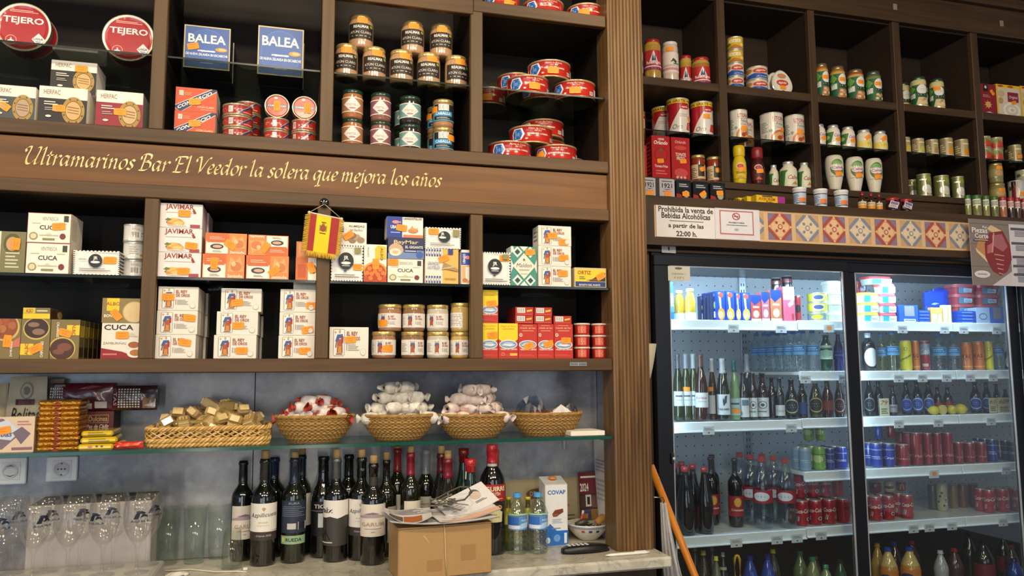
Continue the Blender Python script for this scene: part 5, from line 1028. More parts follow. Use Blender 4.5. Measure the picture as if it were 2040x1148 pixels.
def heap(bi, name, lab, grp, m, mat, N, hmax, size=1.0, spread=.80):
    t, rx, hz, xc, yc = bk[bi]; base = None; k = 0
    R2 = .0142*size*2
    for li, cnt in enumerate((5, 4, 3, 2)):
        for i in range(cnt):
            x, y, z = xc+(i-(cnt-1)/2)*R2*1.12+(rnd.random()-.5)*.012, yc-.012+(rnd.random()-.5)*.03, ZL+hz*.88+li*R2*.80*hmax
            if base is None: o = base = m.build(name, mat)
            else: o = base.copy(); COL.objects.link(o)
            o.location = (x, y, z+H); o.rotation_euler = (rnd.random()*6, (rnd.random()-.5)*.16, rnd.choice((-1, 1))*(.25+.85*rnd.random())); o.scale = (size*.85, size, size)
            tag(o, lab, 'sweet', grp)
heap(0, 'wrapped_sweet', 'red and white twist wrapped sweet in the first oval basket', 'sweets in the first oval basket', roll_mesh(('#e2dad4', '#d8cfc8', '#a83a2a', '#b8402c')), 'crinkle_paper', 12, .60, 1.25)
heap(1, 'wrapped_roll', 'plain white twist wrapped roll heaped in an oval basket', 'white rolls in the second oval basket', roll_mesh(('#e6e0d4', '#dcd5c8', '#d8d2c8', '#e2dccf')), 'crinkle_paper', 13, 1.0, 1.32)
heap(2, 'wrapped_roll', 'pinkish white twist wrapped roll in an oval basket', 'pinkish rolls in the third oval basket', roll_mesh(('#e6d6cc', '#dfcabf', '#d9c9c4', '#d8a89c')), 'crinkle_paper', 12, .92, 1.32)
t, rx, hz, xc, yc = bk[3]
def crumple(name, lab, cat, x, y, z, sx, sy, sz, col, mat, seed, grp=None, N=9):
    rr = random.Random(seed); m = MB(); vs = []
    for j in range(N+1):
        for i in range(N+1):
            s_, t_ = i/N, j/N; vs.append(((s_-.5)*sx+(rr.random()-.5)*sx*.07, (t_-.5)*sy+(rr.random()-.5)*sy*.07, sz*(math.sin(math.pi*s_)*math.sin(math.pi*t_)*.75+(rr.random()-.3)*.45)))
    top = [(j*(N+1)+i, j*(N+1)+i+1, (j+1)*(N+1)+i+1, (j+1)*(N+1)+i) for j in range(N) for i in range(N)]
    m.add(vs, top, col, 0)
    if mat != 'film_plastic': m.add([(a, b, c-.0012) for a, b, c in vs], [f[::-1] for f in top], col, 0)
    return tag(m.build(name, mat, None, (x, y, z+H), rr.random()), lab, cat, grp)
crumple('plastic_bag', 'clear crumpled plastic film puffing out of the basket by the pillar', 'bag', xc-.045, yc+.01, ZL+hz*.8, .11, .10, .075, '#eceef6', 'film_plastic', 4)
crumple('plastic_bag', 'clear wrapper corner beside the folded paper', 'bag', xc+.075, yc, ZL+hz*.85, .06, .06, .05, '#f0eeec', 'film_plastic', 9)
crumple('paper_slip', 'white folded paper slip sticking up from the basket by the pillar', 'paper', xc+.045, yc-.015, ZL+hz*.82, .085, .05, .038, '#e9e6e4', 'printed_card', 6, N=4)
crumple('paper_slip', 'cream paper roll lying flat in the basket by the pillar', 'paper', xc-.035, yc-.03, ZL+hz*.86, .05, .03, .016, '#e6ddd0', 'printed_card', 12, N=4)
for i, (dx, c) in enumerate(((-.02, '#7a3a34'), (.015, '#8a4a40'), (.06, '#b0564a'))):
    o = roll_mesh((c, '#8f5048', '#a86a60', c)).build('wrapped_sweet', 'crinkle_paper', None, (xc+dx, yc+.015, ZL+hz*.88+H), .4+i, .3, .2); tag(o, ('dark red sweet under the plastic film', 'brown red sweet beside the folded paper', 'light red sweet at the rim by the pillar')[i], 'sweet')
# ---- rectangular basket of gold sweets
x0, x1 = PX(284, 880, YS2+.004), PX(538, 880, YS2+.004); xc = (x0+x1)/2; W = (x1-x0)/2-.004; Dp = .085; yc = YS2+Dp+.008; hz = PZ(400, 852, YS2)-ZL
t = thing('wicker_basket', 'long rectangular pale wicker basket with open lattice sides, full of gold sweets', 'basket', (xc, yc, ZL+H), -.0)
def rrect(w, d, r, n):
    P = []; per = [(w-r, -d, 0), (w, d-r, 1), (-w+r, d, 2), (-w, -d+r, 3)]
    segs = []
    for cx, cy, a0 in ((w-r, -d+r, -90), (w-r, d-r, 0), (-w+r, d-r, 90), (-w+r, -d+r, 180)):
        for q in range(7): a = math.radians(a0+q*15); P.append((cx+r*math.cos(a), cy+r*math.sin(a)))
    out = []; L = [math.dist(P[i], P[(i+1) % len(P)]) for i in range(len(P))]; tot = sum(L)
    for k in range(n):
        d_ = tot*k/n; i = 0
        while d_ > L[i]: d_ -= L[i]; i += 1
        f = d_/L[i]; a, b = P[i], P[(i+1) % len(P)]; out.append((a[0]+(b[0]-a[0])*f, a[1]+(b[1]-a[1])*f, (b[1]-a[1])/L[i], -(b[0]-a[0])/L[i]))
    return out, tot
def braid(m, w, d, z, amp, rad_, turns, strands, cols):
    pts, tot = rrect(w, d, .03, 300)
    for s_ in range(strands):
        ph = 2*math.pi*s_/strands; P = []
        for k, (x, y, nx, ny) in enumerate(pts):
            a = ph+2*math.pi*turns*k/300; P.append((x+nx*amp*math.cos(a), y+ny*amp*math.cos(a), z+amp*math.sin(a)))
        m.tube(P, rad_, 6, cols[s_ % len(cols)], closed=True)
WC = ('#d0a860', '#c29a50', '#dbb674')
m = MB(); braid(m, W-.004, Dp-.004, .006, .0042, .0034, 26, 3, WC); braid(m, W-.002, Dp-.002, .0165, .0048, .0036, 26, 3, WC); m.build('base_braid', 'wicker', t)
m = MB(); braid(m, W, Dp, hz-.004, .0042, .0030, 30, 3, WC); m.build('rim', 'wicker', t)
m = MB(); pts, tot = rrect(W-.001, Dp-.001, .03, 300); ns = 40
for k in range(ns):
    for sgn, off in ((1, 0), (-1, .0022)):
        for e in ((0, .0048) if sgn > 0 else (0,)):
            P = []
            for q in range(7):
                f = q/6; i = (k*300/ns+sgn*(f-.5)*300/ns*1.8+e*300/tot) % 300; i0 = int(i) % 300; x, y, nx, ny = pts[i0]; P.append((x+nx*(off+.002*math.sin(math.pi*f)), y+ny*(off+.002*math.sin(math.pi*f)), .020+(hz-.028)*f))
            m.tube(P, .0019 if sgn > 0 else .0016, 5, WC[(k+q) % 3])
m.build('lattice', 'wicker', t)
m = MB(); m.box(-W+.008, W-.008, -Dp+.008, Dp-.008, .002, .005, '#8a6a38', 0, .001); m.build('basket_floor', 'wicker', t)
SC_ = 1.32; protos = []
for i, (a, b, c, col) in enumerate(((.019, .012, .009, '#b0956a'), (.016, .013, .010, '#a0844e'), (.021, .011, .010, '#c2a878'))):
    m = MB(); m.box(-a, a, -b, b, -c, c, col, 0, .004)
    for sx in (-1, 1): m.box(sx*(a-.001), sx*(a+.003), -b*.8, b*.8, -c*.7, c*.7, '#d8bc84', 0, .002); m.tube([(sx*a, -b*.6, -c*.2), (sx*(a+.002), 0, c*.4), (sx*a, b*.6, -c*.1)], .0016, 4, '#e6d0a0')
    m.decal(lambda s_, t_, l, a=a, b=b, c=c: ((s_-.5)*2*a, (t_-.5)*2*b, c+l), [('r', .25, .2, .75, .8, '#cdb07c'), ('l', .3, .3, .7, .7, 2, '#8a6428')])
    protos.append(m)
bas = [None]*3; cnt = 0
for lay in range(5):
    nx, ny = (7, 3) if lay < 2 else ((6, 3) if lay == 2 else ((5, 2) if lay == 3 else (2, 2)))
    for i in range(nx):
        for j in range(ny):
            if lay < 2 and 0 < j < ny-1 and 0 < i < nx-1 and lay == 0: continue
            k = cnt % 3; cnt += 1
            fx_, fy_ = ((i+.5)/nx-.5)*2, ((j+.5)/ny-.5)*2; sh = (.92, .92, .88, .66, .34)[lay]
            if bas[k] is None: o = bas[k] = protos[k].build('wrapped_sweet', 'glassy')
            else: o = bas[k].copy(); COL.objects.link(o)
            o.location = (xc+fx_*W*sh*.95+(rnd.random()-.5)*.014+(.02 if lay > 3 else 0), yc+fy_*Dp*sh*.86+(rnd.random()-.5)*.01+(.015 if lay > 2 else 0), ZL+.018+lay*.0215+rnd.random()*.004+H); o.scale = (SC_,)*3
            o.rotation_euler = ((rnd.random()-.5)*1.3, (rnd.random()-.5)*1.3, rnd.random()*3.1); tag(o, 'gold wrapped square sweet heaped in the rectangular basket', 'sweet', 'gold sweets in the rectangular basket')
carton('notepad', 'white paper pad lying on the green edged shelf by the pillar', 'notepad', 1137, 1205.5, 852, ZL, YL+.02, .10, '#ece8da', [], None, h=.0145, cols=('#e9e4d4',)*6)
# ---- sockets on the marble
def socket(lab, uL, uR, vT, vB, holes):
    x0, x1 = PX(uL, 935, YW), PX(uR, 935, YW); z0, z1 = PZ((uL+uR)/2, vB, YW), PZ((uL+uR)/2, vT, YW); w = x1-x0
    t = thing('wall_socket', lab, 'socket', ((x0+x1)/2, YW-.001, z0+H)); h = z1-z0; m = MB()
    m.box(-w/2, w/2, -.009, 0, 0, h, '#e6e6ea', 0, .003); m.box(-w*.31, w*.31, -.0105, -.009, h*.5-w*.31, h*.5+w*.31, '#d9d9de', 0, .0008); m.build('cover_plate', 'plastic', t)
    m = MB(); r = w*.24; m.lathe([(0, 0), (r*.9, 0), (r*.96, .006), (r, .0065), (r*1.03, .0062), (r*1.03, .003)], 30, '#cfcfd5'); m.v = [(x, -.0107-z*.3, y+h*.5) for x, y, z in m.v]
    m.decal(Splane(2*r, 2*r, -r, h*.5-r, -.0108), ([('e', x, .5, .065, .065, '#26262a') for x in (.28, .5, .72)]+[('r', .44, .02, .56, .14, '#3a3a3e'), ('r', .44, .86, .56, .98, '#3a3a3e')]) if holes else [('e', .5, .42, .42, .3, '#d2d2d8'), ('p', [(.1, .25), (.5, .08), (.9, .25), (.5, .15)], '#26262a'), ('p', [(.2, .8), (.5, .96), (.8, .8), (.5, .86)], '#55555a')], 0, l0=.0004)
    m.build('socket_well', 'plastic', t)
socket('white wall socket with three holes beside the divider shadow', 93.5, 156, 909, 959, True)
socket('white wall socket cut by the photo edge', -8, 55, 911, 965, False)
# ================================================================== on the counter
YC0 = depth_on(525, 1129, ZCT)
xg0, xg1 = PX(50, 1008, 2.26), PX(300, 1000, 2.26); zt_ = depth_on
m = MB(); w = xg1-xg0; hb = PZ(150, 1004, 2.285)-ZCT; m.box(-w/2, w/2, 0, .16, 0, hb, '#a8a39c', 0, .002, ('#b3aea8', '#a39e98', '#a39e98', '#a8a39c', '#a39e98', '#2c2c33'))
m.decal(lambda s_, t_, l: ((s_-.5)*w, t_*.16, hb+l), [('r', .06, .04, .99, .98, '#24242c')])
tag(m.build('glass_carton', 'printed_card', None, ((xg0+xg1)/2, 2.285, ZCT+H), .03), 'long grey carton with black top behind the stemmed glasses', 'carton')
# stemmed glasses
def stem_glass():
    t = thing('stemmed_glass', 'x', 'glass', (0, 0, 0)); m = MB(); R_ = .041
    out = [(.001, .0025), (.033, .0015), (.034, .003), (.012, .006), (.005, .012), (.0042, .03), (.0045, .062), (.009, .072), (.020, .084), (.032, .104), (.0395, .128), (.0405, .155), (.037, .195)]
    inn = [(.0358, .195), (.0393, .155), (.0383, .128), (.031, .105), (.019, .086), (.001, .076)]
    m.lathe(out+inn, 30, '#fefefe'); m.build('glass_body', 'clear_glass', t); m = MB()
    S = Scyl(.0408, .03, .134); ops = [('p', [(.36, .30), (.42, .80), (.52, .98), (.62, .80), (.58, .70), (.50, .75), (.46, .30)], '#141826'), ('p', [(.50, .40), (.54, .72), (.62, .66), (.66, .36), (.60, .52)], '#12151f'), ('e', .47, .9, .05, .09, '#2a3656'), ('t', '\u00c1GUILA', .30, .02, .70, .24, '#2a2c3c', 'b')]
    m.decal(S, ops, 0, curved=True); m.build('logo', 'printed_card', t); return t
m = MB(); m.box(-1.0, -.325, 2.095, 2.268, ZCT+.001+H, ZCT+.044+H, '#a5a29c', 0, .004); m.box(-.985, -.34, 2.11, 2.253, ZCT+.044+H, ZCT+.0442+H, '#b3b0a9', 0, .0001); tag(m.build('glass_tray', 'plastic'), 'low pale grey tray under the stemmed glasses', 'tray')
gp = stem_glass()
gsl = [(-5, 1158, 'at the photo edge, front row'), (63, 1160, 'second in the front row'), (132, 1158, 'third in the front row'), (202, 1155, 'fourth in the front row'), (271, 1152, 'front row, nearest the straight tumblers'), (22, 1125, 'back row, by the photo edge'), (90, 1127, 'back row, second along'), (157, 1125, 'back row, third along'), (224, 1122, 'back row, fourth along'), (292, 1120, 'back row, nearest the tumblers')]
for i, (u, v, lb) in enumerate(gsl):
    Y = 2.142 if i < 5 else 2.222; o = gp if i == 0 else copy_one(gp); o.location = (PX(u, v, Y), Y, ZCT+.0445+H+.0002); o.rotation_euler = (0, 0, -math.atan(ray(u, v).x)+(.0, .5, 2.2, -.6, .1, .3, .2, .1, -.2, .4)[i]); o['label'] = 'clear stemmed glass with eagle mark, '+lb; o['group'] = 'stemmed glasses'; o.scale = (.865, .865, .95)
def tumbler(r0, r1, h, flip, lab, grp, u, v, first=None):
    Y = depth_on(u, v, ZCT)+r0
    if first is None:
        m = MB(); m.lathe([(.001, .001), (r0, 0), (r0+.0006, .003), (r1, h), (r1-.0014, h), (r0-.002, .008), (.001, .008)], 30, '#fafdfb'); o = m.build('tumbler', 'clear_glass')
    else: o = first.copy(); COL.objects.link(o)
    o.location = (PX(u, v, Y), Y, ZCT+H+(h if flip else 0)+.0003); o.rotation_euler = (math.pi if flip else 0, 0, 0); return tag(o, lab, 'glass', grp), o
tb = None
for i, (u, v, lb) in enumerate(((332, 1128, 'front row, next to the stemmed glasses'), (386, 1126, 'front row, middle'), (434, 1116, 'front row, nearest the bottles'), (352, 1110, 'back row, first'), (404, 1109, 'back row, second'), (456, 1107, 'back row, last'))):
    _, o = tumbler(.0265, .0325, .155, False, 'straight greenish tumbler, '+lb, 'straight tumblers', u, v, tb); tb = tb or o
tumbler(.027, .023, .104, False, 'small upturned glass in front of the wine bottles', None, 461, 1137)
# ---- bottles
BLK = '#0c0d0b'; OLV = '#14160c'; gw = 'wine bottles on the counter'
GAR = [('r', 0, 0, 1, 1, '#dcd2c4'), ('p', [(0, .62), (.3, .68), (.5, .72), (.75, .66), (1, .64), (1, .58), (0, .57)], '#a8949c'), ('p', [(.2, .69), (.5, .75), (.7, .70), (.5, .68)], '#7a6a74'), ('t', 'GARUM', .14, .32, .86, .44, '#b09a80', 'b'), ('l', .25, .22, .75, .26, 1, '#8a7e70'), ('l', .45, .12, .56, .16, 1, '#8a7e70')]
AZP = [('r', 0, 0, 1, 1, '#e2ddd4'), ('r', 0, 0, 1, .26, '#3a302e'), ('p', [(0, .24), (0, .30), (.5, .27), (1, .24), (1, .22)], '#e2ddd4'), ('p', [(.44, .86), (.50, .78), (.56, .86), (.5, .9)], '#b09a6a'), ('t', 'Azpilicueta', .10, .58, .92, .73, '#3a3630', 'i', .04), ('t', 'RIOJA', .36, .46, .62, .50, '#b09a6a'), ('l', .32, .38, .66, .42, 1, '#cfc6b4'), ('t', 'Crianza 2020', .30, .10, .72, .15, '#c9beb0', 'i')]
def wine(desc, uL, uR, vB, vT, glass=BLK, **k):
    Y = depth_on((uL+uR)/2, vB, ZCT); return bottle('wine_bottle', desc, 'bottle', uL, uR, vT, ZCT, Y, k.pop('prof', BORD), glass, grp=gw, **k)
CORK = .024
wine('wine bottle with black capsule and cream hill label, next to the upturned glass', 459.5, 505, 1120, 917, cap=('#141416', .79), lab=(.22, .555, .15, .97, '#dcd2c4', GAR), rot=.1)
wine('front wine bottle with white cursive label and tall cork', 499.5, 551.5, 1130, 913, cap=('#1a1c20', .80), cork=CORK, lab=(.245, .59, .06, .94, '#e2ddd4', AZP))
wine('wine bottle with blue band on its black capsule, hidden behind the cursive label', 519, 570, 1112, 910, cap=('#1c2a4a', .82))
wine('wine bottle with navy back label and green band', 560.5, 610, 1124, 911, OLV, cap=('#1d2738', .75), cork=.018, lab=(.29, .60, .08, .94, '#252c3e', [('t', 'AURA', .32, .88, .66, .95, '#8f98a8'), ('l', .10, .50, .86, .84, 6, '#5a6478'), ('c', .62, .10, .92, .34), ('r', .30, .12, .56, .30, '#b9b9b4')]), lab2=(.185, .265, .10, .88, '#8cab86', [('t', 'RUEDA', .26, .30, .80, .72, '#26382c', 'b'), ('r', .10, .25, .18, .8, '#d8d06a')]))
wine('wine bottle with tall cork right behind the navy labelled one', 580, 620, 1109, 905, OLV, cap=('#1d2430', .78), cork=CORK, lab=(.3, .62, .66, .98, '#c9c6bc', []))
wine('black bottle with grey framed label and white capital letters', 619, 668, 1107, 902, prof=[(0, .012), (.80, 0), (.97, .006), (1, .02), (1, .56), (.97, .60), (.8, .66), (.56, .72), (.46, .78), (.42, .85), (.40, .955), (.45, .96), (.45, .998), (.40, 1), (0, 1)], cap=('#101012', .84), lab=(.22, .56, .1, .9, '#101010', [('t', 'TIO', .20, .80, .58, .92, '#cfcac0', 'b'), ('r', .05, .72, .95, .735, '#8a8478'), ('r', .35, .25, .80, .66, '#b9c0bd')]))
wine('wine bottle with white over charcoal label and silver capsule', 644.5, 693.5, 1117, 907, cap=('#6f7278', .80), cork=CORK*1.1, capmat='tin_metal', lab=(.16, .60, .02, .98, '#3a3836', [('p', [(0, .62), (0, 1), (1, 1), (1, .64), (.8, .66), (.55, .60), (.35, .645), (.2, .615)], '#e2ddd6'), ('t', 'raiz', -.02, .72, .42, .84, '#26221e', 'b'), ('r', .19, .30, .215, .62, '#1c1a18'), ('p', [(.20, .36), (.05, .16), (.07, .14), (.22, .32)], '#1c1a18'), ('p', [(.2, .36), (.36, .14), (.34, .12), (.19, .32)], '#1c1a18'), ('p', [(.19, .34), (.19, .1), (.22, .1), (.22, .34)], '#1c1a18'), ('l', .05, .05, .42, .10, 1, '#cfc9c0')]))
wine('plain black capped wine bottle standing against the marble', 670, 718, 1105, 900, cap=('#0e0e10', .78))
wine('second wine bottle with white cursive label, behind the hill label', 695, 744, 1111, 903, cap=('#17181a', .80), cork=CORK, lab=(.245, .60, .06, .94, '#e2ddd4', AZP), neck=(.84, .93, .35, .7, '#17181a', [('t', 'Azp', .1, .3, .9, .7, '#9a958a', 'i')]))
wine('front wine bottle with cream hill label beside the cardboard box', 718.5, 767.5, 1122, 916, lab=(.285, .605, .05, .95, '#dcd2c4', GAR), cork=CORK, cap=('#0e0e0e', .9), neck=(.78, .87, .15, .9, '#2a2a26', []))
wine('dark wine bottle with bare cork, behind the cardboard box corner', 748, 790, 1108, 911, OLV, cork=CORK*.95, lab=(.15, .52, .55, .98, '#8f8f8a', []))
wine('wine bottle with brick red capsule', 770, 812, 1106, 896, OLV, cap=('#8f2c26', .77), cork=.008, lab=(.24, .56, .05, .6, '#d8d2c4', []))
wine('wine bottle with wine red capsule and curling cream label', 797, 838, 1110, 900, '#1c1a10', cap=('#8a1f30', .78), cork=CORK*.85, lab=(.2, .54, .3, 1, '#e0d8c8', [('l', .30, .3, .85, .66, 4, '#b07a6a')]))
wine('wine bottle with pale grey capsule', 828, 868, 1106, 904, '#17160e', cap=('#8f9098', .76), lab=(.26, .54, .1, .95, '#c9c4b8', [('l', .2, .3, .8, .8, 4, '#9a958a')]))
wine('sloping wine bottle with claret capsule, partly hidden by its twin', 856, 902, 1105, 903, '#17160e', prof=BURG, cap=('#5c1a28', .80), cork=CORK, lab=(.26, .55, .1, .95, '#c9c4b8', [('l', .2, .5, .8, .8, 2, '#9a958a')]))
wine('front sloping wine bottle with claret capsule and tall cork', 869, 915, 1110, 908, '#1e1d12', prof=BURG, cap=('#7a1f2c', .80), cork=CORK)
LIQ = [(0, .012), (.85, 0), (1, .02), (1, .40), (.96, .5), (.82, .60), (.62, .69), (.46, .78), (.40, .85), (.38, .93), (.43, .935), (.43, 1), (0, 1)]
for i, (a, b, vb, vt_, lb) in enumerate(((900, 947, 1105, 897, 'green glass bottle with dark red cap against the marble'), (912, 962, 1108, 902, 'green glass bottle with red cap and paper seal strip'))):
    wine(lb, a, b, vb, vt_, '#0b2412', prof=LIQ, cap=(('#7a1a1e', '#a82028')[i], .87), capname='cap', neck=(.80, .90, .1, .25, '#d8d0c0', []) if i else None)
VER = [(0, .012), (.84, 0), (.98, .01), (1, .03), (1, .60), (.98, .66), (.9, .71), (.66, .765), (.46, .80), (.40, .84), (.38, .90), (.42, .905), (.42, .985), (.40, 1), (0, 1)]
bottle('vermouth_bottle', 'tall dark vermouth bottle with red cap and red label', 'bottle', 954.5, 1006.5, 884, ZCT, depth_on(985, 1107, ZCT), VER, '#0c0b0c', cap=('#b8242a', .835), capname='cap', lab=(.49, .645, .03, .97, '#a0241c', [('t', 'IZAGUIRRE', .06, .60, .90, .88, '#efe0c0', 'b'), ('t', 'VERMOUTH', .22, .34, .72, .54, '#efe0c0', 'b'), ('l', .2, .1, .8, .2, 1, '#d8a890')]), lab2=(.30, .48, .2, .8, '#17120e', [('p', [(.08, 0), (.05, .5), (.2, .62), (.8, .62), (.95, .5), (.92, 0)], '#d6cf9c')]+[('e', x, y, .12, .12, '#c9a85a') for x, y in ((.2, .74), (.5, .84), (.8, .74))]+[('e', x, y, .07, .07, '#4a3a20') for x, y in ((.2, .74), (.5, .84), (.8, .74))]+[('l', .2, .2, .8, .45, 2, '#a8a06a')]), neck=(.805, .83, .2, .8, '#b9b3a8', []))
wine('dark bottle with orange red cap showing behind the vermouth', 964, 1008, 1098, 897, '#17120e', cap=('#c0432c', .80), capname='cap')
# ---- water bottles, milk carton
for i, (a, b, vb, vt_) in enumerate(((1010.5, 1051, 1107, 980), (1051.5, 1092, 1105.5, 979))):
    bottle('water_bottle', 'small clear water bottle with blue cap, %s' % ('next to the vermouth', 'touching the milk carton')[i], 'bottle', a, b, vt_, ZCT, depth_on((a+b)/2, vb, ZCT), WATER, '#f1f9f6', 'clear_plastic', cap=('#4a98d8', .935), capname='cap', lab=(.41, .64, 0.0, 1.0, '#5a8cc8', [('r', .15, .35, .55, .95, '#2f66b8'), ('r', .15, .08, .60, .34, '#d8e0ea'), ('p', [(.55, .05), (.62, .45), (1, .6), (1, .2)], '#a8c6e6'), ('t', 'AQUA', .62, .60, .95, .76, '#cfdff0', 'b')]), grp='small water bottles', neck=(.655, .68, 0, 1, '#9fd0b0', []))
for i, (u, v) in enumerate(((1014, 1103), (1053, 1102))):
    Yb_ = depth_on(u, v, ZCT)+.02
    bottle('soda_bottle', 'small bottle with yellow label peeking out behind the %s water bottle' % ('first', 'second')[i], 'bottle', u-14, u+12, 990, ZCT, Yb_, BEER, '#c9c98a', 'clear_plastic', cap=('#c9b42c', .955), capname='cap', lab=(.5, .8, 0, 1, '#c9b83a', []), rfac=.9)
relax(BT, 2.10, 2.425)
um_ = 1108; Yc = depth_on(1108, 1087, ZCT)
xq0, xq1 = PX(1086.5, 1030, Yc), PX(1131.5, 1030, Yc); w = xq1-xq0; h1_ = PZ(1108, 966, Yc)-ZCT; h2_ = h1_+.018
cv = [('r', 0, .0, 1, .24, '#2f6fc0'), ('p', [(0, .22), (0, .27), (.2, .36), (.55, .22)], '#2f6fc0'), ('t', 'COVAP', .10, .84, .90, .91, '#2a62b0', 'b'), ('p', [(.30, .52), (.42, .58), (.78, .60), (.80, .54), (.6, .50), (.5, .47), (.34, .47)], '#7a4034'), ('e', .45, .50, .14, .025, '#8f5244'), ('l', .30, .36, .75, .44, 3, '#9cb0d0'), ('l', .28, .26, .66, .30, 1, '#7a8ab0'), ('e', .50, .12, .15, .06, '#6f9fe0'), ('p', [(.82, .03), (.82, .2), (.94, .2), (.94, .03)], '#dfe6f0'), ('e', .10, .09, .1, .05, '#cfdcf0')]
m = MB(); dp = .062
m.box(-w/2, w/2, 0, dp, 0, h1_, '#e2e2e2', 0, .002); m.add([(-w/2, 0, h1_-.001), (w/2, 0, h1_-.001), (w/2, dp, h2_), (-w/2, dp, h2_), (w/2, dp, h1_-.001), (-w/2, dp, h1_-.001)], [(0, 1, 2, 3), (1, 4, 2), (0, 3, 5), (3, 2, 4, 5)], '#dcdcda')
m.decal(Splane(w, h1_), cv); m.decal(Sleft(dp, h1_, -w/2), [('r', 0, 0, 1, .24, '#2f6fc0'), ('l', .2, .4, .8, .8, 6, '#9aa4b4')])
mk = thing('milk_carton', 'white and blue milk carton with slanted top and orange cap', 'carton', ((xq0+xq1)/2, Yc, ZCT+H), .02); m.build('carton_body', 'gloss_print', mk)
m = MB(); m.lathe([(0, 0), (.012, 0), (.012, .007), (.0, .008)], 20, '#e88a2c'); m.build('cap', 'plastic', mk, (0, dp*.6, h1_+.012))
# papers behind
yp_ = YW-.003
x0, x1 = PX(1004, 1000, yp_), PX(1160, 1000, yp_); z1_ = PZ(1080, 940, yp_); m = MB()
m.box(0, x1-x0, -.0015, 0, 0, z1_-ZCT, '#a89878', 0, .0003); m.decal(Splane(x1-x0, z1_-ZCT, 0, 0, -.0015), [('e', .42, .66, .14, .08, '#6a4a38'), ('r', .30, .58, .54, .64, '#6a4a38'), ('t', "D'P", .33, .63, .41, .70, '#c9b494')]+[('l', .80, .28-.06*k, .90, .32-.06*k, 1, '#4a4238') for k in range(4)]+[('r', .80, .44, .83, .47, '#b0563c')])
tag(m.build('price_sheet', 'printed_card', None, (x0, yp_-.001, ZCT+H), 0, -.03), 'tan paper price sheet leaning on the marble behind the milk carton', 'sheet')
def leaflet(lab, u0, u1, vT, vB, Y, ops, col, rz, lean, th=.003):
    x0, x1 = PX(u0, 1000, Y), PX(u1, 1000, Y); w = (x1-x0)/math.cos(rz); h = PZ((u0+u1)/2, vT, Y)-PZ((u0+u1)/2, vB, Y); m = MB()
    m.box(0, w, 0, th, 0, h, col, 0, .0004); m.decal(Splane(w, h, 0, 0), ops); return tag(m.build('leaflet', 'gloss_print', None, (x0, Y, PZ((u0+u1)/2, vB, Y)+H), rz, lean), lab, 'leaflet')
pics = [('r', 0, 0, 1, 1, '#3a2620'), ('r', 0, .68, 1, 1, '#6a1f28'), ('l', .10, .90, .90, .96, 1, '#e0d4cc'), ('t', '2024', .05, .72, .50, .84, '#e6dcd4', 'b')]
pics += [('r', a, b, c, d, q) for a, b, c, d, q in ((.02, .48, .3, .66, '#4a3428'), (.32, .50, .62, .67, '#cfc4b8'), (.64, .48, .98, .66, '#6a4a38'), (.02, .27, .55, .46, '#3c4466'), (.57, .27, .98, .46, '#8a6430'), (.02, .02, .98, .25, '#4a3426'), (.4, .53, .54, .64, '#1c1a1a'), (.1, .3, .4, .4, '#a8743a'), (.2, .06, .5, .2, '#7a5a3a'), (.7, .08, .9, .2, '#a88a5c'))]
leaflet('maroon leaflet dated 2024 with small photographs', 1158, 1196, 942, 1079, 2.41, pics, '#5a1f26', .06, -.10)
leaflet('second leaflet with white border behind the maroon one', 1180, 1205, 943, 1079, 2.425, [('r', 0, .0, 1, 1, '#d8d2cc'), ('r', .1, .06, .9, .84, '#4a3a38'), ('r', 0, .88, 1, 1, '#6a1f28'), ('r', .3, .3, .8, .5, '#a87a4a')], '#c9c2bc', .35, -.06)
m = MB(); hh = .31; m.box(-.0015, 0, 0, .15, 0, hh, '#d6d2d4', 0, .0003); m.decal(_wh(lambda s_, t_, l: (-.0015-l, (1-s_)*.15, t_*hh), .15, hh), [('e', .75, .86, .12, .04, '#6a6a8a'), ('l', .1, .66, .9, .80, 4, '#a8a4ac'), ('l', .1, .36, .9, .60, 5, '#b3b0b6')])
tag(m.build('price_sheet', 'printed_card', None, (.972, 2.288, ZCT+H+.001), .02, 0, -.02), 'tall white printed sheet leaning on the marble return by the pillar', 'sheet')
# ---- bowl, handset, pen
Yb_ = depth_on(1176, 1084, ZCT)+.02; xb0, xb1 = PX(1134.5, 1050, Yb_+.03), PX(1216, 1050, Yb_+.03); rb = (xb1-xb0)/2; hb = PZ(1175, 1047, Yb_)-ZCT
bw = thing('bowl', 'white bowl with blue rings and small coloured squares, full of odds and ends', 'bowl', ((xb0+xb1)/2, Yb_+.05, ZCT+H), -.38); m = MB()
pr = [(0, .001), (rb*.42, 0), (rb*.46, .004), (rb*.60, hb*.22), (rb*.80, hb*.52), (rb*.93, hb*.78), (rb, hb), (rb*.965, hb), (rb*.89, hb*.78), (rb*.75, hb*.52), (0, hb*.30)]
m.lathe(pr, 44, '#d9d5cc'); S = Scone(rb*.80, rb*1.0, hb*.48, hb*.52)
m.decal(S, [('r', -.4, a, 1.4, a+.055, '#5a6a98') for a in (.58, .70, .82)]+[('r', x, .12, x+.055, .38, c) for x, c in ((.40, '#b8463a'), (.52, '#2c3a74'), (.64, '#2c3a74'), (.2, '#c9a83a'))], 0, l0=.003, curved=True); m.build('bowl_body', 'gloss_paint', bw)
bx_, by_, bz_ = bw.location.x, bw.location.y, ZCT+hb*.80
m = MB(); m.tube([(-.045, 0, 0), (-.02, -.004, .006), (.012, .0, .004), (.03, .003, .0)], [.007, .011, .010, .004], 10, '#3a372e'); m.box(-.02, .02, -.012, -.009, .0, .010, '#8a8676', 0, .001); tag(m.build('bottle_opener', 'plastic', None, (bx_-.01, by_-.025, bz_+.012+H), .2), 'dark corkscrew lying in the bowl', 'corkscrew')
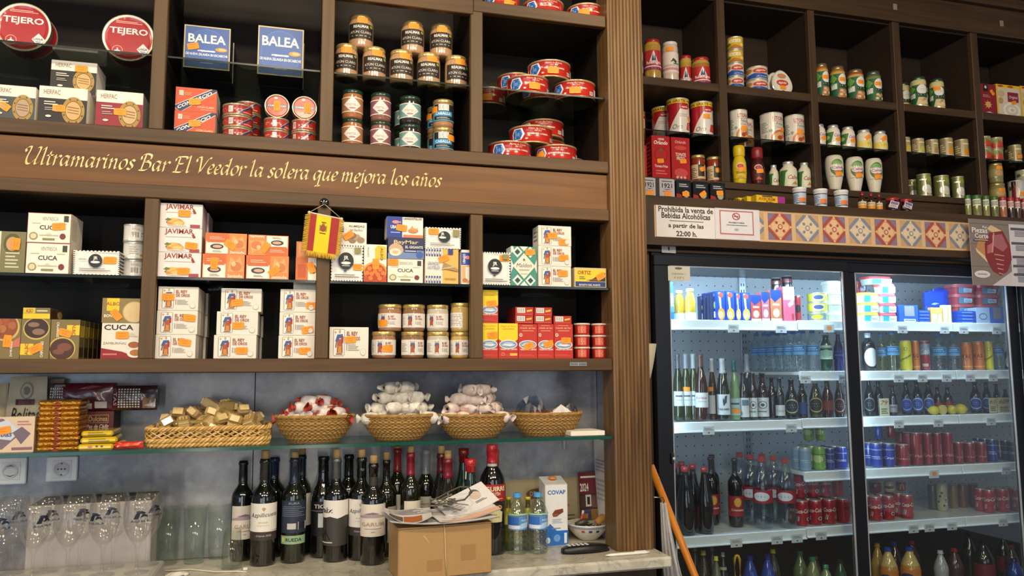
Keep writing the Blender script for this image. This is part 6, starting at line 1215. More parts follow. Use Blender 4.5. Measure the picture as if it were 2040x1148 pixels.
m = MB(); m.tube([(-.03, 0, 0), (0, 0, .012), (.03, 0, .004)], [.011, .013, .009], 12, '#a8783c'); tag(m.build('wine_stopper', 'matte', None, (bx_+.045, by_-.015, bz_+.012+H), .5), 'brown stopper at the rim of the bowl', 'stopper')
m = MB(); m.tube([(0, 0, 0), (.008, 0, .030)], .0045, 10, '#c9453c'); m.tube([(.008, 0, .030), (.011, 0, .042)], .004, 10, '#e2d8d2'); tag(m.build('lighter', 'plastic', None, (bx_-.022, by_+.01, bz_+.004+H)), 'red and white lighter sticking out of the bowl', 'lighter')
for i in range(7):
    m = MB(); a = i*.9; m.tube([(.03*math.cos(a)-.012, .025*math.sin(a), 0), (.03*math.cos(a), .025*math.sin(a), .008), (.03*math.cos(a)+.012, .025*math.sin(a)+.004, .002)], .004, 8, ('#6a6450', '#8a8468', '#b9b3a0', '#3c3a34')[i % 4]); tag(m.build('trinket', 'tin_metal', None, (bx_, by_, bz_+.002+H), i), 'small metal bit among the odds and ends in the bowl', 'trinket', 'odds and ends in the bowl')
Yh = depth_on(1170, 1105, ZCT); xh0, xh1 = PX(1125, 1095, Yh), PX(1220, 1095, Yh); w = xh1-xh0; m = MB()
hs = thing('cordless_phone', 'flat black handset lying in front of the bowl', 'phone', ((xh0+xh1)/2, Yh, ZCT+H+.0005), .03)
sec = []
for i in range(13):
    x = -w/2+w*i/12; k = min(1, math.sin(math.pi*(i+.35)/12.7)**.45); sec.append((x, .0225*k, .010+.013*k))
vs = []
for x, hw, ht in sec: vs += [(x, .026-hw, .002), (x, .026-hw*1.05, ht*.5), (x, .026-hw*.8, ht), (x, .026+hw*.8, ht+.001), (x, .026+hw, ht*.5), (x, .026+hw, .002)]
fs = [(i*6+k, (i+1)*6+k, (i+1)*6+(k+1) % 6, i*6+(k+1) % 6) for i in range(12) for k in range(6)]+[tuple(range(6))[::-1], tuple(range(72, 78))]
m.add(vs, fs, '#131315', 0, True); m.build('handset', 'plastic', hs); 
for i in range(5):
    for j in range(2): m = MB(); m.box(-.0045, .0045, -.004, .004, 0, .002, '#c9c9c6', 0, .0008); m.build('button', 'plastic', hs, (-w*.36+i*.014, .018+j*.013, .0232))
Yp = depth_on(1250, 1107, ZCT); xp0_, xp1_ = PX(1206, 1105, Yp), PX(1294, 1104, Yp); L = xp1_-xp0_; m = MB()
pn = thing('pen', 'white ballpoint pen lying at the foot of the pillar', 'pen', (xp0_, Yp, ZCT+H+.0045), .015); m.tube([(.0, 0, 0), (.006, 0, 0), (.016, 0, 0), (L*.7, 0, 0), (L-.012, 0, 0), (L, 0, 0)], [.001, .0022, .0042, .0042, .0038, .003], 12, '#e4e2dd'); m.build('barrel', 'plastic', pn); m = MB(); m.box(L*.66, L*.92, -.001, .001, .0042, .0062, '#d8d6d2', 0, .0005); m.build('clip', 'plastic', pn)
# ---- cardboard box with papers
Yq = 2.052; fa, fb = PX(792, 1100, Yq), PX(982, 1090, Yq); w = fb-fa; hq = PZ(890, 1049, Yq)-ZCT
cb = thing('cardboard_box', 'brown cardboard box tied with string, overhanging the counter edge', 'box', ((fa+fb)/2, Yq, ZCT+H+.0005), .075); m = MB()
m.box(-w/2, w/2, 0, .13, 0, hq, '#b08a58', 0, .003); m.decal(Splane(w, hq), [('r', .30, .14, .46, .36, '#a37c4b'), ('r', .66, .30, .82, .60, '#a37c4b'), ('p', [(.26, .84), (.32, .70), (.325, .70), (.27, .85)], '#cfb890')]); m.build('carton_body', 'printed_card', cb)
m = MB(); m.box(-w/2-.001, w/2+.001, -.002, .064, hq, hq+.003, '#b8925f', 0, .001); m.box(-w/2-.001, w/2+.001, .066, .132, hq, hq+.003, '#b8925f', 0, .001); m.build('lid_flaps', 'printed_card', cb)
m = MB(); sx_ = -.005; m.tube([(sx_+.006, -.0025, .002), (sx_+.003, -.0032, hq*.4), (sx_, -.0032, hq*.95), (sx_-.001, -.001, hq+.006), (sx_-.002, .06, hq+.006), (sx_-.002, .13, hq+.006), (sx_, .1335, hq*.9), (sx_, .1335, .004)], .0013, 6, '#d9c49a'); m.build('string', 'matte', cb)
bl = cb.location
def papersheet(lab, dx, dy, dz, sx, sy, rz, ops, col='#d9d6d6', curl=.01, seed=1, tilt=(0, 0), mat='printed_card', name='paper_sheet'):
    m = MB(); N = 10; rr = random.Random(seed); a_, b_ = rr.random()*3, rr.random()*3
    def S(s_, t_, l): return ((s_-.5)*sx, (t_-.5)*sy, l+curl*((2*s_-1)**2*.9*(1 if s_ < .5 else .5)+.35*math.sin(3*t_+a_)*math.sin(4*s_+b_)))
    vs = [S(i/N, j/N, 0) for j in range(N+1) for i in range(N+1)]; fs = [(j*(N+1)+i, j*(N+1)+i+1, (j+1)*(N+1)+i+1, (j+1)*(N+1)+i) for j in range(N) for i in range(N)]
    m.add(vs, fs, col, 0, True); m.add([(x, y, z-.0012) for x, y, z in vs], [f[::-1] for f in fs], '#c4c1c1', 0, True); m.decal(S, ops, 0, l0=.0012, curved=True)
    return tag(m.build(name, mat, None, (bl.x+dx, bl.y+dy, ZCT+hq+dz+H), rz, tilt[0], tilt[1]), lab, 'paper')
papersheet('white magazine page at the bottom of the papers on the cardboard box', -.01, .062, .012, .285, .16, .06, [('l', .3, .1, .7, .5, 5, '#9a989a')], curl=.012, seed=2)
papersheet('curled paper with a small orange picture on the cardboard box', -.095, .052, .022, .125, .13, -.12, [('r', .12, .06, .40, .36, '#6a5a50'), ('r', .42, .06, .80, .40, '#b0683c'), ('e', .6, .24, .12, .12, '#e0a880'), ('l', .1, .5, .85, .9, 6, '#aaa8aa')], curl=.022, seed=5)
papersheet('cream and pink paper on top of the box papers', .055, .06, .024, .18, .12, .22, [('p', [(0, .05), (.6, .3), (1, .2), (1, 0)], '#e0b49c'), ('l', .2, .45, .8, .8, 4, '#aaa8aa')], curl=.010, seed=8, tilt=(.12, -.12))
papersheet('white envelope with round picture standing tilted on the box papers', .075, .085, .045, .16, .085, .35, [('e', .72, .66, .10, .2, '#5a5a60'), ('e', .72, .60, .10, .16, '#c9b9a8'), ('l', .62, .28, .85, .38, 2, '#6a6a70'), ('l', .15, .3, .4, .7, 4, '#b3b1b3')], curl=.004, seed=3, tilt=(.55, -.30))
m = MB(); rnd.seed(5)
kx, ky, kz = bl.x+.0, bl.y+.045, ZCT+hq+.040
ky0 = thing('key_bunch', 'bunch of keys with a looped dark cord on the box papers', 'keys', (kx, ky, kz+H), .1)
for i in range(11):
    m = MB(); L = .038+.012*rnd.random(); m.lathe([(0, -.001), (.0085, -.001), (.0085, .001), (0, .001)], 14, '#8f8a78'); m.box(.006, L, -.0025, .0025, -.001, .001, '#9a9484', 0, .0003); m.box(L*.6, L*.7, -.005, -.0025, -.001, .001, '#9a9484', 0, .0002); m.box(L*.82, L*.92, -.0045, -.0025, -.001, .001, '#9a9484', 0, .0002)
    m.build('key', 'tin_metal', ky0, ((rnd.random()-.6)*.07, (rnd.random()-.5)*.03, .002+.0022*i), rnd.random()*6, (rnd.random()-.5)*.5, (rnd.random()-.5)*.5)
m = MB(); m.tube([(.013*math.cos(a), .013*math.sin(a), .016+.004*math.sin(2*a)) for a in (2*math.pi*i/24 for i in range(24))], .0012, 6, '#a8a498', closed=True); m.build('key_ring', 'tin_metal', ky0)
m = MB(); m.tube([(-.03, -.01, .012), (.01, -.022, .016), (.055, -.02, .022), (.082, .002, .036), (.078, .018, .048), (.055, .022, .050), (.02, .012, .040), (-.01, .006, .028), (-.035, .004, .020)], .0022, 8, '#4a463c'); m.build('cord', 'plastic', ky0)
# ---- cable and tissue at the counter front
yv = depth_on(420, 1142, ZCT); m = MB(); m.tube([(PX(u, v, depth_on(u, v, ZCT)), depth_on(u, v, ZCT), ZCT+.003+H) for u, v in ((330, 1140), (380, 1137), (430, 1142), (470, 1141), (491, 1142))], .0022, 6, '#d6cfb8'); m.box(PX(484, 1143, yv), PX(493, 1143, yv), yv-.004, yv+.006, ZCT+.001+H, ZCT+.008+H, '#e2ded4', 0, .001)
tag(m.build('cable', 'plastic'), 'thin white cable lying on the counter before the tumblers', 'cable')
crumple('tissue', 'white crumpled tissue on the counter before the tumblers', 'tissue', PX(352, 1145, yv), yv, ZCT+.001, .06, .03, .010, '#e2e0da', 'crinkle_paper', 21, N=6)
# ---- beside the pillar
m = MB(); ya = 2.42; P0, P1 = Vector((PX(1296, 928, ya), ya, PZ(1296, 928, ya)+H)), None
q = Vector((PX(1385, 1150, 2.36), 2.36, PZ(1385, 1150, 2.36)+H)); d = (q-P0); P1 = P0+d*((P0.z-.003)/-d.z); m.tube([tuple(P0), tuple(P1)], .0125, 16, '#c9842c')
tag(m.build('broom_handle', 'wood_stick'), 'orange wooden pole leaning beside the pillar in front of the fridge', 'pole')
bagp = thing('paper_bag', 'white paper bags hanging from a metal hook on the pillar side', 'bag', (XP1+.042, 2.215, PZ(1305, 990, 2.215)+H)); m = MB()
for k in range(4):
    N = 8; w0 = .012+.006*k
    vs = [(.002+.0045*k+(.010+.010*k)*(j/N)**.8+.05*(j/N)**1.6*(1 if k > 1 else .5)+.003*math.sin(i*1.7+k), -.012+.07*i/N*(.35+.65*j/N)+.004*k, -.02-.38*j/N) for j in range(N+1) for i in range(N+1)]
    m.add(vs, [(j*(N+1)+i, j*(N+1)+i+1, (j+1)*(N+1)+i+1, (j+1)*(N+1)+i) for j in range(N) for i in range(N)], ('#d8d4d0', '#c9c6c8', '#dcd9d6', '#cfccce')[k], 0, True)
m.build('bag_sheets', 'crinkle_paper', bagp); m = MB(); m.lathe([(0, 0), (.007, .001), (.0075, .005), (.004, .009), (0, .0095)], 14, '#b9bcc0'); m.v = [(z-.041, x, y) for x, y, z in m.v]; m.tube([(-.034, 0, 0), (.006, 0, -.004), (.010, 0, -.014), (.006, 0, -.022)], .002, 8, '#b9bcc0'); m.build('hook', 'chrome', bagp)
papersl = MB(); N = 8
vs = [(.001+.044*(i/N)*(.35+.65*(j/N)**.7), -.004+.022*(i/N)**1.6, .118*j/N) for j in range(N+1) for i in range(N+1)]; fs = [(j*(N+1)+i, j*(N+1)+i+1, (j+1)*(N+1)+i+1, (j+1)*(N+1)+i) for j in range(N) for i in range(N)]
papersl.add(vs, fs, '#cfc4a8', 0, True); papersl.add([(x+.001, y, z) for x, y, z in vs], [f[::-1] for f in fs], '#cfc4a8', 0, True)
tag(papersl.build('paper_slip', 'printed_card', None, (XP1+.001, 2.214, PZ(1290, 760, 2.214)+H)), 'cream paper slip taped to the pillar side, curling away', 'paper')
# ================================================================== goods in the dark unit
Z1, Z2, Z3, Z4 = 1.246, 1.0175, 0.806, 0.6875
YA = YR+.035
def luengo(): return [('r', 0, 0, 1, 1, '#b52a2a'), ('p', [(.34, .42), (.5, .98), (.66, .42)], '#e9e4e0'), ('p', [(.42, .45), (.48, .85), (.52, .45)], '#2a3560'), ('p', [(.50, .45), (.55, .8), (.60, .45)], '#3c4a80'), ('t', 'luengo', .22, .24, .80, .46, '#f2ece6', 'b'), ('r', 0, .14, 1, .20, '#e4d8d8'), ('r', 0, .0, 1, .14, '#8a2a58'), ('l', .3, .04, .7, .1, 1, '#d8b0c0')]
jar('bean_jar', 'tall jar with blue lid, mostly hidden behind the pillar', 'jar', 1246, 1281, 76, Z1, YA+.01, '#c9a870', '#3a6aa8', '#e0dcd4', [('r', 0, .3, 1, .6, '#3a7ab0')], .2, .7, None, lidmat='gloss_paint', sh=.90)
jar('bean_jar', 'tall chickpea jar with red lid and red label', 'jar', 1282.5, 1317, 75, Z1, YA, '#b8923f', '#a8242c', '#b52a2a', luengo(), .26, .72, None, lidmat='gloss_paint', sh=.90, rot=.15, band2='#c9a040')
jar('bean_jar', 'tall white bean jar with white lid and orange sticker', 'jar', 1318.5, 1352, 80, Z1, YA, '#d8c4b4', '#dedad6', '#e2d6cc', [('r', 0, 0, 1, 1, '#e2d6cc'), ('p', [(.50, .50), (.62, .72), (.80, .55), (.72, .46), (.62, .56)], '#2a4a2c'), ('r', .62, .4, .9, .48, '#4a7a3c'), ('r', 0, .12, 1, .24, '#c98a94'), ('l', .2, .28, .8, .4, 2, '#a89088')], .24, .72, None, [(.50, .80, 0)], lidmat='gloss_paint', sh=.90)
jar('bean_jar', 'short chickpea jar with red lid between the white jar and its twin', 'jar', 1353, 1380, 108, Z1, YA+.065, '#b8923f', '#a8242c', '#b52a2a', luengo(), .10, .66, 'short red chickpea jars', lidmat='gloss_paint', sh=.84, band2='#c2a24c')
jar('bean_jar', 'short chickpea jar with red lid nearest the divider', 'jar', 1378, 1415, 110.5, Z1, YA, '#a8742f', '#a8242c', '#b52a2a', luengo(), .10, .66, 'short red chickpea jars', lidmat='gloss_paint', sh=.84, rot=.2, band2='#b89a52')
yel = [('r', 0, 0, 1, 1, '#d8b02c'), ('r', .25, .55, .75, .85, '#efe6cc'), ('l', .36, .60, .64, .76, 1, '#5a4a2c'), ('p', [(.1, 0), (.5, .36), (.95, 0)], '#b8763a'), ('e', .25, .4, .1, .14, '#6a7a2c'), ('e', .8, .35, .1, .14, '#efd88a')]
api = [('r', 0, 0, 1, 1, '#d8ccb4'), ('r', 0, 0, 1, .28, '#2a56a8'), ('p', [(0, .2), (.4, .45), (1, .3), (1, .2)], '#2a56a8'), ('e', .60, .66, .25, .22, '#c9483c'), ('t', 'apis', .44, .56, .76, .76, '#f4e6da', 'bi'), ('t', 'AT\u00daN', .45, .08, .85, .20, '#c9d6ec', 'b'), ('e', .18, .7, .15, .2, '#b8843c')]
z = Z1
for k in range(4):
    z, o, r = tin('food_can', ('blue and cream can, bottom of the tall stack by the divider', 'blue and cream can, second of the tall stack', 'yellow can, third of the tall stack', 'yellow can on top of the tall stack')[k], 'can', 1448, 1482.5, 145, z, YA, ('#d8ccb4', '#d8ccb4', '#d8b02c', '#d8b02c')[k], (api, api, yel, yel)[k], 'stack of four cans', h=(PZ(1465, 70.5, YA)-Z1)/4, rim='#d6d2c4')
z = Z1; hh = (PZ(1508, 128, YA)-Z1)/2
for k in range(2): z, o, r = tin('food_can', 'blue and cream can, %s of the wider pair' % ('lower', 'upper')[k], 'can', 1485.5, 1530, 130, z, YA+.004, '#d8ccb4', api, 'wider blue cans', h=hh, rim='#d6d2c4', rot=.1)
copy_one(o, -.04, .11, .0, 'blue can behind the wider pair, only its top showing', True)
copy_one(o, -.04, .11, -hh, 'blue can at the bottom behind the wider pair', True)
# oval tins on edge
xo, yo = PX(1563, 160, YA), YA+.01; ho = PZ(1562, 137, yo)-Z1; wo = (PX(1583, 160, yo)-PX(1543, 160, yo))/2
def oval_tin(lab, x, y, ops, lean):
    m = MB(); n = 32; pts = []
    for k in range(n):
        a = 2*math.pi*k/n; yy = math.sin(a)*.5+.5; pts.append((wo*math.cos(a)*(1-.22*math.sin(a)), ho*yy))
    L = [(0, .94), (.003, 1), (.006, .96), (.024, .93), (.026, .88)]; vs = []
    for d, s_ in L: vs += [(px*s_, d, ho/2+(pz-ho/2)*s_) for px, pz in pts]
    fs = [(i*n+k, i*n+(k+1) % n, (i+1)*n+(k+1) % n, (i+1)*n+k) for i in range(4) for k in range(n)]+[tuple(range(n))[::-1], tuple(range(4*n, 5*n))]
    m.add(vs, fs, ['#c9c4b8']*(2*n)+['#3a3632']*(2*n)+['#d8d2c6', '#3a3632'], 0, False); m.decal(Splane(2*wo, ho, -wo, 0, 0), ops)
    o = tag(m.build('fish_tin', 'gloss_print', None, (x, y, Z1+H), 0, lean), lab, 'tin', 'oval tins on edge'); return o
o = oval_tin('oval white tin standing on edge with red oval emblem and sticker', xo, yo, [('e', .5, .5, .40, .45, '#e2dcd2'), ('e', .5, .47, .29, .13, '#c9483c'), ('t', 'apis', .30, .41, .70, .53, '#f4e6da', 'bi'), ('p', [(.25, .1), (.5, .18), (.75, .1), (.65, .05), (.35, .05)], '#2a56a8'), ('e', .5, .75, .22, .1, '#c98a5a')], -.12)
sticker(o, Splane(2*wo, ho, -wo), .5, .28, 0)
for k in range(4): c = o.copy(); COL.objects.link(c); c.location = (xo-.012*(k+1), yo+.030*(k+1), Z1+H); c['label'] = 'dark edged oval tin, %s behind the front oval one' % ('first', 'second', 'third', 'fourth')[k]
# green label vegetable jars
def veg(food, dark=False):
    o = [('r', 0, 0, 1, 1, '#24603a'), ('p', [(0, .75), (.25, 1), (.45, .8), (.3, .6)], '#6fa84a'), ('p', [(0, .45), (.2, .7), (.35, .55)], '#3f8a3c'), ('r', .16, .34, .44, .58, '#dfe2da'), ('e', .72, .76, .22, .24, '#e6e6e0'), ('l', .58, .70, .88, .82, 1, '#7a8a70'), ('r', .52, .42, .94, .54, '#16301e'), ('l', .55, .44, .9, .52, 1, '#b9c4a8'), ('p', [(.45, 0), (.55, .36), (.95, .32), (1, 0)], food)]
    return o+[('e', x, y, .07, .06, c) for x, y, c in ((.6, .1, '#d8c8a0'), (.72, .2, '#c9a878'), (.85, .1, '#e0d0b0'), (.8, .26, '#b98a5a'), (.62, .26, '#d8b888'))]
for i, (a, b, t, c, tc, lab) in enumerate(((1623, 1651, 124, '#c9a860', '#b8642c', 'green label jar of red topped beans, hard against the divider'), (1653, 1685, 129, '#c9a860', '#b8702c', 'green label jar with orange brown top, second from the divider'), (1687, 1722, 135, '#c9a860', '#b0582c', 'green label jar with rusty orange top, third from the divider'), (1724, 1757, 139, '#7a8a4a', '#5a6a4a', 'green label jar of green beans with grey green lid'))):
    jar('vegetable_jar', lab, 'jar', a, b, t, Z1, YA, c, '#8a7a5a' if i < 3 else '#5a6a60', '#24603a', veg('#b8704a' if i < 3 else '#4a6a30'), .10, .76, 'green label jars', [(.66+.02*i % .06, .60, 0)], rot=.1, sh=.88, neck=.86, band2=tc, lidh=.016)
for i, (a, b, t, lab, st) in enumerate(((1813, 1847, 150, 'asparagus jar with green label in the taller position by the divider', ()), (1851.5, 1882.5, 154, 'asparagus jar with green label and orange sticker', [(.62, .68, 0)]))):
    _, o, r = jar('vegetable_jar', lab, 'jar', a, b, t, Z1, YA, '#d8cc90', '#3a5a48', '#24603a', veg('#d8cc90'), .14, .74, 'asparagus jars', st, rot=-.2 if i == 0 else -.35, sh=.9, neck=.9, lidh=.016)
    copy_one(o, -.012, .085, -.0, 'pale jar behind the %s asparagus jar' % ('first', 'stickered')[i])
# soup boxes
_, o, w, h = carton('soup_box', 'maroon box with gold star picture beside the yellow soup box', 'box', 1953, 1985.5, 168, Z1, YA, .05, '#7a1f2a', [('r', 0, 0, 1, 1, '#8a1f2c'), ('r', .22, .76, .50, .98, '#1c1818'), ('e', .36, .90, .07, .05, '#d8d0c8')]+[('p', [(.45+.26*math.cos(a), .34+.15*math.sin(a)), (.45+.10*math.cos(a+.5), .34+.06*math.sin(a+.5)), (.45+.10*math.cos(a-.5), .34+.06*math.sin(a-.5))], '#d8a860') for a in (math.pi*k/4+.1 for k in range(8))]+[('e', .45, .34, .16, .09, '#d8a860'), ('l', .15, .56, .6, .66, 2, '#c98a80'), ('p', [(.05, .04), (.5, .12), (.95, .03), (.9, 0), (.1, 0)], '#d8b0a0')], None, [(.74, .74, -.9)])
soup = [('r', 0, 0, 1, 1, '#d8cbb4'), ('r', 0, .90, 1, 1, '#e6c22c'), ('r', 0, 0, .06, 1, '#e0bc3a'), ('r', .46, .48, .92, .78, '#8a2438'), ('t', 'Original', .52, .56, .88, .68, '#efe0dc', 'i'), ('e', .60, .22, .36, .24, '#efe8da'), ('e', .60, .23, .28, .17, '#d8cfba'), ('e', .60, .23, .16, .09, '#efe8da'), ('e', .62, .23, .08, .05, '#c9bfa8'), ('e', .2, .72, .14, .10, '#cbb48c'), ('e', .16, .5, .1, .1, '#b99a6a'), ('e', .60, .95, .12, .03, '#c93a2c'), ('e', .18, .95, .12, .03, '#c93a2c')]
_, o, w, h = carton('soup_box', 'cream and yellow soup box with a white bowl picture', 'box', 1986, 2033, 170, Z1, YA, .05, '#d8b83a', soup, 'yellow soup boxes', [(.70, .46, .3)])
carton('soup_box', 'cream and yellow soup box cut by the photo edge', 'box', 2034.5, 2080, 174, Z1, YA, .05, '#d8b83a', soup, 'yellow soup boxes')
# middle row on glass
YB_ = YR+.028
tom = [('r', 0, 0, 1, 1, '#a8202a'), ('r', 0, .88, 1, 1, '#e6c22c'), ('t', '+10% GRATIS +10%', .02, .90, .98, .98, '#3a3018', 'b'), ('p', [(.12, 0), (.52, .70), (1, .80), (1, 0)], '#dfd8d2'), ('e', .66, .76, .17, .075, '#b8303a'), ('t', 'apis', .56, .72, .76, .79, '#f2e6e0', 'bi'), ('p', [(.70, .08), (.74, .30), (.96, .34), (1, .05)], '#b8403a'), ('e', .84, .18, .12, .11, '#c9483f'), ('t', 'Oro', .30, .10, .58, .24, '#5a6a4a', 'i'), ('l', .50, .46, .80, .56, 2, '#c9a8a4'), ('r', 0, 0, 1, .03, '#dfd8d2')]
gg = 'large red and white tomato cans'
tin('tomato_can', 'red and white can mostly hidden behind the pillar', 'can', 1236, 1281, 192, Z2, YB_, '#dfd8d2', [('r', .7, .0, 1, 1, '#dfd8d2'), ('r', 0, .88, 1, 1, '#e6c22c')], gg, [(.94, .62, 0)], rim='#d6d2c4')
tin('tomato_can', 'red and white can with yellow rim band and sticker', 'can', 1327, 1374, 193, Z2, YB_, '#a8202a', tom, gg, [(.86, .42, .1)], rot=.15, rim='#d6d2c4')
_, o, r = tin('tomato_can', 'red and white can with yellow rim band next to the divider', 'can', 1375, 1421, 199.5, Z2, YB_, '#a8202a', tom, gg, [(.62, .56, 0)], rot=.1, rim='#d6d2c4')
copy_one(o, -.14, .105, 0, 'red can standing in the second row behind the stickered one', True, rz=-.4); copy_one(o, -.235, .19, 0, 'red can far back by the pillar', True, rz=-.5)
lit = [('r', 0, 0, 1, 1, '#dcd6cc'), ('t', 'LITORAL', .46, .74, .92, .88, '#b0342c', 'b'), ('r', .46, .70, .92, .715, '#b0342c'), ('t', 'Fabada', .56, .56, .88, .68, '#5a6a5a', 'i'), ('l', .54, .44, .86, .53, 2, '#c08a78'), ('e', .72, .08, .32, .32, '#c9713a'), ('e', .72, .06, .27, .26, '#d8a878'), ('e', .66, .1, .08, .08, '#a8482c'), ('e', .78, .16, .07, .07, '#b8603a'), ('c', .20, .06, .30, .26), ('l', .10, .3, .32, .7, 6, '#8a9a80'), ('e', .40, .36, .05, .05, '#9aa88a')]
gl_ = 'white ready meal cans'
for a, b, t, lab, rt_, st in ((1452.5, 1490, 216, 'white bean stew can alone next to the divider', .05, (.70, .34, 0)), (1513, 1561, 221.5, 'white bean stew can in the middle of the glass shelf', .25, (.80, .42, .2)), (1562, 1603.5, 226, 'white bean stew can at the far end of the glass shelf', .1, (.66, .38, 0))):
    _, o, r = tin('stew_can', lab, 'can', a, b, t, Z2, YB_, '#dcd6cc', lit, gl_, [st], rot=rt_, rim='#d6d2c4')
    if a > 1510 and b < 1562: copy_one(o, -.08, .11, 0, 'white bean stew can set back behind the middle one', True, rz=-.5)
mayo = [('r', 0, 0, .48, 1, '#3f7a34'), ('p', [(.40, 0), (.55, 1), (1, 1), (1, 0)], '#e4ded4'), ('t', 'Calv\u00e9', .55, .52, .92, .82, '#a85a94', 'bi'), ('r', .60, .18, .86, .3, '#c9a83a'), ('e', .22, .5, .12, .2, '#a8c890')]
gm = 'mayonnaise jars on the glass shelf'
for i, (a, b, t, lab) in enumerate(((1617, 1645, 245, 'mayonnaise jar with green label half behind the divider'), (1645.5, 1674, 246.5, 'mayonnaise jar with green label, second along'), (1675, 1703.5, 250, 'mayonnaise jar with green label, third along'), (1705, 1737, 255.5, 'plain mayonnaise jar with yellow band beside the green labels'), (1738.5, 1768.5, 258.5, 'plain mayonnaise jar with yellow band at the end of the row'))):
    jar('mayonnaise_jar', lab, 'jar', a, b, t, Z2, YB_, '#e6e0cc', '#b9bcb8', '#3f7a34' if i < 3 else '#e0cf7a', mayo if i < 3 else [('r', 0, .3, 1, .7, '#e6cf5a'), ('l', .55, .35, .95, .7, 2, '#5a4a3a')], .20 if i < 3 else .10, .66 if i < 3 else .44, gm, [(.80 if i < 3 else .70, .34 if i < 3 else .60, .2 if i < 3 else .6)], neck=.78, sh=.80, lidh=.013, s0=.02, s1=.98)
ol = lambda c: [('r', 0, 0, 1, 1, '#b0a06a'), ('r', 0, .0, .5, 1, '#8a7a52'), ('l', .52, .68, .92, .86, 1, '#f2ead2'), ('p', [(.5, .08), (.66, .5), (.96, .4), (1, .08)], c), ('l', .1, .2, .42, .7, 4, '#d8cda8'), ('r', 0, 0, 1, .06, '#d8cda8')]
for i, (a, b, t) in enumerate(((1785, 1814.5, 271.5), (1815, 1842, 274), (1842.5, 1870, 276), (1870.5, 1899.5, 273), (1900, 1930.5, 275.5))):
    tin('olive_can', 'gold olive can, %s from the divider on the glass shelf' % ('first, half hidden', 'second', 'third', 'fourth and slightly taller', 'fifth')[i], 'can', a, b, t, Z2, YB_, '#b0a06a', ol(('#d8b83a', '#c9c04a', '#a88a58', '#e0902c', '#d8902c')[i]), 'gold olive cans', rim='#cfc29a', rot=.15)
z = Z2
for k in range(2): z, o, r = tin('preserve_can', 'small gold and red can, %s of the pair by the end divider' % ('lower', 'upper')[k], 'can', 1969, 1999.5, 295, z, YB_, '#a89a6a', [('r', 0, 0, 1, .6, '#b03a2c'), ('p', [(.2, .5), (.6, .95), (.9, .5)], '#6a8a3a'), ('e', .7, .4, .16, .24, '#c9482c')], 'small preserve cans', h=(PZ(1983, 271.5, YB_)-Z2)/2, rim='#cfc29a')
copy_one(o, -.075, -.0, 0, 'small can beside the pair, hidden by the divider', True); copy_one(o, -.075, 0, -(z-Z2)/2, 'lower small can beside the pair, hidden by the divider', True)
tin('preserve_can', 'gold can with rounded square shape at the photo edge', 'can', 2007, 2036, 286.5, Z2, YB_, '#a8945a', ol('#8a7a4a'), None, [(.78, .3, .2)], rim='#cfc29a')
tin('preserve_can', 'small gold can behind the rounded one at the photo edge', 'can', 2001, 2022, 297, Z2, YB_+.09, '#8a7a4a', [], None, rim='#cfc29a')
# bottom row on the board
YD = YR+.03
brick = [('r', 0, 0, 1, 1, '#b81f24'), ('t', '100%', .36, .90, .70, .95, '#efe0dc', 'b'), ('t', 'Orlando', .12, .80, .88, .89, '#f4eae4', 'bi'), ('e', .5, .56, .36, .18, '#a01a1c'), ('e', .5, .57, .30, .14, '#b52a20'), ('p', [(.42, .66), (.5, .74), (.58, .66), (.5, .62)], '#4a6a2c'), ('t', 'Tomate Frito', .14, .27, .86, .33, '#f0e2da', 'b'), ('l', .2, .1, .8, .22, 2, '#d8706a')]
br2 = [('r', 0, 0, 1, 1, '#b02428'), ('t', 'Orlando', .2, .86, .8, .93, '#d8a8a0', 'bi'), ('e', .5, .76, .32, .05, '#c94a44'), ('t', 'TOMATE', .22, .56, .78, .64, '#f0d8d0', 'b'), ('t', 'FRITO', .28, .47, .72, .55, '#f0d8d0', 'b'), ('e', .5, .18, .36, .10, '#c9504a')]+[('e', x, .07, .07, .03, '#d8b0a8') for x in (.3, .5, .7)]
carton('tomato_brick', 'red tomato brick mostly hidden behind the pillar', 'carton', 1259, 1288.5, 289, Z3, YD, .07, '#b81f24', brick, 'red tomato bricks', mat='gloss_print')
carton('tomato_brick', 'red tomato brick with dark tomato picture and white lettering', 'carton', 1298.5, 1335, 271, Z3, YD, .07, '#b81f24', brick, 'red tomato bricks', [(.46, .42, .1)], mat='gloss_print', lf=[('l', .15, .1, .85, .9, 9, '#d8706a')])
carton('tomato_brick', 'red tomato brick with back print facing out', 'carton', 1337.5, 1374.5, 274.5, Z3, YD, .07, '#b02428', br2, 'red tomato bricks', [(.62, .45, .1)], mat='gloss_print')
for i, (a, b, t) in enumerate(((1376, 1405.5, 307), (1407, 1437, 310.5))):
    jar('sauce_jar', 'red sauce jar with cream label and gold lid, %s' % ('beside the tomato bricks', 'beside the divider')[i], 'jar', a, b, t, Z3, YD, '#8a3420', '#c9b070', '#c9b48c', [('r', .5, .2, .82, 1, '#2a2018'), ('e', .66, .7, .12, .2, '#5a6a3a'), ('l', .06, .1, .46, .8, 6, '#7a5a40'), ('r', 0, 0, 1, .05, '#7a3a24')], .10, .64, 'red sauce jars', [(.74, .48, .1 if i else .35)], neck=.95, sh=.86, lidh=.013)
SQ = [(0, .004), (.72, 0), (.80, .01), (.92, .14), (.98, .30), (1, .45), (.94, .58), (.78, .68), (.70, .715), (.70, .72), (.74, .73), (.78, .75), (.80, .9), (.76, .985), (.6, 1), (0, 1)]
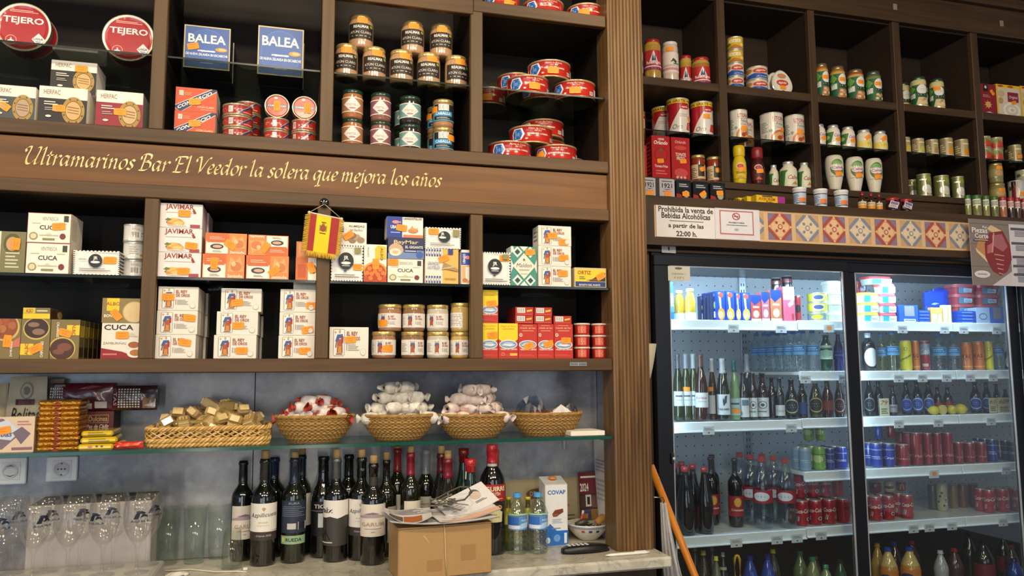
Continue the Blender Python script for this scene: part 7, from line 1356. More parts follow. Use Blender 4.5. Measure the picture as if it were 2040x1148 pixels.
for a, b, t, c, cp, lab, lc in ((1458, 1487.5, 287.5, '#d8bc22', '#d8b81c', 'yellow mustard squeeze bottle with yellow cap', '#c9483c'), (1494, 1523.5, 291.5, '#4a1416', '#8a1f2a', 'dark red ketchup squeeze bottle with red cap', '#a83a4a')):
    bottle('sauce_bottle', lab, 'bottle', a, b, t, Z3, YD, SQ, c, 'gloss_paint', cap=(cp, .725), capname='cap', capmat='plastic', lab=(.16, .56, .22, .86, c, [('e', .52, .78, .30, .18, '#e6dcd0'), ('e', .52, .78, .25, .14, lc), ('l', .2, .3, .9, .46, 2, '#3a3020'), ('p', [(.3, .02), (.5, .22), (.8, .02)], '#c9542c' if 'dark' in lab else '#b89a1c')]), grp='squeeze bottles', st=[(.62, .38, .1)])
    o = COL.objects[-1]
for a, b, t, lab in ((1531.5, 1552, 327, 'white mayonnaise jar set back behind the larger two'), (1552.5, 1588.5, 318.5, 'large white mayonnaise jar with green label, nearer the ketchup'), (1589, 1616, 321.5, 'large white mayonnaise jar with green label beside the divider')):
    jar('mayonnaise_jar', lab, 'jar', a, b, t, Z3, YD+(.07 if a < 1540 else 0), '#e2dcc8', '#c9ccc6', '#3f7a34', [('p', [(.34, 0), (.40, .8), (.5, 1), (1, 1), (1, 0)], '#d8dcc4'), ('t', 'Calv\u00e9', .48, .40, .94, .68, '#b0485a', 'bi'), ('p', [(.6, .05), (.75, .3), (.95, .1)], '#c98a4a')], .10, .66, 'large mayonnaise jars', neck=.62, sh=.74, lidh=.012, mat='glassy')
UP = [(0, .004), (.50, 0), (.54, .01), (.54, .06), (.60, .07), (.64, .14), (.80, .30), (.95, .50), (1, .68), (.99, .82), (.92, .93), (.78, .985), (.5, 1), (0, 1)]
for i, (a, b, t) in enumerate(((1643, 1681.5, 305.5), (1684, 1721.5, 309), (1723, 1759, 312))):
    _, o, r = bottle('mayonnaise_bottle', 'upside down mayonnaise squeeze bottle, %s from the divider' % ('first', 'second', 'third')[i], 'bottle', a, b, t, Z3, YD, UP, '#ddd8c2', 'gloss_paint', grp='upside down squeeze bottles', rfac=1.0, lab=(.42, .86, .34, .92, '#ddd8c2', [('e', .5, .5, .46, .50, '#4a7a3c'), ('e', .45, .72, .34, .2, '#7aa860'), ('e', .5, .48, .40, .18, '#e6e0e4'), ('t', 'Calv\u00e9', .14, .42, .86, .58, '#a83a6a', 'b'), ('e', .5, .22, .2, .12, '#c9743a')]), st=[(.66, .46, .2)])
    m = MB(); rr = r*.56; m.lathe([(0, 0), (rr*.98, 0), (rr, .002), (rr, .010), (rr*.97, .011)], 24, '#1f5a3c'); m.build('cap', 'plastic', o)
for i, (a, b, t) in enumerate(((1825, 1856, 344.5), (1859, 1892, 347.5), (1895, 1922, 350))):
    tin('mushroom_can', 'green and gold can with white mushroom picture, %s from the divider' % ('first', 'second', 'third')[i], 'can', a, b, t, Z3, YD, '#6f7448', [('r', 0, 0, 1, 1, '#7a8050'), ('r', 0, .0, .35, 1, '#5a6038'), ('e', .62, .36, .24, .18, '#dcd6cc'), ('e', .72, .24, .14, .12, '#cfc8bc'), ('r', .55, .16, .66, .34, '#e0dacf'), ('p', [(.4, .9), (.6, 1), (.95, .8), (.7, .66)], '#8a9a3a'), ('l', .3, .72, .6, .84, 1, '#efe8d0'), ('r', 0, .05, 1, .09, '#cfc9a8')], 'green mushroom cans', rim='#cfc29a', rot=.1)
copy_one(COL.objects[-1], -.17, .11, 0, 'green can set back behind the first mushroom can', True)
z = Z3
for k in range(2): z, o, r = jar('olive_jar', 'jar of green olives with gold lid, %s of the pair' % ('lower', 'upper')[k], 'jar', 1968.5+k*.5, 2004-k*4, 363, z, YD, '#8a8450', '#b9a468', '#b0a880' if k else '#a89a70', [('r', 0, 0, 1, 1, '#9a9058'), ('e', .68, .5, .2, .35, '#c9a070'), ('l', .5, .3, .85, .7, 2, '#a83a2c')], .30, .68, 'olive jars by the end divider', [(.70, .74 if k else .62, 0)], h=(PZ(1984, 323, YD)-Z3)/2, neck=.92, sh=.82, s0=.3, s1=.95)
zz_, o, _ = tin('preserve_can', 'white and black can with red berry picture at the photo edge', 'can', 2007, 2046, 357, Z3, YD, '#c9c8be', [('r', .3, 0, .55, 1, '#1c1a1a'), ('e', .45, .5, .14, .3, '#7a2a30'), ('e', .25, .7, .06, .1, '#4a5a3a')], None, [(.72, .4, 0)], rim='#cfccc0')
tin('preserve_can', 'small pale green can standing on the white and black one', 'can', 2021, 2056, 336, zz_, YD, '#a8ab8c', [('e', .3, .5, .1, .2, '#4a5a3a'), ('l', .45, .3, .8, .7, 2, '#6a6a50')], None, rim='#cfccc0')
# ledge above the sign
YH = YS+.012
sp1 = [('r', 0, 0, 1, 1, '#b9b6bc'), ('l', .15, .82, .85, .92, 1, '#4a4650'), ('t', '1921', .16, .50, .84, .76, '#3a2c34', 'b'), ('p', [(.2, .46), (.5, .38), (.84, .46), (.5, .43)], '#8a2a3a'), ('l', .2, .26, .8, .36, 1, '#7a7680')]
sp2 = [('r', 0, 0, 1, 1, '#1a1c20'), ('r', .12, .58, .88, .86, '#2c3238'), ('l', .2, .62, .8, .84, 2, '#b9bcb8'), ('p', [(0, 0), (0, .25), (.3, .2), (.4, 0)], '#a8302c'), ('e', .66, .24, .2, .2, '#b0a88a')]
for i, (a, b, t) in enumerate(((1281.5, 1306, 354.5), (1313.5, 1344, 357), (1347, 1377, 360), (1380.5, 1411.5, 362.5), (1415, 1445, 364.5))):
    _, o, w, h = carton('spice_tin', ('grey paprika tin next to the pillar', 'grey paprika tin, second from the pillar', 'black spice tin next to the grey ones', 'black spice tin between two black ones', 'black spice tin at the end of the five')[i], 'tin', a, b, t, Z4, YH, .045, '#a9a6ac' if i < 2 else '#17191c', sp1 if i < 2 else sp2, 'square spice tins', [((.55, .18, 0), (.55, .18, 0), (.62, .24, 0), (.62, .3, .6), (.62, .42, .1))[i]], mat='gloss_print')
    m = MB(); m.box(-w*.44, w*.44, .004, .041, h, h+.003, '#b9b8bc' if i < 2 else '#3a3c42', 0, .001); m.build('lid', 'tin_metal', o)
m = MB(); m.box(-.04, .04, 0, .05, 0, .0015, '#d8d6d4', 0, .0005); [m.tube([(-.032+.02*i, .012, .008), (-.022+.02*i, .03, .010)], .008, 8, '#c9c4c0') for i in range(4)]
tag(m.build('candy_tray', 'film_plastic', None, (PX(1472, 394, YH), YH+.005, Z4+H)), 'clear small wrapped packet lying between the spice tins and the yellow boxes', 'packet')
xa_, xb_ = PX(1510, 392, YH), PX(1567, 398, YH)
for k in range(3):
    m = MB(); w = xb_-xa_+.01; m.box(-w/2, w/2, 0, .030, 0, .033, '#c9a81c', 0, .001, ('#e6c21c', '#c9a81c', '#c9a81c', '#c9a81c', '#b0941c', '#d8b81c'))
    if k == 0: m.decal(Splane(w, .033), [('r', .74, 0, 1, 1, '#a8348a'), ('t', 'AVECREM', .06, .34, .66, .72, '#b8401c', 'bi'), ('t', 'Pollo', .34, .06, .56, .28, '#6a4a1c', 'b'), ('r', .2, .80, .56, .94, '#2c3a6a')])
    tag(m.build('stock_cube_box', 'printed_card', None, ((xa_+xb_)/2-.008-.022*k, YH+.034*k, Z4+H), .10), 'yellow box with magenta end on the ledge, %s' % ('front of three', 'middle of three', 'rear of three')[k], 'box', 'yellow boxes on the ledge')
for i, (a, b, t) in enumerate(((1578, 1607.5, 371.5), (1619.5, 1649.5, 374.5), (1660.5, 1691, 377))):
    xc, yc, r, md, hh = cyl_fit(a, b, t, Z4, YH); tb_ = thing('powder_tub', 'white tub with pale blue label, %s on the ledge' % ('first', 'second', 'third')[i], 'tub', (xc, yc, Z4+H), -md, 'white tubs on the ledge'); m = MB()
    m.lathe([(0, .001), (r*.82, 0), (r*.84, .003), (r*.95, hh-.012), (r*.95, hh-.012)], 28, '#dfe0e2'); m.decal(Scone(r*.845, r*.94, hh*.62, hh*.12), [('r', 0, 0, 1, 1, '#b9c6d6'), ('r', 0, .92, 1, 1, '#2c3a5a'), ('l', .1, .2, .5, .8, 6, '#5a7aa8'), ('r', .3, .05, .9, .12, '#2c3a5a')], 0, curved=True); m.build('tub_body', 'plastic', tb_)
    m = MB(); m.lathe([(r*.95, hh-.012), (r, hh-.011), (r, hh-.001), (r*.96, hh), (0, hh)], 28, '#e6e6e6'); m.build('lid', 'plastic', tb_); sticker(tb_, Scone(r*.845, r*.95, hh*.9, 0), .66, .36, 0, .9, '#ee7a24')
for i, (a, b, t) in enumerate(((1709, 1726, 382.5), (1727, 1743.5, 384), (1744.5, 1758, 386))):
    bottle('sauce_bottle', 'tiny dark sauce bottle with red cap and cream label, %s of three' % ('first', 'second', 'third')[i], 'bottle', a, b, t, Z4, YH, BEER, '#3a1a10', cap=('#8a2228', .84), capname='cap', lab=(.06, .46, 0, 1, '#e0d4b0', [('r', 0, 0, 1, .5, '#d8902c'), ('l', .2, .6, .8, .9, 2, '#6a4a2c')]), grp='tiny sauce bottles')
for i, (a, b, t) in enumerate(((1764, 1791, 392.5), (1793, 1817, 395))):
    _, o, r = jar('jam_jar', 'small dark jar with red lid and white hanging tag, %s' % ('nearer the tiny bottles', 'nearer the spice jars')[i], 'jar', a, b, t, Z4, YH, '#2a0e12', '#b0242c', '#3a1418', [('e', .5, .5, .2, .4, '#d8c8c0')], .2, .6, 'dark jars with tags', lidmat='gloss_paint', neck=.98, sh=.82, lidh=.012)
    m = MB(); m.box(-.018, .018, -.0006, .0006, -.030, 0, '#cfc9d6', 0, .0002); m.decal(Splane(.036, .03, -.018, -.03, -.0006), [('r', .08, .5, .92, .9, '#7a5a8a'), ('l', .1, .1, .9, .42, 2, '#4a4650')]); m.build('hang_tag', 'printed_card', o, (.012, -r-.004, .042), .5 if i else .1, -.2, .35)
for i in range(8):
    a = (1922, 1936, 1957, 1973, 1990, 2007, 2021, 2034)[i]; b = a+(13, 20, 15, 17, 16, 14, 13, 14)[i]; t = (388, 387.5, 389, 390, 391, 392.5, 393.5, 394.5)[i]; gc = i < 4
    _, o, r = jar('spice_jar', 'glass spice jar with %s lid, %s in line from the ham poster corner' % ('green' if gc else 'red', ('first', 'second', 'third', 'fourth', 'fifth', 'sixth', 'seventh', 'eighth')[i]), 'jar', a, b, t, Z4, YH, ('#8a8a4a', '#7a7a3c', '#8f8a50', '#6a7038', '#a86a4a', '#3a2a24', '#4a342c', '#5a3a30')[i], ('#3f6a2c' if gc else '#a82a2c'), '#d8d8c8' if gc else '#d8c4c4', [('l', .2, .2, .8, .8, 3, '#4a6a3a' if gc else '#a84a4a')], .50, .82, 'spice jars on the ledge', lidmat='plastic', neck=1.0, sh=.86, lidh=.02, s0=.2, s1=.8)
# ================================================================== the drinks fridge
YF, YI, YBW = 2.80, 2.93, 3.40
m_, nt_, b_ = _new('peg_panel')
tc_ = nt_.nodes.new('ShaderNodeTexCoord'); vs_ = nt_.nodes.new('ShaderNodeVectorMath'); vs_.operation = 'SCALE'; vs_.inputs['Scale'].default_value = 1/.046
fr_ = nt_.nodes.new('ShaderNodeVectorMath'); fr_.operation = 'FRACTION'; sp_ = nt_.nodes.new('ShaderNodeSeparateXYZ'); cb_ = nt_.nodes.new('ShaderNodeCombineXYZ'); ds_ = nt_.nodes.new('ShaderNodeVectorMath'); ds_.operation = 'DISTANCE'; ds_.inputs[1].default_value = (.5, 0, .5)
lt_ = nt_.nodes.new('ShaderNodeMath'); lt_.operation = 'LESS_THAN'; lt_.inputs[1].default_value = .075; mx_ = nt_.nodes.new('ShaderNodeMix'); mx_.data_type = 'RGBA'
nt_.links.new(tc_.outputs['Object'], vs_.inputs[0]); nt_.links.new(vs_.outputs[0], fr_.inputs[0]); nt_.links.new(fr_.outputs[0], sp_.inputs[0]); nt_.links.new(sp_.outputs[0], cb_.inputs[0]); nt_.links.new(sp_.outputs[2], cb_.inputs[2]); nt_.links.new(cb_.outputs[0], ds_.inputs[0]); nt_.links.new(ds_.outputs['Value'], lt_.inputs[0]); nt_.links.new(lt_.outputs[0], mx_.inputs['Factor'])
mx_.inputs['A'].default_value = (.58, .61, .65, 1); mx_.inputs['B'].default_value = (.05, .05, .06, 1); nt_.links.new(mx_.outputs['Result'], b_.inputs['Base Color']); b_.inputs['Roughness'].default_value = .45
fr = thing('display_fridge', 'tall black drinks fridge with sliding glass doors and lit white shelves', 'fridge', (0, YF, 0))
def fb(name, mat, x0, x1, y0, y1, z0, z1, par=None, b=.002):
    m = MB(); m.box(x0, x1, y0-YF, y1-YF, z0+H, z1+H, '#888', 0, b); return m.build(name, mat, par or fr)
gx = [PX(1328, 530, YF), PX(1673, 544, YF), PX(1703.6, 545, YF), PX(2006, 575, YF)]
xl, xr = PX(1297, 505, YF), gx[3]+.82; ztop = .455; zg = PZ(1328, 530, YF); zbt = -1.5+.02; zdk = -1.06
fb('side_panel', 'fridge_black', xl, xl+.02, YF, YBW+.05, zbt, ztop); fb('side_panel', 'fridge_black', xr-.02, xr, YF, YBW+.05, zbt, ztop)
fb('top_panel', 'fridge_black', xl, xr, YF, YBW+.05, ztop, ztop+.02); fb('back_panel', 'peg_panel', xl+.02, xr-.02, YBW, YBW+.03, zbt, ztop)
fb('inner_wall', 'fridge_white', xl+.02, xl+.03, YF+.05, YBW, zdk, ztop); fb('inner_wall', 'fridge_white', xr-.03, xr-.02, YF+.05, YBW, zdk, ztop)
fb('plinth', 'fridge_black', xl+.02, xr-.02, YF+.02, YBW, zbt, zdk-.02)
fb('shade_panel', 'fridge_black', xl+.03, xr-.03, YBW-.02, YBW-.002, zdk, -.72); fb('deck', 'fridge_black', xl+.03, xr-.03, YF+.06, YBW, zdk-.02, zdk)  # the lower back panel is added, its black standing in for shade
fb('post', 'wood_dark_post', 1.318, xl-.003, YF+.01, YF+.12, -H, .488)
for i, (a, b, e0, e1) in enumerate(((gx[0], gx[1], xl+.001, (gx[1]+gx[2])/2-.012), (gx[2], gx[3], (gx[1]+gx[2])/2-.011, gx[3]+.058), (gx[3]+.118, xr-.05, gx[3]+.059, xr-.001))):
    d = fb('door', 'fridge_black', e0, e1, YF-.02+.022*(i % 2), YF+.002+.022*(i % 2), zg, ztop); y0 = YF-.02+.022*(i % 2)
    m = MB(); k = [(e0, a, zdk-.08, zg), (b, e1, zdk-.08, zg), (a, b, zdk-.08, zdk-.02)]
    for q in k: m.box(q[0], q[1], y0-YF, y0-YF+.022, q[2]+H, q[3]+H, '#888', 0, .002)
    fb('stile_frame', 'fridge_black', a, b, y0-.001, y0+.001, zg, zg+.002, d); m.build('frame', 'fridge_black', d)
    m = MB(); m.box(a-.002, b+.002, y0-YF+.009, y0-YF+.012, zdk-.03+H, zg+.004+H, '#f2f6f6', 0, .0005); m.build('pane', 'pane_glass', d)
    m = MB()
    for x in (a+.002, b-.002): m.box(x-.0025, x+.0025, y0-YF+.0005, y0-YF+.008, zdk-.02+H, zg+H, '#c9ccd0', 0, .0005)
    m.box(a, b, y0-YF+.0005, y0-YF+.008, zg-.004+H, zg+H, '#c9ccd0', 0, .0005); m.build('gasket', 'tin_metal', d)
m = MB(); zk = PZ(1338, 912, YF)+H; m.box(gx[0]-.016, gx[0]-.004, -.034, -.02, zk-.02, zk+.02, '#2a2c30', 0, .003); m.lathe([(0, 0), (.006, 0), (.006, .003), (0, .003)], 14, '#d8d8d8'); m.v[-30:] = [(x+gx[0]-.008, -.034-z, y+zk) for x, y, z in m.v[-30:]]; m.build('door_lock', 'plastic', fr)
fb('top_rail', 'wood_dark_rail', xl-.035, xr, YF-.012, YF-.002, ztop+.012, .480)
sheet('notice', 'small white card numbered 1 taped under the sign board', 'notice', 1318, 1346, 488, 504, YF-.0135, '#c9c8cc', [('t', '1', .45, .3, .55, .75, '#3a3a3a', 'b')])
sheet('notice', 'cream handwritten card about cold room temperature on the door glass', 'notice', 1330.5, 1374.5, 531, 560, YF-.0225, '#d8d4c4', [('e', .48, .86, .17, .08, '#6a6a64'), ('t', 'C\u00c1MARA 1', .18, .42, .80, .58, '#7a7a76', 'i'), ('t', '4\u00ba A 8\u00ba C', .26, .14, .74, .30, '#7a7a76', 'i')])
xu = PX(1478, 620, YBW); m = MB(); m.box(xu-.018, xu+.018, -.014, 0, zdk+H, ztop+H, '#b9bfc6', 0, .001)
for k in range(46):
    for s_ in (-.007, .007): m.box(xu+s_-.0025, xu+s_+.0025, -.0146, -.0138, zdk+.03+.032*k+H, zdk+.044+.032*k+H, '#1c1e22', 0, .0002)
m.build('slotted_upright', 'tin_metal', fr, (0, YBW-YF, 0))
XJ = [xl+.032, PX(1589, 640, YI), PX(1899, 655, YI), xr-.032]
F1, F2, F3, F4, F5 = PZ(1640, 640.5, YI), PZ(1650, 741, YI), PZ(1500, 838, YI), PZ(1650, 940, YI), PZ(1500, 1061, YI)
tags = {F1: (1461, 1556, 1651, 1798, 1882, 1920, 1986), F2: (1600, 1676, 1785, 1832, 1880, 1927, 1972), F3: (1405, 1568, 1696, 1780, 1858, 1962), F4: (1843, 1985), F5: (1452, 1531, 1570, 1617, 1797, 1828, 1872, 1972, 2017)}
for fz_ in (F1, F2, F3, F4, F5):
    for s_ in range(3):
        if s_ == 0 and fz_ in (F2, F4): continue
        a, b = XJ[s_]+.002, XJ[s_+1]-.002; zz = fz_-(.004 if s_ == 0 else 0)
        o = fb('shelf', 'shelf_enamel', a, b, YI+.012, YBW-.015, zz-.014, zz, None, .001)
        m = MB(); m.box(a, b, YI-YF, YI-YF+.012, zz-.038+H, zz+.003+H, '#dfe8ec', 0, .002); m.box(a, b, YI-YF-.006, YI-YF, zz-.040+H, zz-.034+H, '#cfd8dc', 0, .001); o2 = m.build('price_strip', 'shelf_enamel', o)
        for u in tags[fz_]:
            x = PX(u, 700, YI)
            if a < x < b:
                m = MB(); m.box(x-.027, x+.027, YI-YF-.0085, YI-YF-.0065, zz-.050+H, zz-.014+H, '#cfd3d8', 0, .0005)
                m.decal(Splane(.054, .036, x-.027, zz-.050+H, YI-YF-.0085), [('l', .12, .5, .88, .8, 2, '#7a7e86'), ('r', .42, .16, .58, .3, '#55585e')] if u not in (1651, 1843) else [('r', .3, .3, .75, .8, '#f0953a')]); m.build('price_tag', 'printed_card', o)
ORD = ('first', 'second', 'third', 'fourth', 'fifth', 'sixth', 'seventh', 'eighth', 'ninth', 'tenth')
YG = YI+.03
def behind(o, n, dy, what, dx=0.0, lay=0):
    for k in range(n): copy_one(o, dx*(k+1), dy*(k+1), 0, what+', row %s' % ('two', 'three', 'four', 'five', 'six')[k])
# --- top shelf
def fbx(name, lab, cat, a, b, t, z, col, ops, dep=.05, Y=YG, mat='gloss_print', grp=None, st=(), h=None, rz=0.0): return carton(name, lab, cat, a, b, t, z, Y, dep, col, ops, grp, st, mat=mat, h=h, rz=rz)
fbx('juice_carton', 'tall pale blue carton at the door edge of the top fridge shelf', 'carton', 1326, 1342, 562, F1, '#4a86c8', [('r', 0, .35, 1, .7, '#a8d0e8'), ('r', 0, 0, 1, .2, '#2f66b8')])
JU = [(0, .01), (.85, 0), (1, .03), (1, .55), (.95, .66), (.78, .78), (.62, .86), (.58, .9), (.64, .905), (.64, 1), (0, 1)]
for i, (a, b, t) in enumerate(((1343, 1364, 579), (1364, 1386, 575))):
    bottle('juice_bottle', 'yellow juice bottle with white cap, %s from the tall blue carton' % ORD[i], 'bottle', a, b, t, F1, YG+(.03 if i == 0 else 0), JU, '#d0b038', 'glassy', cap=('#dcdccc', .905), capname='cap', grp='yellow juice bottles', st=[(.6, .4, 0)] if i == 0 else (), lab=(.02, .24, 0, 1, '#cfe0c8', []))
dk_ = [('r', 0, 0, 1, 1, '#1f2a5c'), ('e', .5, .55, .3, .13, '#8ab04a'), ('r', .2, .1, .8, .32, '#c9cfe0'), ('r', .1, .86, .9, .96, '#4a5aa0')]
for i, (a, b, t) in enumerate(((1396, 1405, 590), (1405, 1413, 587), (1413, 1420, 585), (1420, 1427.5, 583))):
    fbx('juice_carton', 'small dark blue carton in the receding row, %s from the yellow bottles' % ORD[i], 'carton', a, b, t, F1, '#1c2450', dk_, .03, YG+.10-.028*i, grp='small dark blue cartons')
jb = lambda f: [('r', 0, 0, 1, 1, '#2446b8'), ('p', [(.2, .95), (.45, .95), (.6, .1), (.45, .1)], '#dfe6f2'), ('e', .5, .86, .28, .09, '#c9483c'), ('e', .5, .22, .42, .2, f), ('e', .45, .2, .26, .12, '#f0d890')]
for i, (a, b, t, f) in enumerate(((1428, 1445, 580, '#e08a2c'), (1446, 1464, 580, '#e0a02c'), (1465.5, 1476.5, 583, '#d8b84a'), (1478, 1495, 583, '#d8c03a'))):
    _, o, w, h = fbx('juice_carton', 'bright blue juice carton with fruit picture and straw, %s along' % ORD[i], 'carton', a, b, t, F1, '#2040a8', jb(f), .04, grp='bright blue juice cartons'); behind(o, 2, .045, 'blue juice carton behind the %s bright blue one' % ORD[i])
for i, (a, b, t, c) in enumerate(((1496, 1516, 588, '#a8483c'), (1517, 1533, 582, '#a85a6a'), (1535, 1557, 578, '#b06a48'))):
    fbx('juice_carton', ('red and blue juice carton with straw after the bright blue ones', 'mauve and blue juice carton beside the chocolate milk', 'brown and white chocolate milk carton with dark blue top')[i], 'carton', a, b, t, F1, c, [('r', 0, 0, 1, 1, c), ('r', 0, .76, 1, 1, '#1f3a8c'), ('p', [(0, .76), (.4, .6), (1, .78)], '#1f3a8c'), ('e', .5, .26, .3, .14, '#e0c4a8'), ('r', .2, .5, .8, .56, '#efe0d0'), ('r', 0, 0, 1, .08, '#dfe0e6')], .045)
for i, (a, b, t) in enumerate(((1536, 1557, 553), (1557, 1579, 549))):
    z_ = F1+.085
    can('drink_can', 'black can standing high behind the chocolate milk, %s of two' % ORD[i], 'can', a, b, t, z_, YG+.10, '#241f24', [('e', .5, .5, .3, .16, '#8a3a34'), ('r', 0, .84, 1, 1, '#7a2a28'), ('l', .3, .4, .7, .6, 2, '#b9a8a0')], 'black cans up high')
    can('drink_can', 'can beneath the %s high black one' % ORD[i], 'can', a, b, 588, F1, YG+.10, '#241f24', [], 'cans under the black ones', h=.0845)
fbx('yogurt_carton', 'tall pink and pale blue drink carton on the top shelf', 'carton', 1560.5, 1583, 571.5, F1, '#c9607a', [('r', 0, 0, 1, 1, '#c25a74'), ('r', 0, .62, 1, 1, '#a8d0dc'), ('p', [(.4, .5), (.9, .66), (.9, .5), (.5, .40)], '#e6d8dc'), ('r', .7, .04, .9, .22, '#a83a48')], .05)
can('drink_can', 'small red can tucked beside the tall pink carton', 'can', 1584, 1596, 588, F1, YG+.03, '#a8303a', [('e', .5, .5, .3, .2, '#2a2a34')])
ytn = [('r', 0, 0, 1, 1, '#c9cc3a'), ('r', .35, .1, .75, .9, '#dfe2c0'), ('e', .55, .5, .16, .3, '#4a5a8a')]
z = F1
for k in range(3): z, o, r = tin('fish_tin', 'yellow tin on the top fridge shelf, %s of three' % ('bottom', 'middle', 'top')[k], 'tin', 1607, 1649, 600, z, YG, '#c9cc3a', ytn if k else [('r', .1, .1, .9, .9, '#7a8aa0'), ('e', .5, .5, .2, .3, '#c9cc3a')], 'stack of yellow tins', h=(PZ(1628, 582, YG)-F1)/3, rim='#c9ccc8')
def tub(lab, uL, uR, z, hh, Y, col, lid, ops, grp=None, lids=1.0):
    xc, w, _ = box_fit(uL, uR, 600, z, Y); m = MB(); d = w*.72
    def ring(s_, zz, n=24): return [(math.copysign(abs(math.cos(a))**.6, math.cos(a))*w/2*s_, d/2-math.copysign(abs(math.sin(a))**.6, math.sin(a))*d/2*s_, zz) for a in (2*math.pi*k/n for k in range(n))]
    def stk_(L, c):
        n = 24; vs = []; [vs.extend(ring(*q)) for q in L]
        m.add(vs, [(i*n+k, i*n+(k+1) % n, (i+1)*n+(k+1) % n, (i+1)*n+k) for i in range(len(L)-1) for k in range(n)]+[tuple(range(n))[::-1], tuple(range((len(L)-1)*n, len(L)*n))], c, 0, False)
    t = thing('food_tub', lab, 'tub', (xc, Y, z+H+.0004), 0, grp)
    stk_([(.84, 0), (.93, hh*.74)], col); S = _wh(lambda s_, t_, l: ((s_-.5)*w*.78, .0-l+d*.04*(1-t_)+.004, hh*.06+t_*hh*.62), w, hh); m.decal(S, ops, 0, l0=.003); m.build('tub_body', 'gloss_print', t); m = MB()
    stk_([(.94, hh*.70), (1, hh*.72), (1, hh*.80), (.96, hh*.84), (.96, hh*.985), (.90, hh)], lid); m.build('lid', 'plastic', t); return z+hh+.0003, t
z = F1; hh = (PZ(1655, 559, YG)-F1)/4
for k in range(4): z, o = tub('white tub on the top fridge shelf, %s of four' % ('bottom', 'second', 'third', 'top')[k], 1652, 1692, z, hh, YG+.02, '#d8dcd2', '#e6e8e0', [('l', .2, .2, .8, .8, 2, '#b9c4b0')] if k < 3 else [('e', .3, .5, .2, .3, '#9aa4b8')], 'stack of white tubs')
bl_ = [('r', 0, 0, .46, 1, '#3a9ad0'), ('r', .46, 0, 1, 1, '#d8dfe6'), ('l', .5, .25, .95, .65, 2, '#4a5a9a')]
z = F1; hh = (PZ(1735, 583, YG)-F1)/3
for k in range(3): z, o = tub('blue and white tub with yellow lid, %s of three' % ('bottom', 'middle', 'top')[k], 1718.5, 1755, z, hh, YG+.004*k, '#d8dfe6', '#d8d83a', bl_, 'tubs with yellow lids')
z = F1; hh = (PZ(1770, 566, YG)-F1)/4
for k in range(4): z, o = tub('blue and white tub with red lid, %s of four' % ('bottom', 'second', 'third', 'top')[k], 1756, 1790-k*.5, z, hh, YG, '#d8dfe6', '#d8505a', bl_, 'tubs with red lids')
tub('wide red lidded tub lying across the tub stacks', 1735, 1784, z, .038, YG+.03, '#a8b0b8', '#c9444a', bl_, None)
z = F1
for k in range(4): z, o = tub('red tub at the back by the mullion, %s of four' % ('bottom', 'second', 'third', 'top')[k], 1709, 1732, z, .052, YG+.16, '#a83a40', '#b8484c', [('r', .2, .2, .8, .8, '#8aa0b8')], 'red tubs at the back')
fbx('cheese_carton', 'open blue and white display carton with grey window on the top shelf', 'carton', 1793, 1829, 608, F1, '#2a56b0', [('r', 0, 0, 1, 1, '#2a56b0'), ('r', .25, .38, .8, .95, '#8a8a90'), ('r', .2, .08, .85, .22, '#c9d4ea'), ('l', .24, .1, .8, .2, 1, '#2a56b0')], .10)
z = F1
for k in range(4): z, o, w, h = fbx('sliced_cheese_pack', 'flat dark blue pack, %s of four' % ('bottom', 'second', 'third', 'top')[k], 'pack', 1830, 1853, 620, z, '#1f3f9c', [('r', .04, .1, .96, .9, '#2448a8'), ('r', .1, .35, .9, .65, '#5a7ac8')], .09, grp='flat dark blue packs', h=.0155)
for k in range(4): fbx('cheese_pack', 'large dark blue packet standing %s in the row on the top shelf' % ('in front', 'second', 'third', 'at the back')[k], 'pack', 1841+k*9, 1884+k*5, 583-k*3, F1, '#1c3aa0', [('r', 0, 0, 1, 1, '#1c3eb0'), ('e', .36, .30, .30, .11, '#c9d0dc'), ('e', .36, .30, .25, .08, '#b05a5a'), ('p', [(.3, .62), (.5, .68), (.75, .66), (.5, .6)], '#8aa0d8')], .012, YG+.05+.03*k, grp='large dark blue packets', rz=.12)
for i, (a, b, t, c) in enumerate(((1855, 1878, 613, '#d8a85a'), (1879, 1896, 608, '#c9bc98'))): fbx('cheese_wedge_pack', ('orange cream cheese packet in front of the dark blue packets', 'pale cheese packet in front of the dark blue packets')[i], 'pack', a, b, t, F1, c, [('r', .1, .1, .9, .6, '#e6d8a8'), ('p', [(.4, .1), (.6, .9), (.75, .9), (.55, .1)], '#b9a878')], .02, YG-.002)
for j, (a, b) in enumerate(((1906, 1952), (1953, 2001))):
    z = F1
    for k in range(4):
        z, o = tub('red and blue family tub, %s in the %s column under the poster' % (('bottom', 'second', 'third', 'top')[k], ('first', 'second')[j]), a, b, z, (PZ(1930, 566, YG+.05)-F1)/4, YG+.06, '#b0484e', '#c05a60', [('r', .02, 0, .5, 1, '#6a8aa8'), ('r', .3, .2, .75, .8, '#c9d4dc'), ('l', .34, .3, .72, .66, 2, '#3a6a9a')], 'red family tubs')
z = F1
for k in range(4): z, o, w, h = fbx('sliced_cheese_pack', 'flat blue pack before the red family tubs, %s of four' % ('bottom', 'second', 'third', 'top')[k], 'pack', 1909, 1944, 616, z, '#1f4aa8', [('r', .04, .1, .96, .9, '#2a56b8'), ('r', .2, .3, .8, .6, '#7a9ad8')], .055, YG-.002, grp='flat blue packs', h=.0155)
fbx('cheese_carton', 'pale blue carton with drawn emblem before the red family tubs', 'carton', 1945, 1972, 613, F1, '#9aaec8', [('r', 0, 0, 1, 1, '#a8bcd8'), ('e', .5, .45, .3, .2, '#4a5a7a'), ('e', .5, .45, .25, .15, '#a8bcd8')], .05, YG-.002)
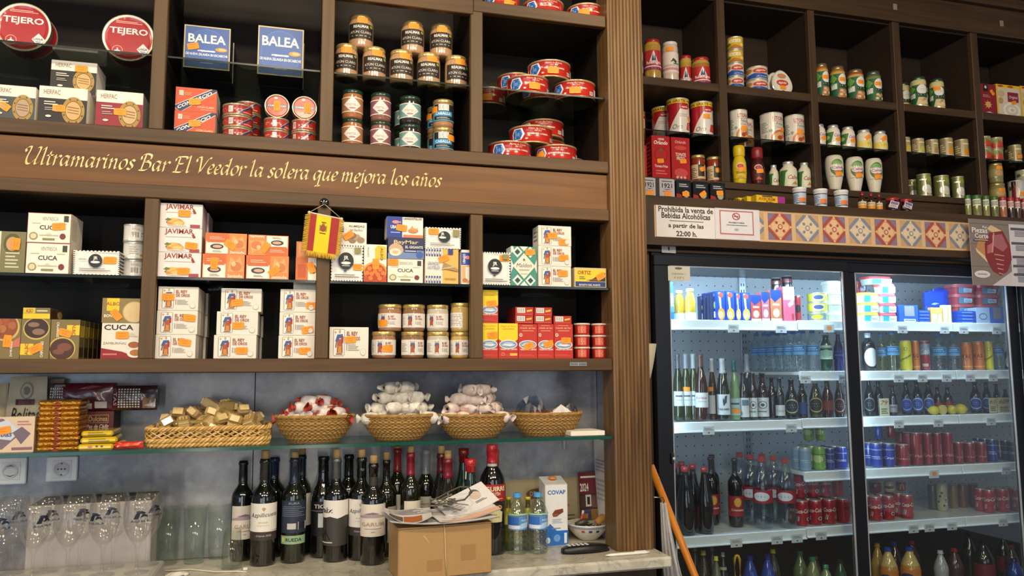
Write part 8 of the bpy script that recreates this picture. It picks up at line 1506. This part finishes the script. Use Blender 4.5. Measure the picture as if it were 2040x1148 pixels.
fbx('cheese_carton', 'blue carton with grey window at the end of the top shelf', 'carton', 1973, 2000, 612, F1, '#2a56b0', [('r', 0, 0, 1, 1, '#3a66b8'), ('r', .2, .3, .8, .95, '#8a8088')], .05, YG-.002)
# --- second shelf
wl = (.41, .64, 0.0, 1.0, '#6aa8d8', [('r', .15, .3, .85, .9, '#2f7ac0'), ('l', .2, .4, .8, .8, 2, '#b9d8ee')])
for i, (a, b) in enumerate(((1578, 1605), (1606, 1632.5))):
    _, o, r = bottle('water_bottle', 'front clear water bottle on the second shelf, %s from the mullion side' % ('second column', 'first column')[i], 'bottle', a, b, 657.5, F2, YG, WATER, '#f4fafd', 'clear_plastic', cap=('#3a8ad0', .935), capname='cap', lab=wl, grp='water bottles on the second shelf'); behind(o, 5, .066, 'water bottle in the %s column behind the front one' % ('second', 'first')[i])
can_ = 0
bottle('tonic_bottle', 'green glass bottle with pale label on the second shelf', 'bottle', 1634, 1658.5, 668, F2, YG, [(0, .01), (.9, 0), (1, .03), (1, .62), (.9, .74), (.6, .85), (.48, .92), (.48, 1), (0, 1)], '#1c4a34', cap=('#3a5a4c', .94), capname='cap', lab=(.34, .72, .05, .95, '#cfe2d8', [('e', .5, .4, .3, .3, '#9ac4a8'), ('l', .2, .7, .8, .9, 1, '#5a8a70')]))
bottle('tonic_bottle', 'dark blue glass bottle by the mullion on the second shelf', 'bottle', 1660, 1681, 661, F2, YG, BEER, '#16246a', cap=('#a8b4c8', .93), capname='cap', lab=(.3, .62, .0, 1, '#1c2a78', [('l', .2, .2, .8, .8, 2, '#5a6ab8')]))
WH = [(0, .01), (.9, 0), (1, .02), (1, .68), (.9, .76), (.55, .82), (.42, .86), (.42, 1), (0, 1)]
bottle('spirit_bottle', 'dark bottle with round white label and white top on the second shelf', 'bottle', 1716, 1744, 664, F2, YG, WH, '#14141a', cap=('#cfd4d8', .88), capname='cap', lab=(.08, .66, .3, 1, '#14141a', [('e', .5, .5, .5, .42, '#dfe2e2')]))
for i, (a, b, t, lab, c) in enumerate(((1747, 1766, 667, 'beside the dark spirit bottle, set back', '#eef5d8'), (1765, 1793, 662, 'in front of the yellow can', '#f0f6dc'), (1854, 1886.5, 665, 'beside the cola can', '#eef6fa'), (1887, 1913, 666, 'beside the dark orange can', '#eef6fa'), (1978, 2000, 666, 'at the far end', '#e8f4f5'))):
    bottle('water_bottle', 'clear water bottle on the second shelf, '+lab, 'bottle', a, b, t, F2, YG+(.03 if i == 0 else 0), WATER, c, 'clear_plastic', cap=('#3a8ad0', .935), capname='cap', lab=wl, grp='water bottles behind the second door')
schw = [('r', 0, 0, 1, 1, '#d8cc2a'), ('t', 'Schweppes', .12, .22, .80, .36, '#3a4a2c', 'bi', .25), ('e', .5, .78, .09, .06, '#8a3a2c'), ('e', .5, .78, .06, .04, '#efe6a8')]
kas = [('r', 0, 0, 1, 1, '#d0742c'), ('t', 'KAS', .24, .44, .72, .60, '#6a2a1c', 'b'), ('l', .3, .34, .7, .40, 1, '#6a2a1c'), ('r', 0, .05, 1, .1, '#e6a05a')]
cola = [('r', 0, 0, 1, 1, '#a81c24'), ('t', 'Coca-Cola', .10, .52, .92, .74, '#e6dcd8', 'bi', .06), ('e', .82, .24, .11, .09, '#e0d6d2'), ('e', .82, .24, .07, .06, '#3a3a3a'), ('p', [(.16, .14), (.24, .40), (.34, .36), (.3, .12)], '#d8cec8'), ('p', [(.2, .16), (.28, .40), (.3, .36), (.24, .14)], '#2a1a1a')]
sh = [(1793, 1817, 678, '#d8cc2a', schw, 'yellow tonic can beside the orange one'), (1817.5, 1832, 679, '#d0742c', kas, 'slim orange can beside the yellow tonic'), (1833, 1853, 679, '#a03a40', [('r', 0, .55, 1, 1, '#8aa0b8'), ('t', 'Cola', .15, .55, .85, .78, '#e6dcd8', 'bi', .06), ('r', .3, .08, .7, .2, '#c9b0b0')], 'red and silver cola can beside the water bottles'), (1915, 1937, 682, '#c4702c', kas, 'dark orange can beside the water bottles'), (1937.5, 1961, 680, '#d0742c', kas, 'orange can between the dark orange and the yellow can'), (1961.5, 1979, 680, '#cfc42a', schw, 'yellow tonic can near the far end')]
for a, b, t, c, ops, lab in sh: can('drink_can', lab+' on the second shelf', 'can', a, b, t, F2, YG, c, ops, 'cans on the second shelf')
bottle('spirit_bottle', 'dark bottle with pale oval label at the end of the second shelf', 'bottle', 2001, 2020, 690, F2, YG, WH, '#1a1c24', lab=(.1, .6, .1, .9, '#1a1c24', [('e', .5, .5, .45, .42, '#b9c0c8')]))
# --- third shelf
gw2 = 'chilled bottles on the third shelf'
def fw(desc, a, b, t, z, glass, prof=BURG, Y=YG, name='wine_bottle', mat='dark_glass', **k): return bottle(name, desc, 'bottle', a, b, t, z, Y, prof, glass, mat, grp=k.pop('grp', gw2), n=22, **k)
wlb = lambda tx, c: [('t', tx, .12, .58, .88, .74, c, 'i') if tx else ('l', .2, .55, .8, .8, 1, c), ('l', .25, .36, .75, .44, 1, '#8a8a90')]
for i, (a, b, t, c, cp) in enumerate(((1340, 1362, 706, '#2a3018', '#55595e'), (1356, 1378, 706, '#3a3c1c', '#8f9498'), (1371, 1393, 706, '#3a4020', '#a8adb0'))):
    fw('white wine bottle with %s capsule, %s from the door edge' % (('dark grey', 'silver', 'pale silver')[i], ORD[i]), a, b, t, F3, c, Y=YG+.04, cap=(cp, .78), lab=(.22, .44, .2, .9, '#cfd4da', wlb('', '#5a5a60')), st=[(.5, .47, 0)] if i == 1 else ())
fw('sherry bottle with brown capsule and white label with red script', 1384, 1410, 706, F3, '#3a1f14', cap=('#6a4a40', .80), lab=(.20, .42, .1, .95, '#d8d8da', wlb('Solear', '#a8433a')))
fw('slim amber bottle with pale capsule behind the script label', 1410, 1428, 715, F3, '#4a2f16', Y=YG+.05, cap=('#c9cfd4', .78), lab=(.1, .4, .2, .7, '#c9ced4', []), st=[(.3, .5, 0)])
fw('green black wine bottle with large white label and swallow mark', 1427, 1453, 715, F3, '#1f2414', cap=('#c4cacf', .76), lab=(.09, .42, .05, .97, '#d4dae0', [('p', [(.5, .45), (.58, .9), (.72, .95), (.68, .6)], '#3a4a4c'), ('p', [(.46, .7), (.52, .85), (.58, .5), (.5, .42)], '#3a4a4c'), ('t', 'TARAMES', .2, .22, .85, .32, '#4a5054', 'b')]))
fw('pale green wine bottle with teal capsule and sticker', 1453, 1474, 718, F3, '#7a9a6a', mat='glassy', Y=YG+.01, cap=('#1f6a64', .80), lab=(.08, .36, .05, .95, '#a8c4c4', wlb('', '#3a5a6a')), st=[(.55, .15, 0)])
fw('clear bottle with silver neck set far back on the third shelf', 1478, 1500, 706, F3, '#b9c4ca', mat='clear_plastic', Y=YG+.2, cap=('#a8b4bc', .70))
for i, (a, b, t, lb, c) in enumerate(((1473, 1491.5, 744, 'white label with bar code', '#241410'), (1492, 1508, 744, 'its label hidden', '#2a1610'), (1507, 1531, 744, 'wide white label with green flower', '#241410'))):
    _, o, r = fw('brown beer bottle with black cap, '+lb, a, b, t, F3, c, BEER, name='beer_bottle', cap=('#16161a', .955), capname='cap', lab=(.06, .47, 0, 1, '#cfd2d4', [('e', .5, .62, .24, .2, '#3a4a44'), ('e', .5, .62, .2, .165, '#cfd2d4'), ('e', .5, .62, .1, .08, '#3a4a44'), ('l', .15, .2, .7, .34, 1, '#5a8a5a'), ('c', .04, .1, .14, .4)] if i else [('r', .1, .1, .3, .9, '#b9bcbe'), ('c', .2, .08, .4, .3), ('r', .35, .6, .85, .9, '#5a7a84')]), grp='brown beer bottles'); behind(o, 2, .075, 'brown beer bottle behind the one with '+lb)
blm = lambda c, e: (.10, .5, 0, 1, c, [('e', .5, .55, .40, .45, e), ('e', .5, .55, .34, .38, c), ('l', .3, .4, .7, .7, 2, e)])
for i, (a, b, t, c, l) in enumerate(((1528, 1548, 753, '#1c1210', None), (1544, 1563, 754, '#1a1614', (.08, .34, .1, .9, '#c9c9c8', [('t', 'Cava', .2, .35, .8, .6, '#7a7a74', 'i')])), (1564, 1590, 757, '#16120e', blm('#1f2a3a', '#b9b07a')), (1588, 1608, 757, '#241a12', (.1, .4, .1, .8, '#2a4a8a', [])), (1612, 1638, 752, '#3a3a1c', blm('#20201c', '#b9a86a')), (1637, 1660, 756, '#3a1a14', (.2, .45, .1, .9, '#8a3a30', [])), (1662, 1682, 756, '#2a120e', blm('#4a1a18', '#b0a080')))):
    fw('dark bottle on the third shelf, %s after the white labelled beers' % ORD[i], a, b, t, F3, c, BEER if i != 4 else BURG, name='beer_bottle', Y=YG+(.03 if i in (0, 3) else 0), cap=('#1c1a1a', .95) if i != 4 else ('#c9c4a0', .85), capname='cap', lab=l, grp='dark bottles on the third shelf')
for i, (a, b, t, c, l, lb) in enumerate(((1722, 1742, 756, '#181a1c', blm('#20262c', '#8a94a0'), 'by the mullion'), (1741, 1760, 760, '#1c1614', None, 'half behind the price card'), (1771, 1787, 768, '#1a1a1c', (.1, .36, .1, .9, '#9a9a98', wlb('', '#3a3a3a')), 'short with a grey label'), (1796, 1816, 762, '#141210', blm('#2446a0', '#8aa0d8'), 'blue label, first'), (1817, 1838, 760, '#1a120e', blm('#2a56b8', '#c9d4ea'), 'blue label, second'), (1840, 1860, 760, '#1a120e', blm('#2a56b8', '#c9d4ea'), 'blue label, third'), (1859, 1878, 772, '#2a1410', (.1, .42, 0, 1, '#a8302c', []), 'red label, first'), (1878, 1899, 772, '#2a1410', (.1, .46, 0, 1, '#8a3a30', [('l', .2, .3, .8, .7, 3, '#c98a70')]), 'red label, second'), (1932, 1955, 762, '#10141c', blm('#2446a0', '#b9c9ea'), 'blue label beyond the lemons, first'), (1956, 1976, 762, '#10141c', blm('#2446a0', '#b9c9ea'), 'blue label beyond the lemons, second'), (1978, 1994, 766, '#14161c', None, 'dark beyond the lemons'), (1994, 2014, 776, '#14161c', None, 'dark behind the far price card'))):
    fw('chilled beer bottle behind the second door, '+lb, a, b, t, F3, c, BEER, name='beer_bottle', Y=YG+(.075 if l is None else .052), cap=('#24344a' if 'blue' in lb else '#2a1c18', .955), capname='cap', lab=l, grp='beers behind the second door')
def card(lab, a, b, t, bt, tx):
    o = sheet('price_card', lab, 'card', a, b, t, bt, YG-.006, '#d4cfa8', [('t', tx, .12, .62, .88, .88, '#8a3a2c', 'i'), ('l', .15, .1, .85, .45, 3, '#4a5a44')]); return o
card('cream price card with handwritten red 79 on the third shelf', 1752, 1771, 794, 829, '79'); card('cream price card with red handwriting at the end of the third shelf', 1987, 2014, 792, 824, '609'); card('grey price card beside the cream one at the end of the third shelf', 1970, 1986, 793, 823, '60')
gl2 = 'lemons on the third shelf'
for i, (u, w_, cut) in enumerate(((1869, 17, 0), (1887, 18, 1), (1905, 17, 0), (1924, 19, 0))):
    Y = YI+.014; x = PX(u, 822, Y); r = (PX(u+w_/2, 822, Y)-PX(u-w_/2, 822, Y))/2; m = MB()
    pr = [(0, -1.15*r), (.12*r, -1.08*r), (.35*r, -.94*r), (.70*r, -.62*r), (.86*r, -.25*r), (.88*r, .15*r), (.74*r, .55*r), (.42*r, .88*r), (.2*r, 1.02*r), (.14*r, 1.15*r), (0, 1.2*r)]
    if cut: pr = pr[:6]+[(.84*r, .16*r), (.80*r, .17*r), (0, .17*r)]
    m.lathe(pr, 20, '#d8c63c', cols=['#d8c63c']*len(pr[:-1]) if not cut else ['#d8c63c']*5+['#e6dfa8', '#e6dfa8', '#dcd27a'])
    o = m.build('lemon', 'plastic', None, (x, Y+r, F3+H+r*.89+.001), (.9, .0, -.7, 1.2)[i], 1.5708); tag(o, ('whole lemon by the red labelled beers', 'cut lemon half showing its face', 'whole lemon after the cut half', 'whole lemon at the end of the four')[i], 'lemon', gl2)
# --- fourth shelf
def cans(z, rows, grp, where):
    for i, (a, b, t, c, ops, lab, n) in enumerate(rows):
        _, o, r = can('drink_can', lab+' '+where, 'can', a, b, t, z, YG, c, ops, grp)
        for k in range(n): copy_one(o, 0, (2*r+.002)*(k+1), 0, 'can, row %s behind the %s %s' % (('two', 'three', 'four')[k], lab, where))
blu = lambda tx, c='#243a98': [('r', 0, 0, 1, 1, c), ('t', tx, .2, .3, .8, .46, '#c9d0e6', 'b') if tx else ('l', .2, .3, .8, .5, 2, '#c9d0e6'), ('r', 0, .8, 1, .86, '#8a98c8')]
red = lambda tx: [('r', 0, 0, 1, 1, '#8f1f24'), ('t', tx, .1, .22, .9, .34, '#c9a09a', 'b') if tx else ('l', .1, .22, .9, .4, 1, '#c9a09a'), ('r', .7, .2, .82, .7, '#b06a64')]
gre = [('r', 0, 0, 1, 1, '#7ab03a'), ('e', .4, .5, .3, .2, '#c9d88a'), ('c', .7, .3, .85, .6), ('r', 0, .75, 1, .8, '#3a7a2c')]
W4 = 'on the fourth shelf'
cans(F4, [(1592, 1616, 890, '#8fb0c9', blu('', '#7aa0c0'), 'pale blue can by the shelf end', 1), (1619.5, 1645, 889, '#7ab03a', gre, 'bright green can with bar code', 2), (1646, 1662.5, 892, '#2a3a90', blu(''), 'violet blue can between green and blue', 2), (1664, 1688, 889, '#1f3a90', blu('AQUARIUS'), 'blue sports drink can by the mullion', 2),
 (1735, 1758, 882, '#2a4a9c', blu(''), 'blue can first past the mullion', 2), (1759.5, 1783, 882, '#24387c', blu('Cruz'), 'dark blue can with script', 2), (1786.5, 1813, 884, '#8f1f24', red(''), 'short red can with grey code', 2), (1815, 1838, 861, '#8a2428', red('Cruz'), 'first tall red can', 2), (1839, 1858, 862, '#8a2428', red('Cruz'), 'second tall red can', 2), (1859, 1877, 862, '#7f1f24', red('Cruz'), 'third tall red can', 2), (1878, 1899.5, 861, '#8a2428', red('Cruz'), 'fourth tall red can', 2),
 (1901, 1919, 880, '#8f1f24', red('Cruz'), 'red can past the shelf joint', 2), (1921, 1943, 881, '#8a1c22', red('Cruz'), 'red can before the grey coded one', 2), (1944.5, 1966.5, 880, '#8f2428', red('Cruz'), 'red can with grey code strip', 2), (1967.5, 1987, 874, '#1c3a84', blu(''), 'blue can after the reds', 2), (2009, 2026, 878, '#2a3a5c', blu('', '#2a3a5c'), 'steel blue can at the far end', 2)], 'cans on the fourth shelf', W4)
for i, (a, b, t, c) in enumerate(((1600, 1622, 842, '#7ab03a'), (1624, 1644, 842, '#7ab03a'), (1742, 1758, 848, '#2a4a9c'), (1766, 1783, 846, '#8f1f24'))):
    xc, yc, r, md, hh = cyl_fit(a, b, t, F4+.125, YG+.06); can('drink_can', 'can stacked on the second row of the fourth shelf, %s along' % ORD[i], 'can', a, b, t, F4+.1215, YG+.073, c, gre if i < 2 else [], 'upper cans on the fourth shelf')
# --- fifth shelf
for i, (a, b, t, lb) in enumerate(((1347, 1385.5, 928, 'nearest the door edge'), (1387.5, 1421, 929, 'next along'))):
    _, o, r = bottle('cola_bottle', 'tall dark cola glass bottle with red cap, '+lb, 'bottle', a, b, t, F5, YG-.005, [(0, .01), (.9, 0), (1, .02), (1, .42), (.94, .52), (.72, .66), (.5, .78), (.38, .88), (.36, .93), (.40, .935), (.40, 1), (0, 1)], '#160c0a', cap=('#a82a2c', .925), capname='cap', lab=(.12, .40, .0, .25, '#6a2a2c', []) if i else None, grp='cola glass bottles'); behind(o, 2, .10, 'cola glass bottle behind the one '+lb)
_, o, r = fw('large dark beer bottle with red label on the fifth shelf', 1450, 1480, 912, F5, '#120c0a', BORD, Y=YG+.08, name='beer_bottle', lab=(.15, .45, .0, 1, '#a02428', [('t', 'Cruzcampo', .3, .24, .98, .38, '#efe0c8', 'b'), ('e', .6, .7, .16, .22, '#d8a83a'), ('c', .04, .04, .2, .3)]), cap=('#3a1a18', .95), capname='cap', grp='large beers on the fifth shelf')
copy_one(o, -.075, .075, 0, 'large dark beer bottle with red label standing behind its twin'); copy_one(o, -.02, .16, 0, 'large dark beer bottle far back on the fifth shelf')
for i, (a, b, t, lb) in enumerate(((1499, 1540, 909, 'beside the beer'), (1546, 1586.5, 912, 'beside the cola cans'))):
    _, o, r = bottle('water_bottle', 'large clear water bottle with red cap and red label, '+lb, 'bottle', a, b, t, F5, YG-.01 if i else YG, SODA, '#e6eef2', 'clear_plastic', cap=('#c0342c', .938), capname='cap', lab=(.36, .545, 0, 1, '#a8283a', [('e', .45, .5, .28, .34, '#e0e4ec'), ('l', .22, .36, .68, .62, 1, '#2a66a8')]), grp='large water bottles'); behind(o, 2, .094, 'large water bottle behind the one '+lb, .004)
def colarow(z, spans, n, wh, t0, Y=YG):
    for i, (a, b, t) in enumerate(spans):
        ops = cola if i % 4 != 3 else [('r', 0, 0, 1, 1, '#a81c24'), ('t', 'Cola', .3, .6, .7, .8, '#3a1a1a', 'bi')]
        _, o, r = can('cola_can', 'red cola can %s, %s along' % (wh, ORD[i]), 'can', a, b, t, z, Y, '#a81c24', ops, 'red cola cans', rot=(.1, -.3, .35, .6)[i % 4], h=.108)
        for k in range(n): copy_one(o, 0, (2*r+.0015)*(k+1), 0, 'red cola can %s, row %s behind number %s' % (wh, ('two', 'three')[k], ORD[i]))
colarow(F5, ((1584.5, 1611, 998), (1612, 1638.5, 998), (1639, 1666, 998), (1668, 1693, 993)), 1, 'on the fifth shelf before the mullion', 998)
colarow(F5+.1095, ((1582, 1606, 960), (1607, 1632, 960), (1633, 1656, 960), (1657, 1680, 960)), 0, 'stacked on top before the mullion', 960, YG+.045)
colarow(F5, ((1732, 1758, 993), (1759, 1783, 992), (1795, 1820.5, 990)), 2, 'on the fifth shelf past the mullion', 993)
colarow(F5, ((1959, 1983, 978), (1985, 2012, 978), (2013.5, 2036, 978)), 1, 'at the far end of the fifth shelf', 978)
can('drink_can', 'pale cream can with black specks standing alone at the back of the fifth shelf', 'can', 1865, 1888, 960, F5, YG+.11, '#b9b48a', [('e', x, y, .06, .05, '#3a3a34') for x, y in ((.3, .3), (.5, .7), (.7, .4), (.4, .55), (.6, .15))]+[('c', .66, .2, .8, .5)])
for i, (a, b, c) in enumerate(((1848, 1868, '#4a4a44'), (1890, 1908, '#8a7248'), (1908, 1928, '#7a4a34'), (1928, 1950, '#6a2a28'))): can('drink_can', ('dim grey green can beside the cream one', 'tan can after the cream one', 'brown red can after the tan one', 'deep red can before the cola cans')[i]+' at the back of the fifth shelf', 'can', a, b, 962, F5, YG+.15, c, [], 'dim cans at the back')
for i, (a, b, c) in enumerate(((1730, 1756, '#6a1c20'), (1760, 1783, '#b9b08a'), (1785, 1806, '#7a3a34'))): can('drink_can', ('dark red can', 'cream and black can', 'striped red can')[i]+' stacked high behind the cola cans past the mullion', 'can', a, b, 957, F5+.1095, YG+.075, c, [('p', [(.1, .4), (.5, .2), (.9, .4), (.5, .5)], '#1c1a1a'), ('e', .5, .6, .3, .1, '#1c1a1a')] if i == 1 else [('r', x, .0, x+.08, 1, '#b98a70') for x in (.2, .4, .6, .8)] if i == 2 else [], 'high cans past the mullion')
# --- bottom of the fridge
def soda(lab, a, b, t, glass, cap, lab_=None, top=None, Y=YG-.01, name='soda_bottle', mat='clear_plastic', prof=SODA, h=.33, grp='bottles at the bottom of the fridge'):
    a_, b_2 = a, b; xc, yc, r, md, hh = cyl_fit(a, b, t, zdk, Y)
    return bottle(name, lab, 'bottle', a_, b_2, t, zdk, Y, prof, glass, mat, cap=(cap, .938), capname='cap', lab=lab_, topcol=top, n=22, grp=grp)
B0 = 'at the bottom of the fridge'
orl = (.30, .62, 0, 1, '#e0842c', [('e', .4, .5, .25, .3, '#2a3a6a'), ('r', .6, .3, .9, .7, '#e6a85a')])
for i, (a, b, t, c, cp, top, lb, md_) in enumerate(((1752, 1791, 1087, '#d8902c', '#2a4ab8', ('#e0c478', .72), 'orange soda bottle with blue cap', 'glassy'), (1793, 1836, 1086, '#dc942c', '#2a4ab8', ('#e0c478', .72), 'larger orange soda bottle with blue cap', 'glassy'))):
    soda(lb+' '+B0, a, b, t, c, cp, orl, top, mat=md_)
rows = [(1735, 1765, 1080, '#d8b03c', '#c9a83a', 0.09, 'dim yellow soda bottle by the mullion'), (1768, 1800, 1077, '#3a1c18', '#2a4ab8', .10, 'dark bottle with blue cap behind the orange ones'), (1800, 1836, 1074, '#4a241c', '#c0342c', .11, 'dark bottle with red cap behind the orange ones'),
 (1860, 1892, 1094, '#b9bcc0', '#d8d8d8', 0, 'clear bottle with white cap'), (1885, 1922, 1089, '#4a3034', '#a82a30', .01, 'dark bottle with red cap before the black ones'), (1915, 1950, 1062, '#1c1c1e', '#1c1c1e', .06, 'black soda bottle with long sloping neck'), (1938, 1984, 1070, '#141c18', '#1c1c1e', .0, 'large green black bottle with maroon label'), (1985, 2016, 1068, '#1c1c1e', '#1c1c1e', .05, 'black soda bottle next to the maroon label'), (2003, 2032, 1082, '#5a4a50', '#b0343a', .03, 'bottle with red cap by the far edge'), (2004, 2042, 1106, '#2a4a9c', '#1f2f6a', -.02, 'blue bottle with dark blue cap at the far edge'),
 (1390, 1416, 1095, '#3a3418', '#c9c05a', .03, 'narrow bottle with dull yellow cap'), (1417, 1440, 1106, '#6a6a50', '#d8d83a', -.01, 'clear narrow bottle with bright yellow cap'), (1376, 1396, 1088, '#2a2a20', '#8a8a4a', .1, 'dim bottle with olive cap'), (1432, 1452, 1100, '#1a1a1a', '#8f9498', .0, 'black bottle with grey cap and cream label'), (1410, 1430, 1088, '#2a2a24', '#7a7c80', .12, 'dim bottle with grey cap'),
 (1479, 1513, 1104, '#2446b0', '#1c2a80', -.01, 'blue sports drink bottle, nearer the yellow loop'), (1515, 1547, 1102, '#2446b0', '#1c2a80', -.005, 'blue sports drink bottle, second'), (1528, 1556, 1092, '#3a3420', '#c9b82c', .05, 'dark bottle with yellow cap behind the blue ones'), (1580, 1612, 1103, '#6a7a50', '#2a7a4c', .03, 'pale green bottle with green cap, first'), (1604, 1638, 1108, '#8a9468', '#2f8a50', .0, 'pale green bottle with green cap, second'), (1631, 1663, 1116, '#7a8a58', '#2a7a4c', -.02, 'pale green bottle with green cap, third'), (1662, 1690, 1112, '#2a5a34', '#16301e', .0, 'dark green bottle by the mullion'), (1612, 1640, 1106, '#5a3a30', '#b0343a', .12, 'dim bottle with red cap behind the green ones')]
for a, b, t, c, cp, dy, lb in rows:
    l = (.3, .6, 0, 1, '#7a2030', []) if 'maroon' in lb else ((.35, .7, 0, 1, '#2a50b8', [('t', 'AQUARIUS', .15, .4, .85, .6, '#c9d4f0', 'b')]) if 'sports' in lb else ((.45, .8, 0, 1, '#b9b49a', []) if 'cream' in lb else None))
    soda(lb+' '+B0, a, b, t, c, cp, l, None, YG-.005+dy, mat='glassy')
relax([q for q in BT if q[0].name.startswith('soda')], YI-.03, YBW-.03)
m = MB(); xq = PX(1466, 1120, YG-.02); zq = PZ(1466, 1101, YG)-.012
m.tube([(0, 0, -.20), (0, 0, -.1), (-.011, 0, -.09), (-.011, 0, -.01), (-.006, 0, .004), (0, 0, .008), (.006, 0, .004), (.011, 0, -.01), (.011, 0, -.09), (0, 0, -.1)], .0055, 8, '#dcae2c'); zb_ = zdk+.001-zq; m.lathe([(0, zb_), (.02, zb_), (.022, zb_+.01), (.022, -.16), (.012, -.10), (0, -.10)], 20, '#d8a828')
tag(m.build('lemon_juice_bottle', 'plastic', None, (xq, YG-.03, zq+H), -.3), 'yellow bottle with tall loop handle at the bottom of the fridge', 'bottle')
